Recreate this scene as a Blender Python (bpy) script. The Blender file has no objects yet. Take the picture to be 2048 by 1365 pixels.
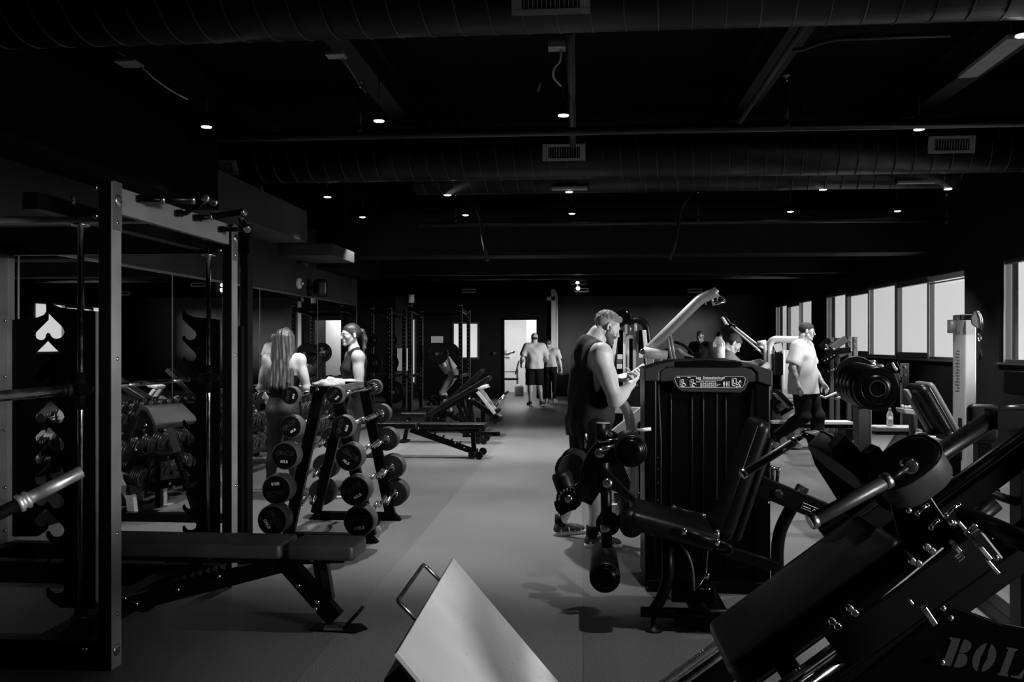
import bpy, math, random
import numpy as np
from mathutils import Vector, Matrix
V = Vector
R = math.radians
random.seed(7)
scene = bpy.context.scene
col = scene.collection
Z = V((0, 0, 1))

# ------------------------------------------------------------------ camera
FPX = 1750.0
YAW = math.atan(141 / FPX)
EYE = V((0, 0, 1.5))
HOR = 688.0
FWD = V((-math.sin(YAW), math.cos(YAW), 0))
RGT = V((math.cos(YAW), math.sin(YAW), 0))
cam_d = bpy.data.cameras.new('camera')
cam = bpy.data.objects.new('camera', cam_d)
col.objects.link(cam)
cam.location = EYE
cam.rotation_euler = (R(90), 0, YAW)
cam_d.sensor_width = 36
cam_d.lens = 36 * FPX / 2048
cam_d.shift_y = (HOR - 682.5) / 2048
cam_d.clip_start = 0.05
cam_d.clip_end = 200
scene.camera = cam


def ray(px, py):
    return FWD * FPX + RGT * (px - 1024) + Z * (HOR - py)


def PY(px, py, Y):
    d = ray(px, py)
    return EYE + d * (Y / d.y)


def PZ(px, py, z=0.0):
    d = ray(px, py)
    return EYE + d * ((z - EYE.z) / d.z)


def PX(px, py, x):
    d = ray(px, py)
    return EYE + d * (x / d.x)


def PP(px, py, p0, n):
    d = ray(px, py)
    n = V(n)
    return EYE + d * ((V(p0) - EYE).dot(n) / d.dot(n))


# ------------------------------------------------------------------ materials
MATS = {}


def mat(name, c=0.02, rough=0.5, metal=0.0, bump=0.0, bscale=200.0, var=0.0, vscale=4.0,
        emit=0.0, spec=0.5, alpha=None, coat=0.0, sub=0.0, rvar=0.0, sheen=0.0, trans=0.0):
    m = bpy.data.materials.new(name)
    m.use_nodes = True
    nt = m.node_tree
    N, L = nt.nodes, nt.links
    b = N['Principled BSDF']
    b.inputs['Base Color'].default_value = (c, c, c, 1)
    b.inputs['Roughness'].default_value = rough
    b.inputs['Metallic'].default_value = metal
    b.inputs['Specular IOR Level'].default_value = spec
    b.inputs['Coat Weight'].default_value = coat
    b.inputs['Transmission Weight'].default_value = trans
    b.inputs['Sheen Weight'].default_value = sheen
    if sub:
        b.inputs['Subsurface Weight'].default_value = sub
        b.inputs['Subsurface Radius'].default_value = (.01, .01, .01)
    if emit:
        b.inputs['Emission Color'].default_value = (1, 1, 1, 1)
        b.inputs['Emission Strength'].default_value = emit
    tc = N.new('ShaderNodeTexCoord')
    if var or rvar:
        n1 = N.new('ShaderNodeTexNoise')
        n1.inputs['Scale'].default_value = vscale
        n1.inputs['Detail'].default_value = 6
        L.new(tc.outputs['Object'], n1.inputs['Vector'])
        if var:
            mr = N.new('ShaderNodeMapRange')
            mr.inputs[1].default_value = 0.3
            mr.inputs[2].default_value = 0.7
            mr.inputs[3].default_value = c * (1 - var)
            mr.inputs[4].default_value = c * (1 + var)
            L.new(n1.outputs['Fac'], mr.inputs[0])
            L.new(mr.outputs[0], b.inputs['Base Color'])
        if rvar:
            mr = N.new('ShaderNodeMapRange')
            mr.inputs[1].default_value = 0.3
            mr.inputs[2].default_value = 0.7
            mr.inputs[3].default_value = max(0.02, rough - rvar)
            mr.inputs[4].default_value = min(1, rough + rvar)
            L.new(n1.outputs['Fac'], mr.inputs[0])
            L.new(mr.outputs[0], b.inputs['Roughness'])
    if bump:
        n2 = N.new('ShaderNodeTexNoise')
        n2.inputs['Scale'].default_value = bscale
        n2.inputs['Detail'].default_value = 3
        L.new(tc.outputs['Object'], n2.inputs['Vector'])
        bp = N.new('ShaderNodeBump')
        bp.inputs['Strength'].default_value = bump
        bp.inputs['Distance'].default_value = 0.002
        L.new(n2.outputs['Fac'], bp.inputs['Height'])
        L.new(bp.outputs[0], b.inputs['Normal'])
    MATS[name] = m
    return m


M = MATS
mat('frame_black', .0018, .36, spec=.16, bump=.05, bscale=600, var=.3)
mat('frame_dark', .005, .45, spec=.2, bump=.1, bscale=400, var=.3)
mat('gloss_black', .001, .25, spec=.10, rvar=.06)
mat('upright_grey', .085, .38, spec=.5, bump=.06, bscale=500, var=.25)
mat('rubber', .003, .55, spec=.12, bump=.15, bscale=300, var=.3)
mat('rubber_rim', .05, .6, spec=.35, bump=.1, bscale=300, var=.3)
mat('iron', .004, .42, spec=.2, bump=.2, bscale=150, var=.3)
mat('vinyl', .003, .36, spec=.22, bump=.18, bscale=260, var=.25, rvar=.05)
mat('vinyl_matte', .014, .55, spec=.3, bump=.15, bscale=300, var=.25)
mat('vinyl_light', .35, .45, spec=.4, bump=.1, bscale=200, var=.1)
mat('chrome', .75, .14, 1.0, rvar=.06, vscale=30)
mat('steel', .55, .28, 1.0, rvar=.1, vscale=20, bump=.04, bscale=80)
mat('worn_steel', .60, .42, .85, rvar=.12, vscale=12, bump=.1, bscale=60, var=.3)
mat('dark_steel', .30, .30, 1.0, rvar=.12, vscale=14)
mat('bolt', .6, .25, 1.0)
mat('silver_paint', .42, .38, .25, bump=.03, bscale=500, var=.08)
mat('white_paint', .36, .45, bump=.03, bscale=400, var=.05)
mat('grey_paint', .16, .42, spec=.5, bump=.05, bscale=400, var=.1)
mat('mid_paint', .05, .45, bump=.05, bscale=400, var=.12)
mat('shroud', .0015, .32, spec=.10, bump=.10, bscale=500, var=.15)
mat('shroud_cap', .013, .42, spec=.3, bump=.35, bscale=700, var=.15)
mat('black_plastic', .004, .4, spec=.3)
mat('print_white', .6, .5)
mat('print_grey', .12, .55)
mat('lit_grey', .17, .42, spec=.4, bump=.06, bscale=500, var=.25, vscale=3)  # frame black lightened to stand for window light falling on it
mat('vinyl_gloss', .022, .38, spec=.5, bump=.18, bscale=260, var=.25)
mat('vinyl_bench', .024, .45, spec=.35, bump=.15, bscale=260, var=.25)
mat('hair_fade', .30, .7, spec=.3, var=.25, vscale=90)
mat('stencil_grey', .015, .6, spec=.2)
mat('skin_shaded', .07, .5)  # skin darkened to hold the shade on the far figure
mat('dumbbell_rubber', .006, .38, spec=.45)
mat('logo_dark', .03, .4, spec=.5)
mat('skin', .42, .48, spec=.4, sub=.25, bump=.05, bscale=120, var=.08, vscale=12)
mat('skin_tan', .34, .5, spec=.4, sub=.2, bump=.05, bscale=120, var=.08, vscale=12)
mat('skin_tattoo', .30, .5, spec=.4, sub=.1, bump=.05, bscale=120, var=.45, vscale=28)
mat('hair_dark', .016, .7, spec=.3, var=.6, vscale=60, bump=.8, bscale=260)
mat('hair_brown', .045, .7, spec=.3, var=.6, vscale=60, bump=.8, bscale=260)
mat('hair_fair', .15, .7, spec=.3, var=.5, vscale=90, bump=.8, bscale=220)
mat('beard', .07, .6, spec=.4, var=.5, vscale=90, bump=.6, bscale=260)
mat('cloth_black', .0025, .85, spec=.2, bump=.3, bscale=500, sheen=.0)
mat('cloth_dark', .017, .85, spec=.2, bump=.3, bscale=500, var=.25, vscale=8, sheen=.0)
mat('cloth_grey', .20, .85, spec=.2, bump=.3, bscale=400, var=.1)
mat('cloth_light', .42, .85, spec=.2, bump=.3, bscale=400, var=.06)
mat('cloth_white', .38, .8, spec=.2, bump=.2, bscale=400, var=.03)
mat('legging', .022, .62, spec=.4, bump=.25, bscale=350, var=.3, vscale=60)
mat('shoe_white', .55, .6, bump=.2, bscale=200, var=.1)
mat('shoe_dark', .03, .6, bump=.3, bscale=200, var=.3)
mat('eye_dark', .01, .1)
mat('wall_dark', .004, .8, spec=.12, bump=.3, bscale=60, var=.25, vscale=2)
mat('wall_grey', .022, .8, spec=.12, bump=.3, bscale=60, var=.18, vscale=2)
mat('wall_mid', .036, .75, spec=.3, bump=.3, bscale=60, var=.15, vscale=2)
mat('wall_light', .6, .7, spec=.3, bump=.1, bscale=60, var=.03)
mat('ceiling_black', .002, .9, spec=.08, bump=.4, bscale=30, var=.3)
mat('beam_black', .007, .6, spec=.2, bump=.3, bscale=40, var=.3)
mat('duct_black', .0018, .42, spec=.2, var=.25, bump=.05, bscale=60, rvar=.06)
mat('duct_seam', .016, .4, spec=.5)
mat('vent_grey', .24, .5, spec=.4, bump=.05, bscale=300, var=.12)
mat('pipe_black', .009, .4, spec=.3)
mat('cable_white', .5, .5)
mat('window_frame', .03, .4, spec=.5)
mat('window_frame_light', .22, .4, spec=.5)
mat('mirror', .80, .015, 1.0)
mat('mirror_trim', .5, .3, 1.0)
mat('lamp_glow', .8, .5, emit=14)
mat('screen_glow', .4, .4, emit=.35)
mat('door_paint', .42, .6)
mat('clear_plastic', .75, .12, spec=.6)


def make_floor_mat():
    m = bpy.data.materials.new('rubber_floor')
    m.use_nodes = True
    N, L = m.node_tree.nodes, m.node_tree.links
    b = N['Principled BSDF']
    tc = N.new('ShaderNodeTexCoord')
    fine = N.new('ShaderNodeTexNoise'); fine.inputs['Scale'].default_value = 130; fine.inputs['Detail'].default_value = 2
    big = N.new('ShaderNodeTexNoise'); big.inputs['Scale'].default_value = 0.9; big.inputs['Detail'].default_value = 5
    L.new(tc.outputs['Object'], fine.inputs['Vector']); L.new(tc.outputs['Object'], big.inputs['Vector'])
    r1 = N.new('ShaderNodeMapRange'); r1.inputs[1].default_value = .35; r1.inputs[2].default_value = .68
    r1.inputs[3].default_value = .066; r1.inputs[4].default_value = .150
    L.new(fine.outputs['Fac'], r1.inputs[0])
    r2 = N.new('ShaderNodeMapRange'); r2.inputs[1].default_value = .3; r2.inputs[2].default_value = .7
    r2.inputs[3].default_value = .86; r2.inputs[4].default_value = 1.14
    L.new(big.outputs['Fac'], r2.inputs[0])
    mu = N.new('ShaderNodeMath'); mu.operation = 'MULTIPLY'
    L.new(r1.outputs[0], mu.inputs[0]); L.new(r2.outputs[0], mu.inputs[1])
    # roll seams every 1.25 m across the room
    sep = N.new('ShaderNodeSeparateXYZ'); L.new(tc.outputs['Object'], sep.inputs[0])
    dv = N.new('ShaderNodeMath'); dv.operation = 'DIVIDE'; dv.inputs[1].default_value = 1.27
    L.new(sep.outputs['X'], dv.inputs[0])
    fr = N.new('ShaderNodeMath'); fr.operation = 'FRACT'; L.new(dv.outputs[0], fr.inputs[0])
    lt = N.new('ShaderNodeMath'); lt.operation = 'LESS_THAN'; lt.inputs[1].default_value = .0045
    L.new(fr.outputs[0], lt.inputs[0])
    # alternate rolls run slightly lighter / darker (nap direction)
    d2 = N.new('ShaderNodeMath'); d2.operation = 'DIVIDE'; d2.inputs[1].default_value = 2.54
    L.new(sep.outputs['X'], d2.inputs[0])
    f2 = N.new('ShaderNodeMath'); f2.operation = 'FRACT'; L.new(d2.outputs[0], f2.inputs[0])
    g2 = N.new('ShaderNodeMath'); g2.operation = 'GREATER_THAN'; g2.inputs[1].default_value = .5
    L.new(f2.outputs[0], g2.inputs[0])
    r3 = N.new('ShaderNodeMapRange'); r3.inputs[3].default_value = .90; r3.inputs[4].default_value = 1.1
    L.new(g2.outputs[0], r3.inputs[0])
    m2 = N.new('ShaderNodeMath'); m2.operation = 'MULTIPLY'
    L.new(mu.outputs[0], m2.inputs[0]); L.new(r3.outputs[0], m2.inputs[1])
    sm = N.new('ShaderNodeMath'); sm.operation = 'MULTIPLY_ADD'; sm.inputs[1].default_value = -.35; sm.inputs[2].default_value = 1
    L.new(lt.outputs[0], sm.inputs[0])
    m3 = N.new('ShaderNodeMath'); m3.operation = 'MULTIPLY'
    L.new(m2.outputs[0], m3.inputs[0]); L.new(sm.outputs[0], m3.inputs[1])
    L.new(m3.outputs[0], b.inputs['Base Color'])
    b.inputs['Roughness'].default_value = .42
    b.inputs['Specular IOR Level'].default_value = .5
    bp = N.new('ShaderNodeBump'); bp.inputs['Strength'].default_value = .35; bp.inputs['Distance'].default_value = .002
    L.new(fine.outputs['Fac'], bp.inputs['Height']); L.new(bp.outputs[0], b.inputs['Normal'])
    MATS['rubber_floor'] = m


make_floor_mat()


def make_glass():
    m = bpy.data.materials.new('window_glass'); m.use_nodes = True
    N, L = m.node_tree.nodes, m.node_tree.links
    N.remove(N['Principled BSDF'])
    out = N['Material Output']
    t = N.new('ShaderNodeBsdfTransparent'); g = N.new('ShaderNodeBsdfGlossy'); g.inputs['Roughness'].default_value = .03
    fr = N.new('ShaderNodeLayerWeight'); pw = N.new('ShaderNodeMath'); pw.operation = 'POWER'; pw.inputs[1].default_value = 4
    sc = N.new('ShaderNodeMapRange'); sc.inputs[3].default_value = .03; sc.inputs[4].default_value = .8
    L.new(fr.outputs['Facing'], pw.inputs[0]); L.new(pw.outputs[0], sc.inputs[0])
    mx = N.new('ShaderNodeMixShader')
    L.new(sc.outputs[0], mx.inputs[0]); L.new(t.outputs[0], mx.inputs[1]); L.new(g.outputs[0], mx.inputs[2])
    L.new(mx.outputs[0], out.inputs[0])
    MATS['window_glass'] = m
    m = bpy.data.materials.new('bottle_plastic'); m.use_nodes = True
    N, L = m.node_tree.nodes, m.node_tree.links
    b = N['Principled BSDF']; out = N['Material Output']
    b.inputs['Base Color'].default_value = (.7, .7, .7, 1); b.inputs['Roughness'].default_value = .15
    t = N.new('ShaderNodeBsdfTransparent'); mx = N.new('ShaderNodeMixShader')
    lw = N.new('ShaderNodeLayerWeight'); lw.inputs[0].default_value = .45
    mr = N.new('ShaderNodeMapRange'); mr.inputs[3].default_value = .28; mr.inputs[4].default_value = .9
    L.new(lw.outputs['Facing'], mr.inputs[0])
    L.new(mr.outputs[0], mx.inputs[0]); L.new(t.outputs[0], mx.inputs[1]); L.new(b.outputs[0], mx.inputs[2])
    L.new(mx.outputs[0], out.inputs[0])
    MATS['bottle_plastic'] = m


make_glass()

# long hair strands: streaks along the object's vertical
def make_hair(name, lo, hi):
    m = bpy.data.materials.new(name); m.use_nodes = True
    N, L = m.node_tree.nodes, m.node_tree.links
    b = N['Principled BSDF']
    tc = N.new('ShaderNodeTexCoord'); mp = N.new('ShaderNodeMapping'); mp.inputs['Scale'].default_value = (150, 150, 5)
    n = N.new('ShaderNodeTexNoise'); n.inputs['Scale'].default_value = 1; n.inputs['Detail'].default_value = 5
    L.new(tc.outputs['Object'], mp.inputs[0]); L.new(mp.outputs[0], n.inputs['Vector'])
    mr = N.new('ShaderNodeMapRange'); mr.inputs[1].default_value = .35; mr.inputs[2].default_value = .65
    mr.inputs[3].default_value = lo; mr.inputs[4].default_value = hi
    L.new(n.outputs['Fac'], mr.inputs[0]); L.new(mr.outputs[0], b.inputs['Base Color'])
    bp = N.new('ShaderNodeBump'); bp.inputs['Strength'].default_value = .9; bp.inputs['Distance'].default_value = .004
    L.new(n.outputs['Fac'], bp.inputs['Height']); L.new(bp.outputs[0], b.inputs['Normal'])
    b.inputs['Roughness'].default_value = .38
    MATS[name] = m


make_hair('long_hair', .012, .085)
make_hair('pony_hair', .010, .05)


# ------------------------------------------------------------------ objects
def tag(o, label=None, cat=None, group=None, kind=None):
    if label: o['label'] = label
    if cat: o['category'] = cat
    if group: o['group'] = group
    if kind: o['kind'] = kind
    return o


def thing(name, label, cat, loc, group=None):
    o = bpy.data.objects.new(name, None)
    o.empty_display_size = .1
    col.objects.link(o)
    o.location = loc
    return tag(o, label, cat, group)


def root_of(o):
    while o.parent: o = o.parent
    return o


def frame_of(d, up=Z):
    d = V(d).normalized()
    up = V(up)
    if abs(d.dot(up.normalized())) > .98: up = V((0, 1, 0)) if abs(d.y) < .9 else V((1, 0, 0))
    s = d.cross(up).normalized()
    u = s.cross(d).normalized()
    return d, s, u


def fillet(pts, r, n=5):
    pts = [V(p) for p in pts]
    if r <= 0 or len(pts) < 3: return pts
    out = [pts[0]]
    for i in range(1, len(pts) - 1):
        a, b, c = pts[i - 1], pts[i], pts[i + 1]
        u, w = (a - b), (c - b)
        k = min(r, u.length * .48, w.length * .48)
        p, q = b + u.normalized() * k, b + w.normalized() * k
        for j in range(n + 1):
            t = j / n
            out.append(p * (1 - t) ** 2 + b * 2 * t * (1 - t) + q * t * t)
    out.append(pts[-1])
    return out


class MB:
    def __init__(self):
        self.v, self.f, self.s = [], [], []

    def add(self, vs, fs, smooth=False):
        o = len(self.v)
        self.v += [V(p) for p in vs]
        self.f += [tuple(i + o for i in f) for f in fs]
        self.s += [smooth] * len(fs)
        return self

    def frame_box(self, c, ax, ay, az, sx, sy, sz):
        c = V(c); vs = []
        for i in (-1, 1):
            for j in (-1, 1):
                for k in (-1, 1):
                    vs.append(c + ax * (i * sx / 2) + ay * (j * sy / 2) + az * (k * sz / 2))
        fs = [(0, 1, 3, 2), (4, 6, 7, 5), (0, 4, 5, 1), (2, 3, 7, 6), (0, 2, 6, 4), (1, 5, 7, 3)]
        return self.add(vs, fs)

    def box(self, c, size, rot=0.0, m=None):
        m3 = m if m is not None else Matrix.Rotation(rot, 3, 'Z')
        return self.frame_box(c, m3 @ V((1, 0, 0)), m3 @ V((0, 1, 0)), m3 @ V((0, 0, 1)), *size)

    def b2(self, lo, hi):
        lo, hi = V(lo), V(hi)
        return self.box((lo + hi) / 2, hi - lo)

    def bar(self, a, b, w, h, up=Z):
        a, b = V(a), V(b)
        d, s, u = frame_of(b - a, up)
        return self.frame_box((a + b) / 2, d, s, u, (b - a).length, w, h)

    def ring(self, c, s, u, r, n):
        return [V(c) + s * (r * math.cos(2 * math.pi * i / n)) + u * (r * math.sin(2 * math.pi * i / n)) for i in range(n)]

    def lathe(self, a, d, prof, n=24, up=Z, smooth=True):
        """prof: (radius, distance along d) pairs; sharp steps are repeated points"""
        d, s, u = frame_of(d, up)
        a = V(a); vs = []; rows = []
        for r, h in prof:
            rows.append(len(vs)); vs += self.ring(a + d * h, s, u, max(r, 1e-5), n)
        base = len(self.v)
        self.v += vs
        for k in range(len(prof) - 1):
            steep = smooth and not (abs(prof[k + 1][1] - prof[k][1]) < 1e-6)
            for i in range(n):
                j = (i + 1) % n
                self.f.append((base + rows[k] + i, base + rows[k] + j, base + rows[k + 1] + j, base + rows[k + 1] + i))
                self.s.append(steep)
        self.f.append(tuple(base + rows[0] + i for i in reversed(range(n)))); self.s.append(False)
        self.f.append(tuple(base + rows[-1] + i for i in range(n))); self.s.append(False)
        return self

    def cyl(self, a, b, r, r2=None, n=20, bev=0.0):
        a, b = V(a), V(b); L = (b - a).length
        r2 = r if r2 is None else r2
        if bev:
            k = bev
            return self.lathe(a, b - a, [(r - k, 0), (r - .3 * k, .3 * k), (r, k), (r2, L - k), (r2 - .3 * k, L - .3 * k), (r2 - k, L)], n)
        return self.lathe(a, b - a, [(r, 0), (r2, L)], n)

    def tube(self, pts, r, n=10, fil=0.0, closed=False, fn=5):
        pts = fillet(pts, fil, fn) if fil else [V(p) for p in pts]
        m = len(pts); rings = []; prev = None
        rr = r if hasattr(r, '__len__') else [r] * m
        for i in range(m):
            if closed: t = pts[(i + 1) % m] - pts[i - 1]
            elif i == 0: t = pts[1] - pts[0]
            elif i == m - 1: t = pts[-1] - pts[-2]
            else: t = (pts[i + 1] - pts[i]).normalized() + (pts[i] - pts[i - 1]).normalized()
            t.normalize()
            if prev is None: _, s, _u = frame_of(t)
            else:
                s = prev - t * prev.dot(t)
                s = s.normalized() if s.length > 1e-6 else frame_of(t)[1]
            prev = s; u = t.cross(s)
            rings.append(self.ring(pts[i], s, u, rr[min(i, len(rr) - 1)], n))
        base = len(self.v)
        for g in rings: self.v += g
        for k in range(m if closed else m - 1):
            k2 = (k + 1) % m
            for i in range(n):
                j = (i + 1) % n
                self.f.append((base + k * n + i, base + k * n + j, base + k2 * n + j, base + k2 * n + i)); self.s.append(True)
        if not closed:
            self.f.append(tuple(base + i for i in reversed(range(n)))); self.s.append(False)
            self.f.append(tuple(base + (m - 1) * n + i for i in range(n))); self.s.append(False)
        return self

    def sweep_rect(self, pts, w, h, up, fil=0.0, fn=5):
        """rectangular tube along a path; w across (path x up), h along up"""
        pts = fillet(pts, fil, fn) if fil else [V(p) for p in pts]
        up = V(up).normalized(); m = len(pts); base = len(self.v)
        for i in range(m):
            if i == 0: t = pts[1] - pts[0]
            elif i == m - 1: t = pts[-1] - pts[-2]
            else: t = (pts[i + 1] - pts[i]).normalized() + (pts[i] - pts[i - 1]).normalized()
            t.normalize(); s = t.cross(up).normalized(); u = s.cross(t)
            for (p, q) in ((-1, -1), (1, -1), (1, 1), (-1, 1)):
                self.v.append(pts[i] + s * (p * w / 2) + u * (q * h / 2))
        for k in range(m - 1):
            for i in range(4):
                j = (i + 1) % 4
                self.f.append((base + k * 4 + i, base + k * 4 + j, base + k * 4 + 4 + j, base + k * 4 + 4 + i)); self.s.append(False)
        self.f.append((base + 3, base + 2, base + 1, base)); self.s.append(False)
        e = base + (m - 1) * 4
        self.f.append((e, e + 1, e + 2, e + 3)); self.s.append(False)
        return self

    def sphere(self, c, r, n=16, m3=None):
        r = V(r) if hasattr(r, '__len__') else V((r, r, r))
        c = V(c); m3 = m3 or Matrix.Identity(3)
        h = n // 2; base = len(self.v)
        for i in range(1, h):
            a = math.pi * i / h
            for j in range(n):
                b = 2 * math.pi * j / n
                self.v.append(c + m3 @ V((r.x * math.sin(a) * math.cos(b), r.y * math.sin(a) * math.sin(b), r.z * math.cos(a))))
        t = len(self.v); self.v += [c + m3 @ V((0, 0, r.z)), c - m3 @ V((0, 0, r.z))]
        for i in range(h - 2):
            for j in range(n):
                k = (j + 1) % n
                self.f.append((base + i * n + j, base + (i + 1) * n + j, base + (i + 1) * n + k, base + i * n + k)); self.s.append(True)
        for j in range(n):
            k = (j + 1) % n
            self.f.append((t, base + j, base + k)); self.s.append(True)
            self.f.append((t + 1, base + (h - 2) * n + k, base + (h - 2) * n + j)); self.s.append(True)
        return self

    def prism(self, pts, th, o, ux, uy, smooth=False):
        o, ux, uy = V(o), V(ux), V(uy)
        uz = ux.cross(uy).normalized(); n = len(pts)
        a = [o + ux * p[0] + uy * p[1] - uz * th / 2 for p in pts]
        b = [p + uz * th for p in a]
        base = len(self.v); self.v += a + b
        self.f.append(tuple(base + i for i in reversed(range(n)))); self.s.append(False)
        self.f.append(tuple(base + n + i for i in range(n))); self.s.append(False)
        for i in range(n):
            j = (i + 1) % n
            self.f.append((base + i, base + j, base + n + j, base + n + i)); self.s.append(smooth)
        return self

    def hexa(self, p8):
        """8 corner points: bottom quad then top quad"""
        return self.add(p8, [(3, 2, 1, 0), (4, 5, 6, 7), (0, 1, 5, 4), (1, 2, 6, 5), (2, 3, 7, 6), (3, 0, 4, 7)])

    def pad(self, c, ax, ay, az, sx, sy, sz, r=.02, seg=4, crown=0.0):
        """upholstered pad: rounded box with rounded corners in plan, thickness along az"""
        c = V(c); rc = min(r * 1.6, sx * .48, sy * .48); rz = min(r, sz * .5)
        def plan(hx, hy, rad):
            out = []
            for (qx, qy, a0) in ((1, 1, 0), (-1, 1, 90), (-1, -1, 180), (1, -1, 270)):
                for k in range(seg + 1):
                    a = R(a0 + 90 * k / seg)
                    out.append((qx * (hx - rad) + rad * math.cos(a), qy * (hy - rad) + rad * math.sin(a)))
            return out
        rows = []
        for k in range(seg + 1):
            a = R(90 * k / seg)
            ins = rz * (1 - math.sin(a)); h = -sz / 2 + rz * (1 - math.cos(a))
            rows.append((ins, h))
        rows += [(i, -h) for i, h in reversed(rows)]
        base = len(self.v); n = 4 * (seg + 1)
        for ins, h in rows:
            for (x, y) in plan(sx / 2 - ins, sy / 2 - ins, max(rc - ins, .001)):
                self.v.append(c + ax * x + ay * y + az * h)
        for k in range(len(rows) - 1):
            for i in range(n):
                j = (i + 1) % n
                self.f.append((base + k * n + i, base + k * n + j, base + (k + 1) * n + j, base + (k + 1) * n + i)); self.s.append(True)
        # caps with a ring so crown can rise
        for (row, sgn) in ((0, -1), (len(rows) - 1, 1)):
            b2 = len(self.v)
            for i in range(n):
                p = self.v[base + row * n + i]
                q = (p - c); h = q.dot(az)
                self.v.append(c + (q - az * h) * .6 + az * (h + sgn * crown))
            for i in range(n):
                j = (i + 1) % n
                f = (base + row * n + i, base + row * n + j, b2 + j, b2 + i)
                self.f.append(f if sgn > 0 else f[::-1]); self.s.append(True)
            f = tuple(b2 + i for i in range(n))
            self.f.append(f if sgn > 0 else f[::-1]); self.s.append(True)
        return self

    def build(self, name, material, parent=None, bevel=0.0, seg=2, loc=None, label=None, local=False):
        o0 = V((0, 0, 0)) if local else root_of(parent).location if parent else V(loc or (0, 0, 0))
        me = bpy.data.meshes.new(name)
        me.from_pydata([p - o0 for p in self.v], [], self.f)
        me.polygons.foreach_set('use_smooth', self.s)
        me.materials.append(M[material] if isinstance(material, str) else material)
        me.update()
        o = bpy.data.objects.new(name, me)
        col.objects.link(o)
        if parent: o.parent = parent
        else: o.location = o0
        if bevel:
            bv = o.modifiers.new('bevel', 'BEVEL'); bv.width = bevel; bv.segments = seg
            bv.limit_method = 'ANGLE'; bv.angle_limit = R(50); bv.harden_normals = False
        if label: o['label'] = label
        return o

    def base(self):
        xs = [p.x for p in self.v]; ys = [p.y for p in self.v]; zs = [p.z for p in self.v]
        return V(((min(xs) + max(xs)) / 2, (min(ys) + max(ys)) / 2, min(zs)))

    def solo(self, name, label, cat, material, group=None, bevel=0.0, seg=2):
        o = self.build(name, material, None, bevel, seg, loc=self.base())
        return tag(o, label, cat, group)

    def struct(self, name, material, bevel=0.0):
        o = self.build(name, material, None, bevel)
        o['kind'] = 'structure'
        return o


def copy_tree(o, parent=None):
    c = o.copy(); col.objects.link(c); c.parent = parent
    for ch in list(o.children): copy_tree(ch, c)
    return c


def place(o, loc, rz=0.0, label=None, group=None):
    o.location = loc; o.rotation_euler = (0, 0, rz)
    if label: o['label'] = label
    if group: o['group'] = group
    return o


def text_part(txt, size, o, ux, uy, name, material, parent, depth=.001, align='CENTER', bold=0.0, xs=1.0, wire=False):
    """raised lettering lying on the plane o + ux,uy"""
    cu = bpy.data.curves.new('t', 'FONT')
    cu.body = txt; cu.size = size; cu.extrude = depth; cu.align_x = align; cu.align_y = 'CENTER'; cu.offset = bold
    cu.resolution_u = 3
    if wire: cu.fill_mode = 'NONE'; cu.bevel_depth = .0009; cu.extrude = 0
    t = bpy.data.objects.new('t', cu); col.objects.link(t)
    dg = bpy.context.evaluated_depsgraph_get(); dg.update()
    me = bpy.data.meshes.new_from_object(t.evaluated_get(dg))
    bpy.data.objects.remove(t); bpy.data.curves.remove(cu)
    o, ux, uy = V(o), V(ux).normalized(), V(uy).normalized(); uz = ux.cross(uy)
    o0 = root_of(parent).location
    for vx in me.vertices:
        p = vx.co
        vx.co = o + ux * (p.x * xs) + uy * p.y + uz * p.z - o0
    me.materials.clear(); me.materials.append(M[material])
    ob = bpy.data.objects.new(name, me); col.objects.link(ob); ob.parent = parent
    return ob
LAMP_W = 350.0
SKY = .78
SUN_W = 6.6
# ------------------------------------------------------------------ room shell
XR, XL = 5.6, -4.4          # window wall, mirror wall
YB, YB2 = 24.0, 27.2        # black wall with the doorway, far right wall
CZ = 4.5
YF = -3.5
MB().b2((-6.95, YF, -.1), (XR + .3, YB2 + .3, 0)).struct('floor', 'rubber_floor')
MB().b2((-6.95, YF, CZ), (XR + .3, YB2 + .3, CZ + .1)).struct('ceiling', 'ceiling_black')
w = MB(); w.b2((XL - .25, YF, 0), (XL, 16.85, CZ)); w.b2((-6.9, 16.6, 0), (XL - .25, 16.85, CZ)); w.b2((-6.9, 16.85, 0), (-6.7, YB, CZ)); w.struct('wall_left', 'wall_grey')
MB().b2((XL - .25, YF - .2, 0), (XR + .25, YF, CZ)).struct('wall_front', 'wall_dark')
# black wall around the doorway
dx0, dx1 = PY(1008, 700, YB).x, PY(1073, 700, YB).x
xe = PY(1093, 700, YB).x
w = MB()
w.b2((-6.9, YB, 0), (dx0, YB + .15, CZ)); w.b2((dx0, YB, 2.16), (dx1, YB + .15, CZ)); w.b2((dx1, YB, 0), (xe, YB + .15, CZ))
w.b2((xe - .15, YB + .15, 0), (xe, YB2, CZ))
w.struct('wall_back', 'wall_dark')
MB().b2((xe, YB2, 0), (XR, YB2 + .15, 2.98)).struct('wall_far', 'wall_mid')
MB().b2((xe, YB2, 2.98), (XR, YB2 + .15, CZ)).struct('wall_upper', 'ceiling_black')
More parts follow.
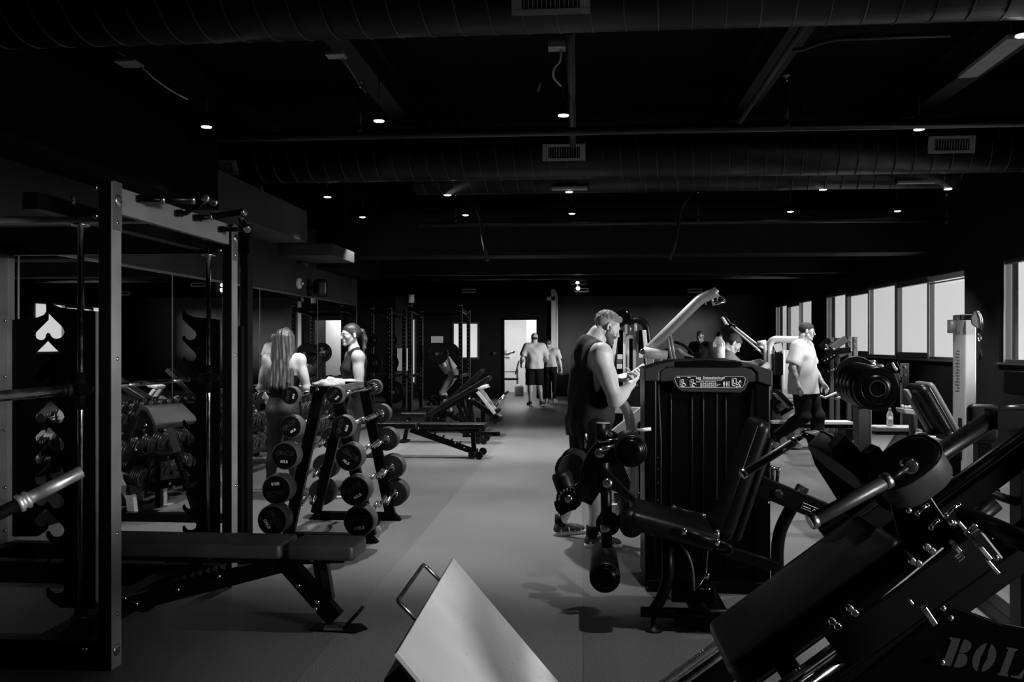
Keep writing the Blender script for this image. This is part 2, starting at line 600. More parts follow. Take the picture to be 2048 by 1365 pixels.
# corridor behind the doorway
w = MB()
w.b2((dx0 - .9, YB + 3.0, 0), (dx1 + .5, YB + 3.1, 3)); w.b2((dx0 - 1.0, YB + .15, 0), (dx0 - .9, YB + 3.1, 3))
w.b2((dx0 + .52, YB + 1.6, 0), (dx1 + .4, YB + 3.1, 3))
w.b2((dx0 - 1, YB + .15, 2.7), (dx1 + .5, YB + 3.1, 2.8))
w.b2((dx1 + .4, YB + .15, 0), (dx1 + .5, YB + 3.1, 3))
w.struct('wall_corridor', 'wall_light')
fr = MB()
fr.b2((dx0 - .05, YB - .02, 0), (dx0, YB + .17, 2.21)); fr.b2((dx1, YB - .02, 0), (dx1 + .05, YB + .17, 2.21)); fr.b2((dx0 - .05, YB - .02, 2.16), (dx1 + .05, YB + .17, 2.21))
fr.struct('door_1', 'frame_black')

# ---- window wall: bays of 1.5 m panes
bays = [(22.0, 26.2, 3), (13.36, 20.86, 5), (4.79, 12.29, 5), (-2.1, 3.9, 4)]
SILL, HEAD = 1.25, 2.61
w = MB(); y = YF
for (a, b, n) in sorted(bays):
    w.b2((XR, y, 0), (XR + .25, a, CZ)); w.b2((XR, a, 0), (XR + .25, b, SILL)); w.b2((XR, a, HEAD), (XR + .25, b, CZ)); y = b
w.b2((XR, y, 0), (XR + .25, YB2 + .15, CZ))
w.struct('wall_right', 'wall_dark')
wn = 0
for (a, b, n) in bays:
    p = (b - a) / n
    for k in range(n):
        wn += 1
        y0, y1 = a + k * p, a + (k + 1) * p
        case = (k % 2 == 1)
        t = .13 if case else .05
        f = MB(); x0, x1 = XR + .06, XR + .15
        zt = .10 if case else .04
        f.b2((x0, y0, SILL), (x1, y0 + t / 2, HEAD)); f.b2((x0, y1 - t / 2, SILL), (x1, y1, HEAD))
        f.b2((x0, y0, SILL), (x1, y1, SILL + zt)); f.b2((x0, y0, HEAD - zt), (x1, y1, HEAD))
        o = f.struct('window_%d' % wn, 'window_frame', .004)
        e = MB(); e.b2((x0 - .012, y1 - .045, SILL), (x0, y1 - .012, HEAD)); e.b2((x0 - .012, y0 + .0, SILL + .001), (x0, y0 + .03, HEAD))
        e.build('window_trim', 'window_frame_light', o)
        g = MB(); g.b2((x0 + .04, y0 + t / 2, SILL + zt), (x0 + .046, y1 - t / 2, HEAD - zt)); g.build('window_pane', 'window_glass', o)
s = MB()
for (a, b, n) in bays: s.b2((XR - .03, a - .02, SILL - .03), (XR + .06, b + .02, SILL))
s.struct('trim_1', 'window_frame', .004)
# roller blind cassette left at the head of one pane
bl = MB(); bl.b2((XR + .0, 13.40, HEAD - .11), (XR + .05, 14.7, HEAD - .03)); bl.cyl((XR + .02, 13.4, HEAD - .14), (XR + .02, 14.7, HEAD - .14), .012, n=8)
bl.solo('roller_blind', 'pale rolled up roller blind at the head of the window left of the pier', 'blind', 'white_paint')

# ---- mirror wall
MTOP = 2.24
seams = [-3.3, -1.2, 1.37, 3.94, 6.5, 9.07, 11.62, 14.24, 16.75]
for i in range(len(seams) - 1):
    m = MB(); m.b2((XL, seams[i] + .008, .42), (XL + .012, seams[i + 1] - .008, MTOP))
    o = m.build('wall_mirror', 'mirror', loc=m.base())
    tag(o, ['wall mirror panel behind the camera side of the room', 'wall mirror panel nearest the left edge', 'second wall mirror panel of the row', 'third wall mirror panel along the left wall', 'wall mirror panel behind the smith machine hook plate', 'wall mirror panel reflecting the white box and bench rack', 'wall mirror panel behind the long haired woman', 'last wall mirror panel before the far power racks'][i], 'mirror', 'mirror panels along the left wall')
tr = MB(); tr.b2((XL, seams[0], MTOP), (XL + .02, seams[-1], MTOP + .028))
tr.struct('trim_2', 'mirror_trim', .003)
tr = MB()
for y in seams: tr.b2((XL, y - .009, .42), (XL + .014, y + .009, MTOP))
tr.struct('trim_3', 'mirror_trim')
MB().b2((XL, YF, 0), (XL + .02, 16.8, .12)).struct('baseboard_left', 'wall_dark')
MB().b2((xe, YB2 - .02, 0), (XR, YB2, .12)).struct('baseboard_far', 'wall_dark')
MB().b2((XR - .02, YF, 0), (XR, YB2, .12)).struct('baseboard_right', 'wall_dark')
# boxed soffits above the mirrors; the lamp-lit part is painted lighter
s = MB()
s.b2((XL, 9.0, 2.92), (XL + .55, 12.0, 3.35))
s.b2((XL, 12.4, 2.78), (XL + .8, 13.6, 2.95))
s.struct('trim_4', 'wall_mid')
MB().b2((XL, YF, 2.92), (XL + .55, 9.0, 3.6)).struct('trim_6', 'ceiling_black')  # black paints the shade on the unlit stretch of the same soffit
MB().b2((XL, YF, 3.36), (XL + .02, 16.8, CZ)).struct('trim_7', 'ceiling_black')  # black sheet paints shade onto the unlit upper wall
MB().b2((XL, 14.2, 2.75), (XL + .45, 16.85, CZ)).struct('trim_5', 'wall_dark')
# lower ceiling bulkheads far back
s = MB()
s.b2((XL + .45, 14.5, 2.97), (XR, 15.1, 3.68))
s.struct('beam_1', 'beam_black', .01)
s = MB(); s.b2((-6.7, 18.9, 3.0), (XR, 19.2, CZ)); s.struct('beam_2', 'beam_black', .01)

# ---- longitudinal steel beams under the deck
def ibeam(x, z, y0, y1, wd=.22, h=.34):
    b = MB(); b.b2((x - wd / 2, y0, z), (x + wd / 2, y1, z + .025)); b.b2((x - .012, y0, z + .025), (x + .012, y1, z + h - .02)); b.b2((x - wd / 2, y0, z + h - .02), (x + wd / 2, y1, z + h))
    return b
ibeam(PZ(745, 170, 4.14).x, 4.14, -1, 14.5).struct('beam_3', 'beam_black')
ibeam(PZ(400, 215, 4.14).x, 4.14, -1, 14.5).struct('beam_4', 'beam_black')
ibeam(PZ(1560, 120, 4.14).x, 4.14, -1, 14.5).struct('beam_5', 'beam_black')
ibeam(PZ(1960, 140, 4.14).x, 4.14, -1, 14.5).struct('beam_6', 'beam_black')

# ---- spiral ducts
def duct(Y, zc, r, x0, x1, pitch, label, tilt=0.35):
    t = thing('spiral_duct', label, 'air duct', ((x0 + x1) / 2, Y, zc - r), 'round spiral ducts under the ceiling')
    MB().cyl((x0, Y, zc), (x1, Y, zc), r, n=48).build('duct_tube', 'duct_black', t)
    # one continuous helical lock seam
    L = x1 - x0; turns = L / pitch; n = int(turns * 28); pts = []
    for i in range(n + 1):
        a = 2 * math.pi * i / 28
        pts.append(V((x0 + L * i / n, Y + (r + .001) * math.cos(a), zc + (r + .001) * math.sin(a))))
    MB().tube(pts, .0055, n=4).build('lock_seam', 'duct_seam', t)
    for k in range(5):
        x = x0 + (x1 - x0) * (k + .5) / 5
        for q in (-1, 1): MB().cyl((x, Y + q * (r + .012), zc), (x, Y + q * (r + .012), CZ), .004, n=6).build('hanger_rod', 'pipe_black', t)
    return t
Y1, Y2, Y3 = 5.5, 10.4, 11.5
duct(Y1, 3.80, .33, XL, XR, .205, 'nearest big black spiral duct crossing the top of the view')
duct(Y2, 3.77, .31, XL, XR, .205, 'middle black spiral duct with the grey grilles')
duct(Y3, 3.79, .31, XL + 2.2, XR - .9, .205, 'lower spiral duct just behind the middle one')
for (Y, z, r, x0, x1) in ((19.6, 3.35, .2, XL, XR), (21.5, 3.25, .18, XL, XR)):
    t = thing('spiral_duct', {19.6: 'thinner black duct beyond the concrete beam', 21.5: 'farthest thin duct near the doorway wall'}[Y], 'air duct', ((x0 + x1) / 2, Y, z - r))
    MB().cyl((x0, Y, z), (x1, Y, z), r, n=32).build('duct_tube', 'duct_black', t)
    for k in range(4): MB().cyl((x0 + (x1 - x0) * (k + .5) / 4, Y, z + r * .9), (x0 + (x1 - x0) * (k + .5) / 4, Y, CZ), .006, n=6).build('hanger_rod', 'pipe_black', t)

# ---- grilles on the ducts
def grille(px0, px1, py0, py1, Y, label, zc, r, lean=None):
    """face plate stands tangent on the duct's front lower quarter"""
    c = (PY((px0 + px1) / 2, (py0 + py1) / 2, Y))
    a = math.atan2(c.z - zc, Y - Y_of[zc_key(zc, Y)]) if False else None
    wd = abs(PY(px1, 0, Y).x - PY(px0, 0, Y).x)
    return c, wd
def duct_grille(pxc, ang, Yc, zc, r, wd, ht, label):
    """ang: angle below horizontal on the camera side of the duct"""
    n = V((0, -math.cos(ang), -math.sin(ang))); u = V((0, -math.sin(ang), math.cos(ang)))
    c0 = V((0, Yc, zc)) + n * (r + .03)
    x = PY(pxc, 400, c0.y).x
    c = V((x, c0.y, c0.z)); X = V((1, 0, 0))
    t = thing('air_grille', label, 'vent', c - u * ht / 2, 'grey air grilles on the ducts')
    f = MB()
    bw = wd * .13; bh = ht * .17
    f.frame_box(c - X * (wd / 2 - bw / 2), X, u, n, bw, ht, .03); f.frame_box(c + X * (wd / 2 - bw / 2), X, u, n, bw, ht, .03)
    f.frame_box(c + u * (ht / 2 - bh / 2), X, u, n, wd, bh, .034); f.frame_box(c - u * (ht / 2 - bh / 2), X, u, n, wd, bh, .034)
    f.build('grille_frame', 'vent_grey', t, .002)
    MB().frame_box(c - n * .02, X, u, n, wd - bw, ht - bh, .02).build('grille_box', 'black_plastic', t)
    s = MB(); k = 13
    for i in range(k):
        s.frame_box(c + X * ((i - (k - 1) / 2) * (wd - 2 * bw) / k), X, u, n, .0045, ht - 2 * bh + .01, .022)
    s.build('grille_blades', 'vent_grey', t)
    for i in (-1, 1):
        for j in (-1, 1): MB().cyl(c + X * (i * wd * .42) + u * (j * ht * .42) + n * .015, c + X * (i * wd * .42) + u * (j * ht * .42) + n * .021, .006, n=8).build('screw', 'bolt', t)
    return t
duct_grille(1101, R(38), Y1, 3.80, .33, .47, .22, 'large air grille on the nearest duct at the top edge')
duct_grille(1128, R(12), Y2, 3.77, .31, .49, .19, 'air grille on the middle duct above the centre aisle')
duct_grille(1903, R(10), Y2, 3.77, .31, .50, .19, 'air grille on the middle duct at the window side')
duct_grille(440, R(30), Y2, 3.77, .31, .42, .19, 'dim air grille on the middle duct above the power rack')
duct_grille(497, R(50), Y3, 3.79, .31, .40, .19, 'half hidden air grille on the lower duct above the power rack')
def small_bar(px, py, Y, wd, label, th=.03):
    c = PY(px, py, Y); MB().box(c, (wd, .25, th)).solo('flat_air_grille', label, 'vent', 'vent_grey', 'flat grilles seen edge-on under the lower duct')
small_bar(1139, 379, Y3 - .1, .46, 'thin flat grille edge under the lower duct at centre')
small_bar(1828, 367, Y3 - .1, .46, 'thin flat grille edge under the lower duct near the windows')
for (px, py, lab) in ((1157, 567, 'small ceiling grille far back over the aisle'), (1163, 582, 'second small far ceiling grille over the aisle'), (938, 583, 'small far grille above the far power rack'), (1390, 583, 'small far grille above the lat tower handle')):
    c = PY(px, py, 19.2 if px == 1157 else 21.0)
    g = MB(); g.box(c + V((0, 0, .05)), (.33, .05, .018)); g.box(c - V((0, 0, .02)), (.33, .05, .03)); g.box(c - V((.16, 0, -.015)), (.015, .05, .09)); g.box(c + V((.16, 0, .015)), (.015, .05, .09))
    g.solo('ceiling_grille', lab, 'vent', 'vent_grey', 'small far ceiling grilles')

# ---- sprinkler pipes
def pipe(pts, r, label, fil=.1, m='pipe_black'):
    return MB().tube(pts, r, n=10, fil=fil).solo('sprinkler_pipe', label, 'pipe', m, 'black pipes under the ceiling')
pz = PY(1200, 262, 8.3).z
pipe([(PY(640, 268, 8.3).x - 3, 8.3, pz), (XR, 8.3, pz)], .038, 'long black sprinkler pipe crossing below the nearest lamps')
pz2 = PY(1200, 446, 13.7).z
pipe([(-2.6, 13.7, pz2), (PY(1893, 446, 13.7).x, 13.7, pz2)], .045, 'far sprinkler pipe running along the concrete beam')
def riser(px, py0, py1, Y, label):
    a, b = PY(px, py0, Y), PY(px, py1, Y)
    t = thing('sprinkler_riser', label, 'pipe', b, 'short sprinkler drops from the pipes')
    MB().cyl(b, a, .019, n=10).cyl(b - V((0, 0, .02)), b + V((0, 0, .05)), .03, n=10).build('riser_tube', 'pipe_black', t)
    h = MB(); h.cyl(a, a + V((0, 0, .05)), .012, n=8); h.cyl(a + V((0, 0, .06)), a + V((0, 0, .065)), .03, n=10); h.box(a + V((.0, 0, .04)), (.03, .008, .05))
    h.build('sprinkler_head', 'bolt', t)
riser(719, 178, 262, 8.28, 'sprinkler drop left of the second ceiling lamp')
riser(1573, 165, 252, 8.28, 'sprinkler drop right of the centre beam')
riser(911, 393, 443, 13.68, 'far sprinkler drop left of centre')
riser(1396, 388, 440, 13.68, 'far sprinkler drop right of centre')
riser(511, 403, 452, 11.9, 'dim sprinkler drop behind the power rack handles')
riser(1894, 395, 445, 13.68, 'far sprinkler drop at the pipe end')
pipe([PY(930, 385, 13.4), PY(960, 430, 13.4), PY(966, 480, 13.4), PY(975, 522, 13.4)], .028, 'curved conduit dropping beside the centre beam')
pipe([PY(1388, 380, 13.4), PY(1362, 415, 13.4), PY(1352, 480, 13.4), PY(1340, 520, 13.4)], .024, 'bent conduit dropping right of the aisle')
pipe([PY(1613, 45, 5.9), PY(1478, 246, 8.9)], .022, 'straight conduit running away from the nearest duct')
pipe([PY(1575, 100, 6.6), PY(1600, 100, 6.6), PY(1660, 78, 6.6), PY(1900, 70, 6.6)], .016, 'thin conduit branching to the right near the top')
pipe([PY(1140, 60, 5.9), PY(1146, 290, 9.6)], .035, 'vertical looking pipe running back above the aisle')
pipe([PY(522, 385, 10.6), PY(560, 440, 11.5), PY(580, 515, 13.2), PY(615, 530, 13.2)], .03, 'curved conduit over the mirror soffit')
# junction boxes with their whips
def jbox(px, py, Y, size, label):
    c = PY(px, py, Y); return MB().box(c, size).solo('junction_box', label, 'electrical box', 'vent_grey', 'grey junction boxes at the ceiling', .004)
jbox(1117, 92, 6.6, (.155, .12, .05), 'junction box above the bright centre lamp')
jbox(258, 127, 6.8, (.17, .17, .02), 'flat junction plate at the white cable')
jbox(672, 111, 7.2, (.16, .12, .025), 'junction plate on the left steel beam')
def cable(pts, r, label, m='cable_white'):
    return MB().tube(pts, r, n=6, fil=.12).solo('ceiling_cable', label, 'cable', m, 'cables hanging at the ceiling')
cable([PY(224, 100, 6.8), PY(249, 112, 6.8)], .006, 'short white cable end left of the flat plate')
cable([PY(280, 132, 6.8), PY(315, 163, 6.9), PY(343, 182, 7.0), PY(375, 199, 7.1)], .007, 'white cable sagging towards the first lamp')
cable([PY(684, 116, 7.2), PY(695, 130, 7.2), PY(715, 165, 7.3), PY(733, 186, 7.3)], .006, 'grey whip from the beam junction plate', 'vent_grey')
cable([PY(1122, 102, 6.6), PY(1121, 125, 6.7), PY(1108, 135, 6.8), PY(1105, 155, 6.9), PY(1122, 172, 7.0)], .009, 'looped whip under the centre junction box', 'vent_grey')
cable([PY(1081, 165, 7.0), PY(1076, 183, 7.0)], .008, 'short loose wire end left of the centre whip', 'vent_grey')
# long duct-like tray at upper right
a, b = PY(2040, 72, 6.4), PY(1935, 152, 8.0)
t = thing('cable_tray', 'grey cable tray running to the upper right corner', 'cable tray', (a + b) / 2)
MB().bar(a, b, .16, .03).build('tray_channel', 'vent_grey', t)
for k in (.15, .85): q = a.lerp(b, k); MB().cyl(q, V((q.x, q.y, CZ)), .005, n=6).build('hanger_rod', 'pipe_black', t)

# ---- ceiling lamps
LZ = 3.48
lamps = [(413, 255, 'first row lamp above the power rack'), (758, 243, 'first row lamp left of the aisle'), (1127, 232, 'bright first row lamp over the aisle'), (1838, 260, 'first row lamp on the window side'), (2046, 72, 'lamp cut by the upper right corner'),
         (655, 395, 'second row lamp nearest the mirrors'), (895, 391, 'second row lamp left of the aisle'), (1138, 385, 'second row lamp over the aisle'), (1646, 380, 'second row lamp right of the aisle'), (1896, 379, 'second row lamp close to the windows'),
         (725, 435, 'third row lamp nearest the mirrors'), (931, 431, 'third row lamp left of the aisle'), (1144, 428, 'third row lamp over the aisle'), (1581, 424, 'third row lamp right of the aisle'), (1795, 423, 'third row lamp close to the windows')]
LP = []
for (px, py, lab) in lamps:
    LP.append((PZ(px, py, LZ), lab))
# unseen lamps added outside the frame to brighten the foreground floor
for (x, y) in ((.6, 3.9), (3.0, 4.1), (2.2, 1.0)):
    LP.append((V((x, y, LZ)), 'unseen fill lamp added outside the picture'))
lamp0 = None
def lamp_light(name, p, energy, size, aim=None, blend=.35):
    ld = bpy.data.lights.new(name, 'SPOT'); ld.energy = energy; ld.spot_size = R(size); ld.spot_blend = blend; ld.shadow_soft_size = .035
    lo = bpy.data.objects.new(name, ld); col.objects.link(lo)
    return lo
for i, (p, lab) in enumerate(LP):
    if lamp0 is None:
        t = thing('ceiling_lamp', '', 'lamp', (0, 0, 0), 'ceiling spot lamps')
        MB().lathe((0, 0, 0), (0, 0, 1), [(.052, .004), (.056, .01), (.05, .03), (.026, .065), (.022, .11), (.018, .13)], 20).build('lamp_shade', 'black_plastic', t)
        MB().lathe((0, 0, 0), (0, 0, 1), [(.028, -.004), (.044, .0), (.049, .008)], 20).build('lamp_bulb', 'lamp_glow', t)
        MB().cyl((0, 0, .13), (0, 0, .5), .006, n=8).build('lamp_stem', 'pipe_black', t)
        lamp0 = t; c = t
    else:
        c = copy_tree(lamp0)
    place(c, p, 0, lab)
    if 'outside' in lab: c['label'] = lab
    far = p.y > 10
    out = 'outside' in lab
    lo = lamp_light('lamp_spot', p, LAMP_W * (.8 if far else 1.0) * (.17 if out else 1) * (.45 if p.x < -3 else 1), 82, None, .6)
    lo.parent = c; lo.location = (0, 0, -.02)
for (px, py) in ((1155, 567), (1156, 577)):
    p = PY(px, py, 20.5)
    MB().sphere(p, .045, 10).solo('far_lamp', 'tiny bright far lamp over the aisle, %s' % ('upper' if py == 567 else 'lower'), 'lamp', 'lamp_glow', 'two far lamps over the aisle')

# ---- light from outside and from the corridor
wd = bpy.data.worlds.new('sky'); scene.world = wd; wd.use_nodes = True
bg = wd.node_tree.nodes['Background']; bg.inputs[0].default_value = (1, 1, 1, 1); bg.inputs[1].default_value = SKY
sd = bpy.data.lights.new('sun', 'SUN'); sd.energy = SUN_W; sd.angle = R(14)
so = bpy.data.objects.new('sun', sd); col.objects.link(so)
so.rotation_euler = V((-1.0, .6, -.10)).to_track_quat('-Z', 'Y').to_euler(); so.location = (12, 2, 8)
ad = bpy.data.lights.new('corridor_light', 'AREA'); ad.energy = 70; ad.size = .8
ao = bpy.data.objects.new('corridor_light', ad); col.objects.link(ao); ao.location = ((dx0 + dx1) / 2 - .3, YB + 1.2, 2.66)
scene.view_settings.view_transform = 'Standard'; scene.view_settings.look = 'None'
scene.view_settings.gamma = 1; scene.view_settings.use_curve_mapping = False
scene.view_settings.exposure = .12
# ------------------------------------------------------------------ people: implicit surfaces turned into one skin each
import openvdb


class Sdf:
    def __init__(self, lo, hi, h):
        self.h = h
        self.lo = np.array(lo, np.float32)
        self.n = np.ceil((np.array(hi) - self.lo) / h).astype(int) + 1
        self.ax = [self.lo[i] + h * np.arange(self.n[i], dtype=np.float32) for i in range(3)]
        self.d = np.full(self.n, .2, np.float32)

    def sl(self, lo, hi, m):
        s = []
        for i in range(3):
            a = int(max(0, math.floor((lo[i] - m - self.lo[i]) / self.h))); b = int(min(self.n[i], math.ceil((hi[i] + m - self.lo[i]) / self.h) + 1))
            if b <= a: return None
            s.append(slice(a, b))
        return tuple(s)

    def grid(self, s):
        return (self.ax[0][s[0]][:, None, None], self.ax[1][s[1]][None, :, None], self.ax[2][s[2]][None, None, :])

    def op(self, s, q, k, mode):
        d = self.d[s]
        if mode == 'u':
            if k > 0:
                hh = np.clip(.5 + .5 * (d - q) / k, 0, 1)
                self.d[s] = d * (1 - hh) + q * hh - k * hh * (1 - hh)
            else: self.d[s] = np.minimum(d, q)
        else:
            if k > 0:
                q = -q; hh = np.clip(.5 - .5 * (d - q) / k, 0, 1)
                self.d[s] = d * (1 - hh) + q * hh + k * hh * (1 - hh)
            else: self.d[s] = np.maximum(d, -q)

    def cone(self, a, b, ra, rb, k=.02, mode='u', off=0.0, flat=None):
        a, b = np.array(a, np.float32), np.array(b, np.float32)
        ra += off; rb += off; r = max(ra, rb); m = r + k + .03
        s = self.sl(np.minimum(a, b), np.maximum(a, b), m)
        if s is None: return
        X, Y, Zz = self.grid(s)
        ab = b - a; L2 = float(ab @ ab) + 1e-9
        px, py, pz = X - a[0], Y - a[1], Zz - a[2]
        t = np.clip((px * ab[0] + py * ab[1] + pz * ab[2]) / L2, 0, 1)
        dx, dy, dz = px - t * ab[0], py - t * ab[1], pz - t * ab[2]
        if flat is not None:
            f, sc = np.array(flat[0], np.float32), flat[1]
            dt = (dx * f[0] + dy * f[1] + dz * f[2]) * (1 / sc - 1)
            dx, dy, dz = dx + dt * f[0], dy + dt * f[1], dz + dt * f[2]
        self.op(s, np.sqrt(dx * dx + dy * dy + dz * dz) - (ra + (rb - ra) * t), k, mode)

    def ell(self, c, r, m3=None, k=.02, mode='u', off=0.0):
        c = np.array(c, np.float32); r = np.array(r, np.float32) + off; rm = float(r.max())
        s = self.sl(c, c, rm + k + .03)
        if s is None: return
        X, Y, Zz = self.grid(s); X, Y, Zz = X - c[0], Y - c[1], Zz - c[2]
        if m3 is not None:
            m = np.array(m3, np.float32)  # columns: local axes
            X, Y, Zz = (m[0, 0] * X + m[1, 0] * Y + m[2, 0] * Zz, m[0, 1] * X + m[1, 1] * Y + m[2, 1] * Zz, m[0, 2] * X + m[1, 2] * Y + m[2, 2] * Zz)
        k0 = np.sqrt((X / r[0]) ** 2 + (Y / r[1]) ** 2 + (Zz / r[2]) ** 2)
        k1 = np.sqrt((X / r[0] ** 2) ** 2 + (Y / r[1] ** 2) ** 2 + (Zz / r[2] ** 2) ** 2) + 1e-6
        self.op(s, (k0 * (k0 - 1) / k1).astype(np.float32), k, mode)

    def run(self, prims, off=0.0):
        for p in prims:
            if p[0] == 'c': self.cone(p[1], p[2], p[3], p[4], p[5], p[6], off, p[7])
            else: self.ell(p[1], p[2], p[3], p[4], p[5], off)
        return self

    def cut(self, fn):
        """keep where fn(x,y,z) <= 0"""
        X, Y, Zz = self.grid((slice(None),) * 3)
        self.d = np.maximum(self.d, fn(X, Y, Zz).astype(np.float32)); return self

    def warp(self, fn):
        X, Y, Zz = self.grid((slice(None),) * 3)
        self.d = (self.d + fn(X, Y, Zz)).astype(np.float32); return self

    def mesh(self, name, material, parent):
        b = 3 * self.h
        g = openvdb.FloatGrid(b)
        g.copyFromArray(np.clip(self.d, -b, b).astype(np.float32))
        g.transform = openvdb.createLinearTransform(1.0)
        pts, quads = g.convertToQuads(isovalue=0.0)
        pts = pts * self.h + self.lo
        me = bpy.data.meshes.new(name)
        me.from_pydata(pts.tolist(), [], quads[:, ::-1].tolist())
        me.polygons.foreach_set('use_smooth', [True] * len(me.polygons))
        me.materials.append(M[material])
        me.update()
        o = bpy.data.objects.new(name, me); col.objects.link(o); o.parent = parent
        return o


def C_(a, b, ra, rb=None, k=.02, mode='u', flat=None): return ('c', tuple(a), tuple(b), ra, ra if rb is None else rb, k, mode, flat)
def E_(c, r, m3=None, k=.02, mode='u'): return ('e', tuple(c), tuple(r) if hasattr(r, '__len__') else (r, r, r), m3, k, mode)


def rot3(yaw=0, pitch=0, roll=0):
    """local axes side,fwd,up; pitch>0 looks down, yaw>0 turns to the person's left"""
    return Matrix.Rotation(R(yaw), 3, 'Z') @ Matrix.Rotation(R(-pitch), 3, 'X') @ Matrix.Rotation(R(roll), 3, 'Y')


def head_prims(c, m, s=1.0, fem=False):
    P = lambda x, y, z: V(c) + m @ V((x, y, z)) * s
    r = lambda *a: tuple(q * s for q in a)
    j = .88 if fem else 1.0
    out = [E_(P(0, -.014, .036), r(.073, .093, .080), m, .01), E_(P(0, .026, .0), r(.060 * (.97 if fem else 1), .062, .082), m, .02)]
    for q in (-1, 1):
        out += [C_(P(q * .050 * j, .0, -.052), P(q * .012, .066, -.094 if not fem else -.090), .022 * s * j, .019 * s * j, .022 * s),
                E_(P(q * .044, .054, -.022), r(.021, .020, .020), m, .018)]
    out += [E_(P(0, .074, -.094), r(.020, .016, .017), m, .014), C_(P(-.034, .080, .024), P(.034, .080, .024), .011 * s, .011 * s, .012)]
    for q in (-1, 1):
        out += [E_(P(q * .031, .098, .003), r(*((.015, .011, .009) if fem else (.017, .014, .011))), m, .010, 's'), E_(P(q * .031, .079, .003), r(.0125, .0125, .0115), m, .003)]
    out += [C_(P(0, .088, .012), P(0, .106 if fem else .110, -.025), .008 * s, (.0092 if fem else .0102) * s, .009), E_(P(.010, .101, -.033), r(.008, .009, .007), m, .005), E_(P(-.010, .101, -.033), r(.008, .009, .007), m, .005),
            C_(P(-.019, .084, -.057), P(.019, .084, -.057), .0078 * s, .0078 * s, .008), C_(P(-.016, .084, -.069), P(.016, .084, -.069), .008 * s, .008 * s, .006),
            C_(P(-.020, .0975, -.0625), P(.020, .0975, -.0625), .0022 * s, .0022 * s, .004, 's')]
    out.append(E_(P(0, .074, -.046), r(.024, .016, .020), m, .012))
    for q in (-1, 1):
        out += [E_(P(q * .077, -.012, -.002), r(.009, .018, .032), m, .006), E_(P(q * .086, -.008, .002), r(.005, .009, .018), m, .003, 's')]
    return out


def face_marks(c, m, s, parent, brow='hair_dark'):
    P = lambda x, y, z: V(c) + m @ V((x, y, z)) * s
    for q in (-1, 1):
        MB().tube([P(q * .014, .0935, .022), P(q * .028, .0925, .027), P(q * .044, .080, .022)], [.0016, .0024, .0012], 6).build('eyebrow', brow, parent, local=True)
        MB().sphere(P(q * .031, .0885, .003), (.0075 * s, .0035 * s, .0035 * s), 10, m).build('eye', 'eye_dark', parent, local=True)


def hand_prims(w, d, nrm, side, curls, s=1.0, spread=1.0, thumb=(.6, .5, 30), palm=.085):
    """w wrist, d toward fingers, nrm out of the back of the hand, side=+1 thumb along d x nrm"""
    w, d = V(w), V(d).normalized(); n = V(nrm); n = (n - d * n.dot(d)).normalized(); a = d.cross(n) * side
    out = []
    offs = (.030, .010, -.010, -.028); lens = (.074, .082, .076, .058); pl = (palm, palm * 1.03, palm * .98, palm * .9)
    for i in range(4):
        k = w + (d * pl[i] + a * offs[i]) * s
        out.append(C_(w + (d * .012 + a * offs[i] * .6) * s, k, .015 * s, .0115 * s, .008, flat=(tuple(n), .9)))
        p = k; ang = 0; fa = offs[i] * .5 * spread
        for j, fr in enumerate((.46, .30, .24)):
            ang += curls[i][j] if hasattr(curls[i], '__len__') else curls[i] * (1, 1.15, .8)[j]
            dd = (d * math.cos(R(ang)) - n * math.sin(R(ang)) + a * (fa / .1) * .3 * (1 if j == 0 else .3)).normalized()
            q = p + dd * lens[i] * fr * s
            out.append(C_(p, q, (.0098, .0088, .0080)[j] * s, (.0088, .0080, .0068)[j] * s, .002)); p = q
    t0 = w + (d * .022 + a * .026) * s
    tv = (d * thumb[0] + a * thumb[1] - n * math.sin(R(thumb[2]))).normalized()
    t1 = t0 + tv * .042 * s; tv2 = (tv + d * .45 - n * math.sin(R(thumb[2])) * .5).normalized(); t2 = t1 + tv2 * .033 * s; t3 = t2 + (tv2 + d * .3).normalized() * .026 * s
    out += [C_(w + (d * .02 + a * .01) * s, t1, .017 * s, .0125 * s, .008), C_(t1, t2, .0115 * s, .0105 * s, .003), C_(t2, t3, .0105 * s, .008 * s, .003)]
    return out


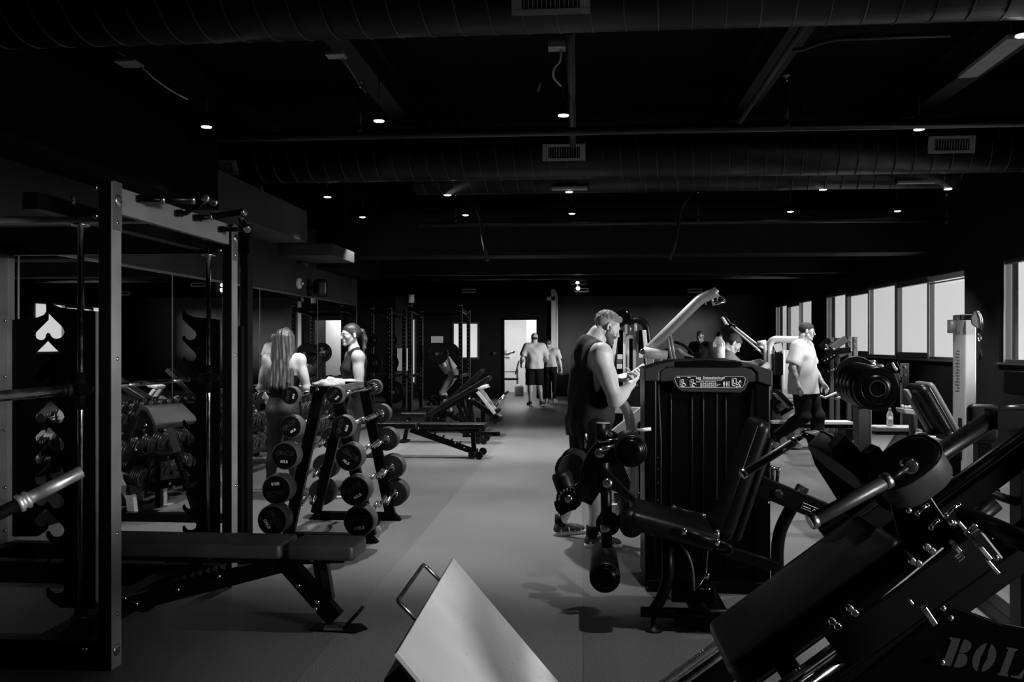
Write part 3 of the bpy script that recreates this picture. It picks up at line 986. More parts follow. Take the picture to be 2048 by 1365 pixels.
def body_prims(J, b=1.0, fem=False, arm=1.0, leg=1.0, hands=True):
    """J: joints in local coordinates; returns dict of lists by region"""
    o = {'torso': [], 'arm': [], 'leg': [], 'neck': [], 'hand': []}
    pel, che, nk = V(J['pelvis']), V(J['chest']), V(J['neck'])
    S = (V(J['shR']) - V(J['shL'])).normalized(); Sp = (V(J['hipR']) - V(J['hipL'])).normalized()
    up = (nk - pel).normalized(); F = up.cross(S).normalized(); m = Matrix((S, F, up)).transposed(); mp = Matrix((Sp, up.cross(Sp).normalized(), up)).transposed()
    T = o['torso']
    w = .93 if fem else 1.0
    T += [E_(pel, (.160 * b * (1.03 if fem else 1), .112 * b, .125), mp, .03), E_(pel.lerp(che, .45), (.138 * b * w, .103 * b, .17), m, .05), E_(che, (.160 * b * w, .118 * b, .19), m, .05)]
    for q in (-1, 1):
        T.append(E_(pel + Sp * (q * .072) - mp @ V((0, .055, 0)) - up * .05, (.082 * b, .085 * b, .09), mp, .03))
        if fem: T.append(E_(che + S * (q * .065) + F * .075 + up * .01, (.055, .05, .055), m, .03))
        else: T.append(E_(che + S * (q * .078) + F * .072 + up * .045, (.080 * b, .045 * b, .060), m, .035))
        sh = V(J['shR'] if q > 0 else J['shL'])
        T.append(C_(nk - up * .0, sh + up * .005, .052 * b * w, .050 * b * w, .04))
        T.append(C_(sh - up * .08 - S * q * .035 - F * .02, pel.lerp(che, .5) + S * q * .085 - F * .015, .058 * b * w, .045 * b * w, .05))
        T.append(E_(sh - S * q * .07 - F * .055 - up * .03, (.07 * b * w, .045 * b, .085), m, .05))
    hb = V(J['head']) + (J['hm'] @ V((0, -.022, -.06)))
    o['neck'] = [C_(nk - up * .02 - F * .005, hb, .066 * b * (.80 if fem else 1.02), .056 * b * (.84 if fem else 1.02), .035)]
    for sd in 'RL':
        q = 1 if sd == 'R' else -1
        sh, el, wr = V(J['sh' + sd]), V(J['el' + sd]), V(J['wr' + sd])
        ua = (el - sh); fa = (wr - el); k = arm
        bn = ((wr - el).normalized() - ua.normalized() * (wr - el).normalized().dot(ua.normalized()))
        bn = bn.normalized() if bn.length > .1 else F
        A = o['arm']
        A += [E_(sh, (.064 * k, .064 * k, .070 * k), m, .03), C_(sh, el, .051 * k, .040 * k, .03), E_(sh + ua * .45 + bn * .014 * k, (.041 * k, .041 * k, .085 * k), Matrix(frame_of(ua)[1:] + (ua.normalized(),)).transposed() if False else _al(ua), .03),
              E_(sh + ua * .5 - bn * .016 * k, (.038 * k, .038 * k, .09 * k), _al(ua), .03), C_(el, wr, .039 * k, .0265 * (k * .5 + .5), .02), E_(el + fa * .27, (.043 * k, .043 * k, .085 * k), _al(fa), .03)]
        if ('hand' + sd) in J:
            o['hand'] += hand_prims(wr, *J['hand' + sd][0], **J['hand' + sd][1])
        hp, kn, an = V(J['hip' + sd]), V(J['kn' + sd]), V(J['an' + sd]); th, sk = kn - hp, an - kn
        L = o['leg']; kf = leg * b
        fwd = mp @ V((0, 1, 0))
        L += [C_(hp, kn, .088 * kf, .054 * kf, .03), E_(hp + th * .4 + fwd * .02, (.074 * kf, .074 * kf, .16), _al(th), .03), C_(kn, an, .050 * kf, .034 * kf, .02),
              E_(kn + sk * .28 - fwd * .022, (.048 * kf, .048 * kf, .11), _al(sk), .03), E_(kn + fwd * .012, (.045 * kf,) * 3, None, .02), E_(an, (.034, .034, .04), None, .01)]
        ft = V(J.get('toe' + sd, an + fwd * .15 - Z * .05))
        L += [C_(an, ft, .032, .026, .02)]
    return o


def _al(d):
    d, s, u = frame_of(d)
    return Matrix((s, u, d)).transposed()


def shoe(J, sd, parent, material, name='shoe', sole='shoe_white', h=.006):
    an = V(J['an' + sd]); toe = V(J['toe' + sd]); d = toe - an; d.z = 0; L = .27; d.normalize()
    up = V(J.get('fup' + sd, (0, 0, 1)))
    dd = V(toe - an).normalized() if ('fup' + sd) in J else d
    s_ = dd.cross(up).normalized(); up = s_.cross(dd).normalized()
    zz = an.z if ('fup' + sd) in J else 0.0
    o0 = (V((an.x, an.y, 0)) if ('fup' + sd) not in J else an - up * .085) - dd * .055
    m = Matrix((s_, dd, up)).transposed()
    P = lambda x, y, z: o0 + m @ V((x, y, z))
    pts = [P(0, 0, 0), P(0, L, .15), P(.05, 0, 0), P(-.05, L, .15)]
    lo = [min(p[i] for p in pts) - .07 for i in range(3)]; hi = [max(p[i] for p in pts) + .07 for i in range(3)]
    S = Sdf(lo, hi, h)
    S.ell(P(0, .045, .045), (.036, .048, .042), m, .01); S.ell(P(0, .19, .038), (.046, .078, .036), m, .03); S.cone(P(0, .06, .075), P(0, .17, .045), .036, .036, .03)
    S.cone(P(0, .04, .06), P(0, .05, .105), .036, .036, .02)
    S.cut(lambda X, Y, Zz: -((X - o0.x) * up.x + (Y - o0.y) * up.y + (Zz - o0.z) * up.z) + .022)
    sh = S.mesh(name, material, parent)
    S = Sdf(lo, hi, h)
    for (y, rx, ry) in ((.045, .040, .052), (.12, .036, .08), (.195, .050, .082)): S.ell(P(0, y, .015), (rx, ry, .05), m, .02)
    S.cut(lambda X, Y, Zz: np.abs((X - o0.x) * up.x + (Y - o0.y) * up.y + (Zz - o0.z) * up.z - .016) - .015)
    S.mesh('sole', sole, sh)
    return sh


def bounds(prims, m=.05):
    lo = [1e9] * 3; hi = [-1e9] * 3
    for p in prims:
        r = (max(p[3], p[4]) if p[0] == 'c' else max(p[2])) + m
        for q in ((p[1], p[2]) if p[0] == 'c' else (p[1],)):
            for i in range(3): lo[i] = min(lo[i], q[i] - r); hi[i] = max(hi[i], q[i] + r)
    return lo, hi


def skin(prims, name, material, parent, h, cuts=(), warps=(), off=0.0):
    lo, hi = bounds(prims, .04 + off)
    S = Sdf(lo, hi, h).run(prims, off)
    for w in warps: S.warp(w)
    for c in cuts: S.cut(c)
    return S.mesh(name, material, parent)


def outside(prims, off=0.0):
    """returns a fn usable in cut(): removes what lies inside the given prims"""
    def f(X, Y, Zz):
        lo = (float(X.min()), float(Y.min()), float(Zz.min())); hi = (float(X.max()), float(Y.max()), float(Zz.max()))
        S = Sdf(lo, hi, (hi[0] - lo[0]) / max(1, X.shape[0] - 1)); S.h = (hi[0] - lo[0]) / max(1, X.shape[0] - 1)
        S.n = np.array([X.shape[0], Y.shape[1], Zz.shape[2]]); S.ax = [X[:, 0, 0], Y[0, :, 0], Zz[0, 0, :]]; S.lo = np.array(lo, np.float32)
        S.d = np.full(S.n, .2, np.float32); S.run(prims, off)
        return -S.d
    return f


def person(label, base, yaw, group=None):
    """Empty at the feet; local +Y is the way the body faces; yaw: world heading of +Y in degrees (0 = +Y)"""
    t = thing('person', label, 'person', base, group)
    t.rotation_euler = (0, 0, R(yaw))
    t['_p'] = 1
    del t['_p']
    return t


STD = dict(pelvis=(0, 0, .96), chest=(0, 0, 1.27), neck=(0, -.01, 1.48), head=(0, .02, 1.63), hm=rot3(0, 0),
           shR=(.185, -.01, 1.43), shL=(-.185, -.01, 1.43), elR=(.235, -.03, 1.15), elL=(-.235, -.03, 1.15), wrR=(.25, .03, .90), wrL=(-.25, .03, .90),
           hipR=(.088, 0, .90), hipL=(-.088, 0, .90), knR=(.10, .02, .50), knL=(-.10, .02, .50), anR=(.11, -.02, .09), anL=(-.11, -.02, .09), toeR=(.13, .13, .03), toeL=(-.13, .13, .03))
REL = (25, 28, 32, 36)


def relaxed(d=(0, .05, -1), side='R'):
    n = V((1, .15, 0)) if side == 'R' else V((-1, .15, 0))
    return ((d, n, 1 if side == 'R' else -1, REL), dict())
# ---------------- the man with the phone
def build_phone_man():
    th = person('bearded man in a dark sleeveless shirt and black shorts looking down at a phone', V((.055, 6.62, 0)), -72)
    J = dict(STD)
    J.update(pelvis=(0, -.01, .97), chest=(0, -.015, 1.27), neck=(0, .025, 1.49), head=(0, .135, 1.628), hm=rot3(0, 25),
             shR=(.205, .02, 1.42), shL=(-.205, .02, 1.42), elR=(.275, .10, 1.09), elL=(-.285, .07, 1.12), wrR=(.135, .285, 1.20), wrL=(-.115, .255, 1.235),
             hipR=(.09, -.01, .92), hipL=(-.09, -.01, .92), knR=(.125, .03, .50), knL=(-.17, .0, .50), anR=(.15, -.03, .09), anL=(-.30, -.14, .09), toeR=(.19, .12, .03), toeL=(-.33, .01, .03))
    # phone frame: long axis up-forward, screen to the face
    pc = V((.035, .375, 1.285)); pl = V((.02, .80, .52)).normalized(); pn = V((.80, -.32, .55)); ps = pl.cross(pn).normalized(); pn = ps.cross(pl).normalized()
    J['handR'] = (((-.75, .60, .28), (.55, .25, -.75), 1, ((38, 52, 30), (42, 55, 34), (46, 58, 34), (50, 58, 34))), dict(s=1.08, thumb=(.85, .25, -10)))
    J['handL'] = (((.65, .74, .18), (-.5, .2, -.8), -1, ((34, 48, 30), (38, 50, 30), (42, 54, 30), (48, 56, 30))), dict(s=1.08, thumb=(.9, .25, -12)))
    B = body_prims(J, 1.05, arm=1.30, leg=1.06)
    H = head_prims(J['head'], J['hm'], 1.02)
    trap = [C_((0, -.02, 1.47), (.14, .0, 1.44), .062, .055, .04), C_((0, -.02, 1.47), (-.14, .0, 1.44), .062, .055, .04), C_((0, -.035, 1.45), (0, .06, 1.58), .066, .060, .03)]
    allp = B['torso'] + B['neck'] + trap + B['arm'] + B['leg'] + H + B['hand']
    skin(allp, 'body', 'skin', th, .0048)
    # tank top: torso inflated, long and loose, deep arm holes
    hemz = .80
    def folds(X, Y, Zz):
        low = np.clip((1.25 - Zz) / .4, 0, 1)
        a = np.arctan2(X, Y + .02)
        return -.010 * low - .006 * low * np.sin(9 * a + 3 * np.sin(5 * Zz)) - .0035 * np.sin(38 * (Zz + .35 * Y) + 2.2 * np.sin(11 * X)) * np.clip((1.3 - Zz) / .25, 0, 1)
    T = B['torso'] + [C_((0, -.01, .66), (0, -.02, 1.15), .178, .152, .05, flat=((0, 1, 0), .84)), E_((0, .04, 1.05), (.16, .135, .22), None, .06), C_((0, -.02, 1.47), (.13, .0, 1.445), .062, .055, .04), C_((0, -.02, 1.47), (-.13, .0, 1.445), .062, .055, .04), C_((0, -.035, 1.43), (0, -.01, 1.50), .070, .064, .04)]
    holes = []
    for q in (1, -1):
        holes += [C_((q * .255, .03, 1.50), (q * .215, .02, 1.12), .098, .060, .02), E_((q * .25, -.025, 1.40), (.085, .115, .12), None, .02), C_((q * .30, -.02, 1.50), (q * .285, -.01, 1.18), .105, .075, .02)]
    neckhole = [E_((0, .085, 1.545), (.10, .105, .085), None, .02), E_((0, .035, 1.585), (.072, .072, .062), None, .01)]
    skin(T, 'tank_top', 'cloth_dark', th, .0055, cuts=[lambda X, Y, Zz: hemz - .02 * np.cos(2 * np.arctan2(Y, X)) - Zz, lambda X, Y, Zz: Zz - 1.57, outside(holes), outside(neckhole)], warps=[folds], off=.011)
    # trim around the arm holes
    # shorts
    Lg = [p for p in B['leg']] + [B['torso'][0], B['torso'][3], B['torso'][5 + 3]] if False else [p for p in B['leg']] + B['torso'][:1]
    ex = [C_((q * .095, -.01, .88), ((.125 if q > 0 else -.155), .01, .57), .105, .092, .03) for q in (1, -1)]
    skin(Lg + ex, 'shorts', 'cloth_black', th, .007, cuts=[lambda X, Y, Zz: .55 - Zz, lambda X, Y, Zz: Zz - .98], warps=[lambda X, Y, Zz: -.004 * np.sin(60 * X + 20 * Y)], off=.012)
    # hair: short crop on top, faded sides
    hc = V(J['head']); hm = J['hm']; Pn = lambda x, y, z: hc + hm @ V((x, y, z)) * 1.02
    hf = [E_(Pn(0, -.016, .040), (.0755, .0955, .0835), hm, .01), E_(Pn(0, .012, .078), (.056, .078, .036), hm, .02), C_(Pn(-.028, .066, .086), Pn(.028, .066, .086), .016, .016, .02)]
    inv = hm.transposed()
    def hl(X, Y, Zz):
        x, y, z = X - hc.x, Y - hc.y, Zz - hc.z
        lx = inv[0][0] * x + inv[0][1] * y + inv[0][2] * z; ly = inv[1][0] * x + inv[1][1] * y + inv[1][2] * z; lz = inv[2][0] * x + inv[2][1] * y + inv[2][2] * z
        return lx, ly, lz
    def hcut(X, Y, Zz):
        lx, ly, lz = hl(X, Y, Zz)
        return np.maximum((.012 + .75 * np.clip(ly + .0, 0, 1) - lz), (ly - .085)) * .7
    def hw(X, Y, Zz):
        return -.004 * np.sin(170 * X + 60 * Zz) * np.sin(150 * Y + 40 * X) * np.clip((Zz - hc.z - .03) * 18, 0, 1)
    skin(hf, 'hair', 'hair_fair', th, .004, cuts=[hcut], warps=[hw])
    bp = [p for p in head_prims(J['head'], hm, 1.02) if True][2:8]
    def bcut(X, Y, Zz):
        lx, ly, lz = hl(X, Y, Zz)
        return np.maximum(lz + .040 + .25 * np.clip(ly - .05, -1, 1) * 0, -(ly + .018))
    hp = head_prims(J['head'], hm, 1.02)
    skin([hp[0]], 'hair_sides', 'hair_fade', th, .004, cuts=[lambda X, Y, Zz: (-.050 + 1.1 * np.clip(hl(X, Y, Zz)[1] + .015, 0, 1) - hl(X, Y, Zz)[2]) * .7, lambda X, Y, Zz: hl(X, Y, Zz)[2] - .05, outside([E_(Pn(q * .082, -.010, .0), (.02, .024, .038), hm, 0) for q in (-1, 1)])], off=.0025)
    def bcut(X, Y, Zz):
        lx, ly, lz = hl(X, Y, Zz)
        return np.maximum(np.minimum(lz + .040, np.maximum(ly - .022, lz - .004)), np.maximum(-(ly + .008), -(lz + .125)))
    skin([hp[1], hp[2], hp[4], hp[6], C_(Pn(-.02, .084, -.047), Pn(.02, .084, -.047), .006, .006, .01)], 'beard', 'beard', th, .004, cuts=[bcut, outside([C_(Pn(-.016, .098, -.062), Pn(.016, .098, -.062), .005, .005, .0)])], off=.007)
    for q in (-1, 1):
        MB().cyl(Pn(q * .086, -.004, -.002), Pn(q * .092, .0, -.006), .006, n=8).tube([Pn(q * .089, -.002, -.004), Pn(q * .089, .004, -.034)], .003, n=6).build('earbud', 'white_paint', th) if False else None
    for sd in 'RL':
        an = V(J['an' + sd]); MB().lathe(an + V((0, 0, -.02)), (0, 0, 1), [(.046, 0), (.047, .05), (.046, .09)], 18).build('sock', 'cloth_black', th, local=True)
        s = shoe(J, sd, th, 'shoe_dark', h=.0055)
        d = V(J['toe' + sd]) - an; d.z = 0; d.normalize(); sv = d.cross(Z)
        o0 = V((an.x, an.y, 0)) - d * .055
        st = MB()
        for (y, z) in ((.03, .07), (.10, .072), (.15, .06), (.205, .045)):
            pts = [o0 + d * (y + .01 * math.cos(a)) + sv * (.0435 * math.cos(a)) + Z * (.028 + (z - .022) * math.sin(a)) for a in [math.pi * i / 8 for i in range(9)]]
            st.tube(pts, .0065, n=6)
        st.build('shoe_stripes', 'shoe_white', s, local=True)
    th['label'] = 'bearded man in a dark sleeveless shirt and black shorts looking down at a phone'
    face_marks(J['head'], hm, 1.02, th, 'beard')
    # earbud in his ear and the phone he holds
    mw = Matrix.Translation(th.location) @ Matrix.Rotation(R(-72), 4, 'Z')
    e = MB(); q = Pn(.088, .0, -.004); q2 = Pn(.090, .012, -.030)
    e.sphere(mw @ q, .0075, 10).tube([mw @ q, mw @ q2], .0035, n=6)
    e.solo('earbud', 'small white earbud in the ear of the man with the phone', 'earbud', 'white_paint')
    W3 = mw.to_3x3(); pcw = mw @ pc; a, b, c = W3 @ ps, W3 @ pl, W3 @ pn
    t = thing('phone', 'light coloured phone held by the man in the sleeveless shirt', 'phone', pcw)
    MB().pad(pcw, a, b, c, .075, .155, .009, .004, 3).build('phone_case', 'vinyl_light', t)
    MB().frame_box(pcw + c * .0048, a, b, c, .068, .146, .0008).build('screen', 'screen_glow', t)
    g = MB()
    for (u, v_, sx, sy) in ((0, .05, .05, .010), (0, .03, .052, .016), (-.008, .005, .04, .008), (0, -.02, .05, .012), (.01, -.045, .03, .010)): g.frame_box(pcw + c * .0055 + a * u + b * v_, a, b, c, sx, sy, .0006)
    g.build('screen_text', 'mid_paint', t)
build_phone_man()
# ---------------- other people
def hairfn(hc, hm):
    inv = hm.transposed(); hc = V(hc)
    def hl(X, Y, Zz):
        x, y, z = X - hc.x, Y - hc.y, Zz - hc.z
        return (inv[0][0] * x + inv[0][1] * y + inv[0][2] * z, inv[1][0] * x + inv[1][1] * y + inv[1][2] * z, inv[2][0] * x + inv[2][1] * y + inv[2][2] * z)
    return hl


def make_person(label, base, yaw, scale=1.0, J=None, fem=False, b=1.0, h=.008, skin_m='skin', top='tee', top_m='cloth_white', topz=.86,
                low='trousers', low_m='cloth_black', lowz=.12, shoes='shoe_dark', sole='shoe_white', hair='short', hair_m='hair_dark', arm=1.0, leg=1.0, hands=True, cap=None, body_extra=()):
    th = person(label, base, yaw); th.scale = (scale,) * 3
    K = dict(STD)
    if fem: K.update(shR=(.165, -.01, 1.42), shL=(-.165, -.01, 1.42), elR=(.205, -.03, 1.15), elL=(-.205, -.03, 1.15), wrR=(.22, .03, .91), wrL=(-.22, .03, .91))
    if J: K.update(J)
    for sd in 'RL':
        if hands and 'hand' + sd not in K:
            d = V(K['wr' + sd]) - V(K['el' + sd]); K['hand' + sd] = relaxed(tuple(d), sd)
    B = body_prims(K, b, fem, arm, leg)
    H = head_prims(K['head'], K['hm'], .96 if fem else 1.0, fem)
    skin(B['torso'] + B['neck'] + B['arm'] + B['leg'] + H + B['hand'] + list(body_extra), 'body', skin_m, th, h)
    nk = V(K['neck']); up = (nk - V(K['pelvis'])).normalized(); S = (V(K['shR']) - V(K['shL'])).normalized(); F = up.cross(S).normalized()
    pel = V(K['pelvis'])
    if top == 'tee':
        T = list(B['torso']); loose = .020
        slv = []
        for sd in 'RL':
            sh, el = V(K['sh' + sd]), V(K['el' + sd])
            T.append(C_(sh - up * .0, sh.lerp(el, .68), .070 * arm, .074 * arm, .03))
        T.append(C_(V(K['chest']), pel + up * (topz - pel.z - .14), .150 * b, (.172 if fem else .205) * b, .06, flat=(tuple(F), .88)))
        cuts = [lambda X, Y, Zz, o=pel + up * (topz - pel.z): -((X - o.x) * up.x + (Y - o.y) * up.y + (Zz - o.z) * up.z), outside([E_(nk + F * .045 + up * .055, (.078, .078, .065), None, .01)])]
        for sd in 'RL':
            sh, el = V(K['sh' + sd]), V(K['el' + sd]); d = (el - sh).normalized(); q = sh.lerp(el, .62)
            # cut only the sleeve's end
            T2 = q
            cuts.append(outside([C_(q + d * .085, q + d * .30, .085, .085, 0)]))
        wf = lambda X, Y, Zz: -.006 * np.sin(34 * (X * S.x + Y * S.y) + 16 * Zz + 2 * np.sin(9 * Zz)) * np.clip((1.45 - Zz) * 3, 0, 1) - .005 * np.sin(22 * Zz + 16 * X - 12 * Y) * np.clip((1.4 - Zz) * 3, 0, 1)
        skin(T, 'shirt', top_m, th, h, cuts=cuts, warps=[wf], off=.013)
    elif top == 'crop':
        cuts = [lambda X, Y, Zz: topz - Zz, outside([E_(nk + up * .06 + F * .03, (.085, .085, .09), None, .01)] + [C_(V(K['sh' + sd]) + S * (q * .035) + up * .12, V(K['sh' + sd]) + S * (q * .03) - up * .14, .075, .058, .01) for sd, q in (('R', 1), ('L', -1))])]
        skin(B['torso'], 'top', top_m, th, h, cuts=cuts, off=.006)
    elif top == 'strapless':
        cuts = [lambda X, Y, Zz: topz - Zz, lambda X, Y, Zz: Zz - 1.27, outside(B['arm'], .004)]
        skin(B['torso'], 'top', top_m, th, h, cuts=cuts, off=.006)
    if low:
        L = list(B['leg']) + B['torso'][:1] + B['torso'][3:5] + [B['torso'][8]] if not fem else list(B['leg']) + B['torso'][:2] + [p for p in B['torso'] if p[0] == 'e' and abs(p[1][2] - (pel.z - .05)) < .06]
        if low == 'shorts':
            for sd in 'RL': L.append(C_(V(K['hip' + sd]) - up * .02, V(K['hip' + sd]).lerp(V(K['kn' + sd]), .95), .10 * b, .092 * b, .03))
        if low == 'trousers':
            for sd in 'RL':
                L.append(C_(V(K['hip' + sd]) - up * .02, V(K['kn' + sd]), .098 * b, .072 * b, .03)); L.append(C_(V(K['kn' + sd]), V(K['an' + sd]), .070 * b, .055 * b, .03))
        kw = [lambda X, Y, Zz: -.006 * np.sin(19 * Zz + 14 * X) * np.sin(11 * Zz - 9 * X + 1)] if low != 'leggings' else []
        skin(L, {'shorts': 'shorts', 'trousers': 'trousers', 'leggings': 'leggings'}[low], low_m, th, h,
             cuts=[lambda X, Y, Zz: lowz - Zz, lambda X, Y, Zz, o=pel + up * ((topz - pel.z + .04) if top == 'tee' else .09): (X - o.x) * up.x + (Y - o.y) * up.y + (Zz - o.z) * up.z], warps=kw, off=.012 if low != 'leggings' else .005)
    for sd in 'RL': shoe(K, sd, th, shoes, sole=sole, h=max(h, .0065))
    hl = hairfn(K['head'], K['hm']); hc = V(K['head']); hm = K['hm']; s = .96 if fem else 1
    Pn = lambda x, y, z: hc + hm @ V((x, y, z)) * s
    if hair == 'short':
        hf = [E_(Pn(0, -.016, .040), (.0762, .0952, .084), hm, .01), E_(Pn(0, .026, .070), (.056, .056, .032), hm, .02)]
        def cutf(X, Y, Zz):
            lx, ly, lz = hl(X, Y, Zz); return np.maximum(-.05 + .95 * np.clip(ly + .03, 0, 1) - lz, ly - .083) * .7
        skin(hf, 'hair', hair_m, th, min(h, .006), cuts=[cutf])
    elif hair == 'long':
        hf = [E_(Pn(0, -.014, .038), (.084, .100, .092), hm, .02)]
        b0 = Pn(0, -.07, .02)
        for i in range(-4, 5):
            x = i * .026; hf.append(C_(Pn(x * .8, -.055 - .02 * math.cos(i * .35), .03), V((hc.x - .012 + x * 1.25, -.125 + .0022 * i * i, 1.155 + .012 * math.sin(i * 2.3))), .034, .028, .016))
        for q in (-1, 1): hf += [C_(Pn(q * .07, -.0, .03), V((hc.x + q * .095, -.03, 1.45)), .028, .030, .02), C_(V((hc.x + q * .095, -.03, 1.45)), V((hc.x - .01 + q * .105, -.10, 1.20)), .032, .026, .02)]
        def wf(X, Y, Zz): return -.0045 * np.sin(90 * X + 3 * np.sin(7 * Zz)) - .003 * np.sin(170 * X + 5 * np.sin(4 * Zz)) + .012 * np.clip((1.20 - Zz) * 12, 0, 1) * np.abs(np.sin(45 * X))
        def cutf(X, Y, Zz):
            lx, ly, lz = hl(X, Y, Zz); return np.minimum(ly - .052, lz + .13)
        skin(hf, 'hair', 'long_hair', th, .005, cuts=[cutf], warps=[wf])
    elif hair in ('pony', 'bun'):
        hf = [E_(Pn(0, -.018, .040), (.0775, .095, .086), hm, .01)]
        def cutf(X, Y, Zz):
            lx, ly, lz = hl(X, Y, Zz); return np.maximum(-.035 + .80 * np.clip(ly + .03, 0, 1) - lz, ly - .080) * .7
        hr = skin(hf, 'hair', 'pony_hair', th, min(h, .0055), cuts=[cutf])
        pt = [C_(Pn(0, -.10, .045), Pn(0, -.135, .030), .022, .026, .01), C_(Pn(0, -.135, .030), Pn(.0, -.160, -.05), .028, .028, .02), C_(Pn(0, -.160, -.05), Pn(.0, -.150, -.145), .027, .017, .02), C_(Pn(0, -.15, -.145), Pn(0, -.145, -.20), .016, .008, .02)]
        skin(pt, 'ponytail', 'pony_hair', th, min(h, .0055), warps=[lambda X, Y, Zz: -.002 * np.sin(180 * X) - .002 * np.sin(180 * Y)])
        MB().lathe(Pn(0, -.094, .045), hm @ V((0, -1, -.2)), [(.021, 0), (.024, .006), (.021, .012)], 14).build('hair_tie', 'cloth_black', th, local=True)
    elif hair == 'cap':
        c = [E_(Pn(0, -.012, .045), (.082, .102, .085), hm, .01)]
        def cutf(X, Y, Zz):
            lx, ly, lz = hl(X, Y, Zz); return np.maximum(.022 - lz, 0) + np.where(lz < .022, .0, -.01) + 0 * lx
        def cutg(X, Y, Zz):
            lx, ly, lz = hl(X, Y, Zz); return (.015 - lz)
        cp = skin(c, 'cap', 'cloth_white', th, min(h, .007), cuts=[cutg, outside([E_(Pn(0, -.105, .03), (.028, .03, .022), hm, 0)])])
        MB().pad(Pn(0, .125, .028), hm @ V((1, 0, 0)), hm @ V((0, 1, -.15)), hm @ V((0, .15, 1)), .13, .08, .006, .003).build('cap_brim', 'cloth_white', cp, local=True)
        hf = [E_(Pn(0, -.020, .020), (.077, .092, .07), hm, .01)]
        skin(hf, 'hair', hair_m, th, min(h, .007), cuts=[lambda X, Y, Zz: (-.055 + .95 * np.clip(hl(X, Y, Zz)[1] + .03, 0, 1) - hl(X, Y, Zz)[2]) * .7, lambda X, Y, Zz: hl(X, Y, Zz)[2] - .03])
    if h < .009: face_marks(K['head'], K['hm'], s, th)
    return th, K


# long haired woman, back to the camera
make_person('woman with long straight brown hair seen from behind in patterned leggings', V((PY(568, 700, 8.2).x, 8.2, 0)), -10, .945,
            J=dict(head=(.015, .01, 1.62), hm=rot3(-12, 6), shR=(.175, 0, 1.42), shL=(-.175, 0, 1.42), elR=(.255, .0, 1.14), elL=(-.255, .0, 1.14), wrR=(.12, .19, 1.13), wrL=(-.12, .19, 1.13),
                   handR=(((-.8, .5, 0), (.3, .6, .7), 1, REL), {}), handL=(((.8, .5, 0), (-.3, .6, .7), -1, REL), {}),
                   anL=(-.145, -.04, .09), anR=(.115, .0, .09), toeL=(-.16, .12, .03), toeR=(.14, .16, .03), knL=(-.115, .0, .5), knR=(.10, .03, .5), hipL=(-.09, 0, .9), hipR=(.09, 0, .9)),
            fem=True, b=1.04, h=.006, top='strapless', top_m='cloth_black', topz=1.0, low='leggings', low_m='legging', lowz=.17, shoes='shoe_dark', hair='long', arm=1.03, leg=1.0)
# woman with the ponytail, facing left
pw_, pk = make_person('woman with a dark ponytail in a grey sports top facing left', V((PY(708, 700, 8.5).x, 8.5, 0)), 108, .975,
            J=dict(head=(0, .035, 1.625), hm=rot3(22, 3), neck=(0, .0, 1.475), shR=(.165, .02, 1.405), shL=(-.165, -.03, 1.405), elR=(.20, .05, 1.14), elL=(-.225, -.04, 1.13), wrR=(.06, .25, 1.14), wrL=(-.05, .20, 1.17),
                   handR=(((-.7, .6, .1), (.2, .4, .8), 1, (70, 75, 80, 80)), {}), handL=(((.55, .8, .12), (-.5, .5, .7), -1, (75, 80, 85, 85)), {})),
            fem=True, b=.96, h=.0052, top='crop', top_m='cloth_dark', topz=1.0, low='leggings', low_m='legging', lowz=.17, shoes='shoe_dark', hair='pony', arm=1.0)
# man in the white tee shirt walking by the windows
make_person('man in an oversized white tee shirt and black trousers walking past the leg extension machine', V((PY(1606, 700, 12.25).x, 12.25, 0)), -122, 1.02,
            J=dict(pelvis=(0, 0, .95), head=(-.0, .05, 1.635), hm=rot3(28, 8), elR=(.26, -.06, 1.15), elL=(-.27, .04, 1.14), wrR=(.24, .02, .91), wrL=(-.34, .16, .93),
                   knR=(.10, .04, .50), anR=(.10, -.30, .24), toeR=(.10, -.26, .09), fupR=(0, -.75, .6), knL=(-.10, .16, .50), anL=(-.11, .17, .09), toeL=(-.13, .32, .03), hipR=(.09, 0, .90), hipL=(-.09, 0, .90)),
            b=1.12, h=.0065, skin_m='skin_tattoo', top='tee', top_m='cloth_white', topz=.80, low='trousers', low_m='cloth_black', lowz=.13, shoes='shoe_white', hair='short', arm=1.12)
# two people walking to the doorway
make_person('man in a white cap, grey tee shirt and black shorts walking to the doorway', V((PY(1069, 700, 21.2).x, 21.2, 0)), 6, 1.0,
            J=dict(elR=(.30, .02, 1.16), wrR=(.24, .2, 1.05), elL=(-.29, -.03, 1.15), wrL=(-.32, .12, 1.02), knR=(.12, .02, .5), anR=(.16, -.10, .13), toeR=(.20, -.02, .04), anL=(-.10, .02, .09)),
            b=1.18, h=.012, top='tee', top_m='cloth_light', topz=.90, low='shorts', low_m='cloth_black', lowz=.50, hair='cap', hair_m='hair_dark', arm=1.2, leg=1.0)
make_person('woman in a light top and black leggings walking right of the capped man', V((PY(1101, 700, 22.2).x, 22.2, 0)), -14, .93,
            J=dict(head=(-.07, .05, 1.60), hm=rot3(0, 20), elR=(.26, -.02, 1.14), wrR=(.31, .0, .90), shR=(.18, 0, 1.40), neck=(-.03, 0, 1.47)),
            fem=True, b=1.1, h=.012, top='tee', top_m='cloth_light', topz=.98, low='leggings', low_m='cloth_black', lowz=.12, shoes='shoe_white', hair='pony', arm=1.05)
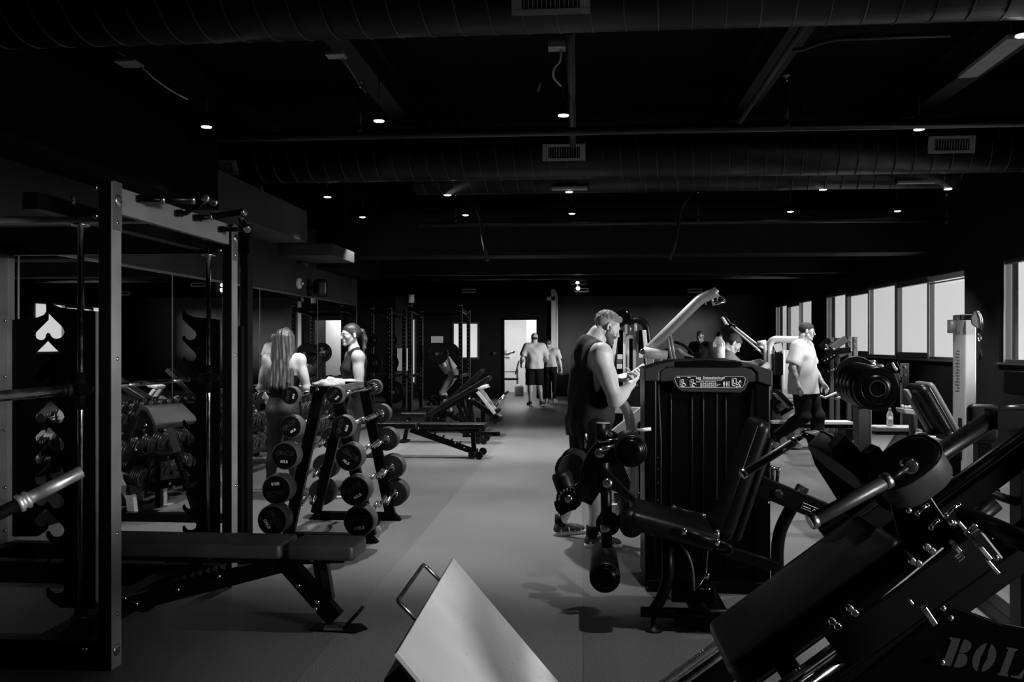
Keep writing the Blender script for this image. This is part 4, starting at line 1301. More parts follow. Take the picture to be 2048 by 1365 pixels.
# man bent behind the leg extension machine
make_person('man with short hair bending behind the leg extension machine, facing right', V((PY(1420, 700, 10.3).x, 10.3, 0)), -80, 1.0,
            J=dict(pelvis=(0, -.12, .93), chest=(0, .06, 1.20), neck=(0, .15, 1.40), head=(0, .27, 1.50), hm=rot3(0, 38), shR=(.20, .14, 1.33), shL=(-.20, .14, 1.33), elR=(.24, .33, 1.12), elL=(-.26, .36, 1.24), wrR=(.18, .55, 1.22), wrL=(-.20, .58, 1.27),
                   hipR=(.09, -.12, .88), hipL=(-.09, -.12, .88), knR=(.12, .03, .48), knL=(-.12, .03, .48)),
            b=1.08, h=.007, top='tee', top_m='cloth_grey', topz=.82, low='shorts', low_m='cloth_black', lowz=.5, hair='short', hair_m='hair_brown', arm=1.15)
# person under the far barbell
sx = PY(893, 700, 18.7).x
make_person('person in a white top and grey leggings squatting under the barbell in the far rack', V((sx, 18.7, 0)), 92, .95,
            J=dict(pelvis=(0, -.16, .90), chest=(0, .02, 1.15), neck=(0, .14, 1.31), head=(0, .24, 1.42), hm=rot3(0, 20), shR=(.18, .10, 1.26), shL=(-.18, .10, 1.26), elR=(.34, .0, 1.10), elL=(-.34, .0, 1.10), wrR=(.38, .10, 1.30), wrL=(-.38, .10, 1.30),
                   handR=(((0, .3, 1), (0, -1, .2), 1, 60), {}) if False else (((0, .2, 1), (0, -1, .2), 1, (60, 60, 60, 60)), {}), handL=(((0, .2, 1), (0, -1, .2), -1, (60, 60, 60, 60)), {}),
                   hipR=(.10, -.16, .86), hipL=(-.10, -.16, .86), knR=(.17, .10, .48), knL=(-.17, .10, .48), anR=(.18, -.06, .09), anL=(-.18, -.06, .09), toeR=(.22, .08, .03), toeL=(-.22, .08, .03)),
            fem=True, b=1.05, h=.011, top='tee', top_m='cloth_white', topz=.98, low='leggings', low_m='cloth_grey', lowz=.45, shoes='shoe_white', hair='pony')
# dark figure by the far wall
make_person('dim person in dark clothes standing by the far wall above the leg extension machine', V((PY(1401, 700, 19.5).x, 19.5, 0)), 150, 1.02, h=.013, skin_m='skin_shaded', top='tee', top_m='cloth_black', low='trousers', low_m='cloth_black', hair='short', b=1.1)
# seated person just inside the doorway
px_ = PY(1003, 700, 25.2)
make_person('person in white partly hidden by the left side of the doorway', V((px_.x - .05, 24.7, 0)), -60, .97,
            J=dict(elR=(.22, .15, 1.24), wrR=(.16, .38, 1.30), elL=(-.24, .1, 1.2), wrL=(-.2, .33, 1.15)), h=.014, top='tee', top_m='cloth_white', low='trousers', low_m='cloth_white', shoes='shoe_white', hair='short')
X1, Y1v = V((1, 0, 0)), V((0, 1, 0))


def bolts(parent, pts, n, r=.011, h=.008, name='bolt', m='bolt', cap=None):
    """one small part per bolt"""
    for p in pts:
        b = MB().lathe(V(p), n, [(r, 0), (r, h * .6), (r * .7, h)], 10)
        b.build(name, m, parent)


# ---------------------------------------------------------------- smith / power rack at the left edge
def build_rack():
    ax = -2.15
    t = thing('power_rack', 'large black smith machine rack at the left edge with angled pull-up handles', 'power rack', (-3.1, 4.8, 0))
    YA, YC = 3.84, 5.22          # right side uprights
    YN, YFR = 4.27, 5.80         # guide rods / hook plates
    def upr(x, y, z1, w=.06, d=.09, m='frame_black'):
        o = MB().b2((x - w, y, 0), (x, y + d, z1)).build('upright', m, t, .004)
        return o
    u = upr(ax, YA, 2.245); u2 = upr(ax, YC, 2.235)
    for y, z in ((YA, 2.243), (YC, 2.233)): MB().b2((ax, y + .003, .003), (ax + .003, y + .087, z)).build('upright_lit_side', 'lit_grey', t)  # plates added so their grey carries the window light on this side
    upr(-3.98, YFR - .02, 2.10, .075, .075, 'upright_grey'); upr(-2.28, YFR + .02, 2.12)
    upr(-4.0, YA, 2.245); upr(-4.0, YC, 2.235)
    # mounting plates and bolt discs
    for y, zt in ((YA, 2.245), (YC, 2.235)):
        MB().b2((ax, y + .012, zt - .22), (ax + .007, y + .088, zt + .005)).build('gusset_plate', 'upright_grey', t, .002)
        c = V((ax + .006, y + .05, zt - .085))
        MB().lathe(c, X1, [(.030, 0), (.030, .006), (.022, .010), (.010, .011)], 20).build('bolt_disc', 'steel', t)
        for z in (zt - .185, 1.43, .62, .25):
            bolts(t, [(ax, y + .05, z)], X1, .011, .010)
        bolts(t, [(ax - .07, y + .0, zt - .03), (ax - .07, y, zt - .16)], V((0, -1, 0)), .012, .012)
    MB().lathe((ax, YA + .045, .085), X1, [(.028, 0), (.028, .006), (.02, .01), (.009, .011)], 20).build('bolt_disc', 'steel', t)
    bolts(t, [(ax - .12, YA, .10), (ax - .6, YA, .10)], V((0, -1, 0)), .012, .01)
    # floor beams
    for y in (YA, YC):
        MB().b2((-4.03, y - .002, 0), (ax - .002, y + .088, .135)).build('base_beam', 'frame_black', t, .008)
    MB().b2((-4.0, YFR - .03, 0), (-2.25, YFR + .06, .12)).build('base_beam', 'frame_black', t, .006)
    MB().b2((-4.02, YA + .09, .02), (-3.93, YFR, .11)).build('base_rail', 'frame_black', t, .006)
    MB().b2((-2.62, YA + .09, .015), (-2.52, YFR, .095)).build('base_rail', 'frame_black', t, .006)
    # top rails; the grey ones have window light painted in
    for (x0, x1, z0, z1, m) in ((ax - .055, ax - .015, 2.11, 2.235, 'lit_grey'), (-2.63, -2.55, 2.135, 2.215, 'frame_black'), (-4.02, -3.95, 2.1, 2.2, 'frame_black')):
        MB().b2((x0, YA + .08, z0), (x1, (YC if x0 > -2.3 else YFR) + .01, z1)).build('top_rail', m, t, .004)
    MB().b2((-4.02, YN - .03, 2.115), (-2.2, YN + .05, 2.15)).build('top_beam', 'lit_grey', t, .004)
    MB().b2((-4.05, YFR - .03, 2.115), (-2.25, YFR + .03, 2.31)).build('header_plate', 'frame_black', t, .004)
    # guide rods
    xr = -2.55
    for y in (YN, YFR):
        MB().cyl((xr, y, .12), (xr, y, 2.13), .0165, n=20).build('guide_rod', 'chrome', t)
        MB().lathe((xr, y, 2.10), Z, [(.045, 0), (.045, .012), (.028, .014), (.028, .03)], 24).build('rod_collar', 'steel', t)
        MB().lathe((xr, y, .105), Z, [(.05, 0), (.05, .012), (.034, .016), (.030, .05), (.022, .055)], 24).build('rod_foot', 'frame_black', t)
        MB().cyl((xr, y - .07, 2.2), (xr, y - .07, 2.245), .012, n=10).build('rod_bolt', 'steel', t)
    # hook plates: a comb of deep hooks cut in a steel sheet
    def comb(y, s, name='hook_plate'):
        px = .00254; base = V((PY(93, 700, 4.27).x if s > 0 else PY(97, 700, y).x, y, 0))
        zt = 1.70; per = 57 * px; z0 = 1.5 - (678 - 688) * px
        W = 104 * px if s > 0 else .30
        def q(dx, dy): return (s * dx * px, dy * px)     # dy: up from the arc bottom
        pts = [(s * W, zt - .035), (s * 30 * px, zt - .015), (s * 12 * px, zt + .002), (s * 5 * px, zt + .028), (s * 0, zt + .02), (s * .5 * px, 1.5 + (688 - 622) * px)]
        for k in range(10):
            b = z0 - k * per
            seg = [q(0, 57), q(16, 41), q(30, 28), q(36, 22), q(39, 14), q(36, 6), q(30, 1.5), q(22, 0), q(14, 1), q(9, 5), q(6, 11), q(3, 12), q(0, 8), q(.5, 1)]
            pts += [(x, b + dz) for x, dz in seg]
        b = z0 - 9 * per
        pts += [(s * 2 * px, b - 6 * px), (s * 12 * px, b - 16 * px), (s * 30 * px, b - 27 * px), (s * W, b - 29 * px)]
        if s < 0: pts = pts[::-1]
        MB().prism(pts, .010, (base.x, y, 0), X1, Z).build(name, 'gloss_black', t)
        return base.x + s * W
    xe1 = comb(YN, 1); comb(YFR, 1); comb(YFR + .03, -1)
    MB().b2((xe1, YN - .005, .19), (xe1 + .006, YN + .03, 1.665)).build('plate_edge_highlight', 'upright_grey', t)  # grey strip paints the highlight along the hook plate's edge
    for z in (1.66, 1.27, .9, .5, .2):
        bolts(t, [(-4.0, YFR - .02, z)], V((0, -1, 0)), .010, .008)
        bolts(t, [(-2.40, YFR - .012, z)], V((0, -1, 0)), .009, .006)
    MB().b2((-2.38, YFR - .035, .15), (-2.30, YFR + .02, 1.62)).build('inner_channel', 'frame_black', t, .003)
    # the four pull-up grips
    xb = ax + .0
    def grip(pts, gp, end_r=.021):
        pts = [V(p) for p in pts]
        h = MB().tube(pts, .0135, n=12, fil=.02).build('handle_bracket', 'frame_black', t)
        a, b = V(gp[0]), V(gp[1]); d = (b - a).normalized(); L = (b - a).length
        MB().lathe(a, d, [(.016, 0), (.0185, .002), (.0185, L - .002), (.016, L)], 18).build('grip', 'vinyl', h)
        c = MB().lathe(a - d * .006, d, [(.017, 0), (.022, .003), (.022, .016), (.018, .018)], 18)
        c.build('grip_ring', 'steel', h)
        MB().lathe(b - d * .010, d, [(.018, 0), (.022, .003), (.022, .018), (.017, .021), (.010, .022)], 18).build('grip_ring', 'steel', h)
        MB().box(pts[0] + V((.012, 0, 0)), (.03, .035, .035)).build('bracket_foot', 'frame_black', h, .003)
    zb = 2.19
    g = [((255, 398), (322, 398), (385, 399), 4.1), ((383, 436), (424, 435), (488, 424), 4.72), ((448, 459), (484, 458), (494, 443), 5.06)]
    a, b, c = PY(262, 398, 4.1), PY(324, 400, 4.12), PY(385, 400, 4.2); a.x = ax
    grip([a, b], (b, c))
    a, b, c = PY(350, 427, 4.5), PY(372, 427, 4.52), PY(411, 396, 4.48); a.x = ax
    grip([a, b + V((0, 0, 0)), b.lerp(c, .15)], (c + V((-.015, .14, .0)), c))
    MB().cyl(b, c + V((0, .02, -.015)), .010, n=8).build('handle_strut', 'frame_black', t)
    a, b, c = PY(385, 436, 4.72), PY(424, 434, 4.76), PY(488, 424, 4.72); a.x = ax
    grip([a, b], (b, c))
    a, b, c = PY(450, 459, 5.06), PY(485, 459, 5.06), PY(494, 459, 5.06); a.x = ax
    grip([a, b], (PY(494, 459, 5.04), PY(482, 441, 5.2)))
    # smith bar with its carriages (moves on the rods: own thing)
    s = thing('smith_bar', 'chrome smith machine bar held on the guide rods, with a bare sleeve towards the camera', 'barbell', (xr - .05, 5.2, 1.255))
    xb = xr - .05; zb = 1.265
    MB().cyl((xb, YN, zb), (xb, YFR - .05, zb), .0145, n=20).build('bar_shaft', 'chrome', s)
    MB().cyl((xb, YN + .55, zb), (xb, YN + .75, zb), .0152, n=20).build('knurl_band', 'steel', s)
    MB().cyl((xb, YN + 1.1, zb), (xb, YFR - .2, zb), .0152, n=20).build('knurl_band', 'steel', s)
    MB().lathe((xb, YN - .10, zb), V((0, -1, 0)), [(.0245, 0), (.025, .01), (.025, .62), (.023, .63)], 24).build('bar_sleeve', 'dark_steel', s)
    MB().lathe((xb, YN - .02, zb), V((0, -1, 0)), [(.030, 0), (.036, .004), (.036, .03), (.03, .034), (.03, .06), (.036, .064), (.036, .08), (.028, .084)], 24).build('bar_collar', 'frame_dark', s)
    for y in (YN, YFR):
        MB().cyl((xr, y, zb - .10), (xr, y, zb + .09), .030, n=20).box((xb + .02, y, zb), (.07, .07, .07)).build('carriage', 'frame_black', s)
        MB().prism([(0, .02), (.06, .04), (.09, .01), (.07, -.02), (.02, -.03)], .012, (xr + .01, y - .05, zb), X1, Z).build('safety_hook', 'frame_black', s)
build_rack()

# ---------------------------------------------------------------- landmine barbell poking in from the left
def build_landmine():
    p1, p0 = PY(163, 944, 3.3), PY(48, 1003, 3.14)
    d = (p0 - p1).normalized(); L = (p1.z - .045) / -d.z
    t = thing('barbell', 'barbell with a worn chrome sleeve sloping in from the left edge', 'barbell', p1 + d * L - V((0, 0, .045)))
    sl = .205
    MB().lathe(p1, d, [(.022, 0), (.0245, .003), (.0245, sl)], 28).build('bar_sleeve', 'worn_steel', t)
    MB().lathe(p1 + d * sl, d, [(.026, 0), (.034, .004), (.034, .014), (.028, .018), (.028, .026), (.035, .03), (.035, .042), (.026, .046)], 28).build('bar_collar', 'worn_steel', t)
    MB().cyl(p1 + d * (sl + .04), p1 + d * (L - .1), .024, n=24).build('bar_shaft', 'iron', t)
    MB().lathe(p1 + d * (L - .12), d, [(.04, 0), (.045, .01), (.045, .10), (.03, .12)], 20).build('bar_end', 'iron', t)
build_landmine()

# ---------------------------------------------------------------- adjustable bench in front
def build_bench():
    t = thing('adjustable_bench', 'black adjustable bench with split pads pulled up to the smith rack', 'bench', (-1.75, 4.51, 0))
    YM, Wd = 4.51, .29; x0, x1, x2 = -2.62, PZ(565, 1090, .465).x, PZ(574, 1090, .465).x; x3 = PZ(711, 1092, .465).x
    zt = .468
    MB().pad(((x0 + x1) / 2, YM, zt - .038), X1, Y1v, Z, x1 - x0, Wd, .075, .018, 5, .004).build('back_pad', 'vinyl_bench', t)
    MB().pad(((x2 + x3) / 2, YM, zt - .040), X1, Y1v, Z, x3 - x2, Wd - .01, .075, .018, 5, .004).build('seat_pad', 'vinyl_bench', t)
    s = MB(); s.tube([(x0 + .02, YM - Wd / 2 + .006, zt - .016), (x1 - .02, YM - Wd / 2 + .006, zt - .016)], .0028, 6); s.tube([(x2 + .02, YM - Wd / 2 + .010, zt - .018), (x3 - .02, YM - Wd / 2 + .010, zt - .018)], .0028, 6)
    s.build('piping', 'vinyl_matte', t)
    yf = YM - .10
    def arm(pts, w=.05, h=.06, nm='frame_arm', y=YM, m='frame_black'):
        return MB().sweep_rect([V((p[0], y, p[1])) for p in pts], w, h, Y1v.cross(V(((pts[1][0] - pts[0][0]), 0, (pts[1][1] - pts[0][1]))))).build(nm, m, t, .004)
    P = lambda px, py, Y=4.47: (PY(px, py, Y).x, PY(px, py, Y).z)
    arm([P(330, 1118), P(565, 1118)], .09, .045, 'back_bracket'); arm([P(572, 1120), P(688, 1118)], .08, .05, 'seat_bracket')
    MB().prism([P(545, 1112), P(600, 1112), P(690, 1112), P(688, 1120), P(660, 1128), P(560, 1130)], .09, (0, YM, 0), X1, Z).build('hinge_plate', 'frame_black', t)
    arm([P(562, 1122), P(668, 1243)], .06, .095, 'front_leg')
    arm([P(636, 1120), P(650, 1205)], .055, .075, 'seat_strut')
    MB().prism([P(638, 1140), P(652, 1142), P(656, 1175), P(645, 1178)], .07, (0, YM, 0), X1, Z).build('ladder_plate', 'frame_dark', t)
    arm([P(560, 1132), P(252, 1212)], .06, .085, 'main_beam')
    arm([P(400, 1125), P(292, 1180)], .05, .035, 'back_strut')
    n = MB()
    for i in range(8):
        a = V((P(318, 1172)[0], 0, P(318, 1172)[1])).lerp(V((P(430, 1140)[0], 0, P(430, 1140)[1])), i / 7)
        n.prism([(0, -.02), (.025, -.02), (.028, .018), (.018, .004)], .07, (a.x, YM, a.z), X1, Z)
    n.build('notch_rack', 'frame_black', t)
    MB().box((PZ(238, 1230, .03).x - .02, YM, .035), (.07, .42, .07)).build('rear_foot', 'frame_black', t, .006)
    for q in (-1, 1): MB().cyl((-2.44, YM + q * .19, .055), (-2.44, YM + q * .24, .055), .055, n=20).build('wheel', 'rubber', t)
    fx = P(660, 1250)[0]
    MB().prism([(-.13, -.05), (.12, -.07), (.17, .0), (.12, .07), (-.13, .05)], .010, (fx + .02, YM, .006), X1, Y1v).build('foot_plate', 'frame_black', t, .002)
    MB().box((fx + .02, YM - .01, .018), (.10, .10, .016)).build('foot_bracket', 'steel', t, .003)
    MB().tube([(fx + .075, YM - .05, .02), (fx + .155, YM - .055, .105), (fx + .155, YM + .055, .105), (fx + .075, YM + .05, .02)], .009, 10, fil=.02).build('lift_handle', 'frame_black', t)
    yb = YM - .05
    for (px, py) in ((551, 1094), (418, 1114), (624, 1120), (438, 1153), (597, 1172), (635, 1204), (631, 1218), (356, 1180), (273, 1208), (250, 1197)):
        p = PY(px, py, yb - .0); bolts(t, [p], V((0, -1, 0)), .012, .011)
build_bench()

# ---------------------------------------------------------------- curl bar rack
def build_curl_rack():
    t = thing('barbell_rack', 'black A-frame rack holding two columns of fixed curl bars', 'barbell rack', (-1.93, 7.0, 0))
    yn, yf = 6.50, 7.33
    def frame(y, ptsL, ptsR, foot, top):
        PYx = lambda p: PY(p[0], p[1], y)
        a, b = PYx(ptsL[0]), PYx(ptsL[1]); b.z = .05
        c, d = PYx(ptsR[0]), PYx(ptsR[1]); d.z = .05
        MB().bar(a, b, .055, .085, X1).build('frame_leg', 'frame_black', t, .004)
        MB().bar(c, d, .055, .085, X1).build('frame_leg', 'frame_black', t, .004)
        x0, x1 = PY(foot[0], 1000, y).x, PY(foot[1], 1000, y).x
        MB().prism([(x0, 0), (x1, 0), (x1 - .06, .065), (x0 + .06, .065)], .07, (0, y, 0), X1, Z).build('foot_beam', 'frame_black', t, .003)
        x0, x1 = PY(top[0], 776, y).x, PY(top[1], 776, y).x; zc = PY(0, 776, yn).z
        MB().b2((x0, y - .03, zc - .03), (x1, y + .03, zc + .022)).build('top_bracket', 'frame_black', t, .003)
        return x0, x1, zc
    x0, x1, zc = frame(yn, ((640, 782), (577, 1075)), ((672, 782), (742, 1085)), (552, 757), (622, 675))
    xf0, xf1, _ = frame(yf, ((693, 782), (632, 1036)), ((727, 770), (781, 1038)), (619, 803), (688, 735))
    for q, x in ((0, x0 + .01), (1, x1 - .01)):
        MB().b2((x - .012, yn + .03, zc - .028), (x + .012, yf - .03, zc + .024)).build('tray_rail', 'upright_grey', t, .002)
    MB().b2((x0, yn + .03, zc - .03), (x1, yf - .03, zc - .024)).build('tray', 'frame_dark', t)
    bolts(t, [(PY(637, 778, yn).x, yn - .03, zc), (PY(661, 778, yn).x, yn - .03, zc), (PY(718, 766, yf).x, yf - .03, zc)], V((0, -1, 0)), .013, .008)
    tw = Sdf((x0 - .05, yn - .06, zc), (x1 + .05, yn + .45, zc + .12), .006)
    cx = (x0 + x1) / 2
    tw.ell((cx - .02, yn + .12, zc + .03), (.10, .12, .032), None, .02); tw.ell((cx + .01, yn + .20, zc + .036), (.09, .10, .034), None, .02); tw.ell((cx, yn + .06, zc + .028), (.075, .07, .02), None, .02)
    tw.warp(lambda X, Y, Zz: -.004 * np.sin(70 * X + 30 * Y) - .003 * np.sin(90 * Y)); tw.cut(lambda X, Y, Zz: zc + .024 - Zz)
    o = tw.mesh('towel', 'cloth_white', None); tag(o, 'white towel crumpled on the tray of the curl bar rack', 'towel')
    near = {0: [(611, 790), (600, 850), (587, 908), (567, 975), (556, 1036)], 1: [(679, 787), (688, 852), (699, 910), (714, 975), (724, 1040)]}
    far = {0: [(652, 776), (664, 830), (657, 878), (647, 934), (643, 985)], 1: [(744, 777), (764, 828), (778, 880), (785, 937), (790, 985)]}
    rad = [.066, .084, .101, .110, .113]
    txt = {0: ['20LB', '40LB', '60LB', '80LB', '100LB'], 1: ['30LB', '50LB', '70LB', '90LB', '110LB']}
    rot = {0: [80, 35, -5, 188, -58], 1: [45, 75, -32, 32, 8]}
    names = {0: ['top', 'second', 'third', 'fourth', 'lowest'], 1: ['top', 'second', 'third', 'fourth', 'lowest']}
    for c in (0, 1):
        for i in range(5):
            a = PY(*near[c][i], 6.28); b = PY(*far[c][i], 7.48)
            z = (a.z + b.z) / 2; x = (a.x + b.x) / 2
            a.z = b.z = z; a.x = b.x = x
            # support hook on each frame (parts of the rack)
            for y in (yn, yf):
                MB().b2((x - .03, y - .045, z - .035), (x + .03, y + .045, z - .0205)).build('bar_cradle', 'frame_black', t, .003)
            r = rad[i]
            bt = thing('curl_bar', '%s curl bar of the %s column on the A-frame rack, marked %s' % (names[c][i], 'left' if c == 0 else 'right', txt[c][i]), 'barbell', (x, (a.y + b.y) / 2, z - r), 'fixed curl bars on the A-frame rack')
            th_ = .085 + .018 * min(i, 3)
            for q, p in ((-1, a), (1, b)):
                n = V((0, q, 0)); hb = V((x, p.y - q * th_ * .5, z))
                MB().lathe(hb, n, [(r * .94, 0), (r, .008), (r, th_ - .010), (r * .965, th_ - .003), (r * .93, th_), ], 40).build('weight_head', 'rubber_rim' , bt)
                f = MB().lathe(hb + n * th_, n, [(r * .93, -.001), (r * .90, .0015), (r * .3, .0015)], 40).build('head_face', 'rubber', bt)
                MB().lathe(hb - n * .012, n, [(.030, 0), (.036, .004), (.036, .014)], 20).build('head_collar', 'chrome', bt)
                if q < 0:
                    ang = R(rot[c][i]); cc = hb + n * (th_ + .0022)
                    ux = V((math.cos(ang), 0, math.sin(ang))); uz = V((-math.sin(ang), 0, math.cos(ang)))
                    s = r / .11
                    text_part('RCE', .048 * s, cc + ux * .015 * s + uz * .022 * s, ux, uz, 'logo_text', 'logo_dark', bt, .0006, wire=True, xs=1.35)
                    MB().tube([cc + ux * (-.052 * s + .019 * s * math.cos(k * .5236)) + uz * (.022 * s + .019 * s * math.sin(k * .5236)) for k in range(12)], .0012, 4, closed=True).tube([cc + ux * (-.052 * s + .010 * s * math.cos(k * .785)) + uz * (.022 * s + .010 * s * math.sin(k * .785)) for k in range(8)], .0012, 4, closed=True).build('logo_ring', 'logo_dark', bt)
                    text_part(txt[c][i], .030 * s, cc - uz * .045 * s, ux, uz, 'weight_text', 'print_white', bt, .0006, bold=.0006)
            # zig-zag shaft
            ya, yb_ = a.y + th_ * .5, b.y - th_ * .5; L = yb_ - ya
            am = .060 if i > 0 else .035
            tilt = V((math.cos(R(20 + 14 * i)), 0, math.sin(R(20 + 14 * i))))
            zz = [(0, 0), (.14, 0), (.22, -1), (.36, .8), (.5, -.2), (.64, .8), (.78, -1), (.86, 0), (1, 0)]
            pts = [V((x, ya + L * f_, z)) + tilt * am * k_ for f_, k_ in zz]
            MB().tube(pts, .0145, 12, fil=.025, fn=4).build('bar_shaft', 'chrome', bt)
            MB().tube([pts[2].lerp(pts[3], .2), pts[2].lerp(pts[3], .8)], .0162, 12).build('knurl_band', 'steel', bt)
            MB().tube([pts[5].lerp(pts[6], .2), pts[5].lerp(pts[6], .8)], .0162, 12).build('knurl_band', 'steel', bt)
build_curl_rack()

# ---------------------------------------------------------------- dumbbell racks along the mirrors
def build_dumbbells():
    tiers = [(-4.17, .86), (-4.06, .60), (-3.93, .365)]
    def rack(y0, y1, label):
        t = thing('dumbbell_rack', label, 'dumbbell rack', (-4.1, (y0 + y1) / 2, 0), 'dumbbell racks under the mirrors')
        for (x, z) in tiers:
            tilt = Matrix.Rotation(R(14), 3, 'Y')
            ax_ = tilt @ X1; az = tilt @ Z
            for q in (-1, 1):
                MB().frame_box(V((x, (y0 + y1) / 2, z - .065)) + ax_ * (q * .11), ax_, Y1v, az, .035, y1 - y0, .05).build('shelf_rail', 'frame_dark', t, .003)
        MB().b2((-3.84, y0, .22), (-3.80, y1, .29)).build('front_beam', 'frame_dark', t, .003)
        for y in (y0 + .12, (y0 + y1) / 2, y1 - .12):
            MB().sweep_rect([V((-4.33, y, .93)), V((-3.86, y, .18)), V((-3.84, y, .0))], .06, .07, V((0, 0, 1)) if False else V((.9, 0, .5))).build('rack_leg', 'silver_paint', t, .004)
            MB().b2((-4.35, y - .03, 0), (-3.78, y + .03, .05)).build('foot_beam', 'silver_paint', t, .004)
            MB().b2((-4.36, y - .03, 0), (-4.30, y + .03, .80)).build('rear_post', 'frame_dark', t, .004)
        return t
    rack(7.1, 10.9, 'long three tier dumbbell rack under the mirrors, left of the long haired woman')
    rack(11.3, 15.6, 'three tier dumbbell rack under the mirrors between the two women')
    def proto(r, n, style):
        d = thing('dumbbell', '', 'dumbbell', (0, 0, 0))
        hl = .055 if style == 'thin' else .085
        for q in (-1, 1):
            prof = []; w = hl / n; h = 0
            for i in range(n):
                rr = r * (1 - .10 * (i / max(1, n - 1)) ** 2) if n > 1 else r
                prof += [(rr * .90, h), (rr, h + w * .2), (rr, h + w * .75), (rr * .90, h + w)]; h += w
            prof += [(r * .35, h), (r * .30, h + .006)]
            MB().lathe((q * .075, 0, 0), V((q, 0, 0)), prof, 18).build('dumbbell_head', 'dumbbell_rubber', d)
            MB().lathe((q * (.075 + hl), 0, 0), V((q, 0, 0)), [(r * .46, -.004), (r * .46, .003), (r * .36, .004), (r * .30, .004)], 16).build('head_cap', 'iron', d)
        MB().cyl((-.08, 0, 0), (.08, 0, 0), .016, n=10).build('grip', 'steel', d)
        return d
    protos = {0: proto(.072, 2, 'thin'), 1: proto(.088, 4, 'fat'), 2: proto(.098, 5, 'fat')}
    used = set()
    near_what = [(8.3, 'beside the preacher bench pad'), (9.6, 'right of the smith rack uprights'), (10.9, 'behind the long haired woman'), (13.2, 'between the two women'), (20, 'far behind the ponytail woman')]
    for ti, (x, z) in enumerate(tiers):
        pitch = (.19, .205, .22)[ti]
        for (a, b) in ((7.25, 10.8), (11.45, 15.5)):
            y = a
            while y < b:
                p = protos[ti]
                c = p if ti not in used else copy_tree(p)
                used.add(ti)
                where = next(w for lim, w in near_what if y < lim)
                place(c, (x, y, z + (.0, .02, .03)[ti] - .012), 0, 'black dumbbell on the %s tier, %s' % (('top', 'middle', 'bottom')[ti], where), 'dumbbells on the %s tier, %s' % (('top', 'middle', 'bottom')[ti], where))
                c.rotation_euler = (random.uniform(-.3, .3) * 0, R(14), R(random.uniform(-3, 3)))
                y += pitch
build_dumbbells()

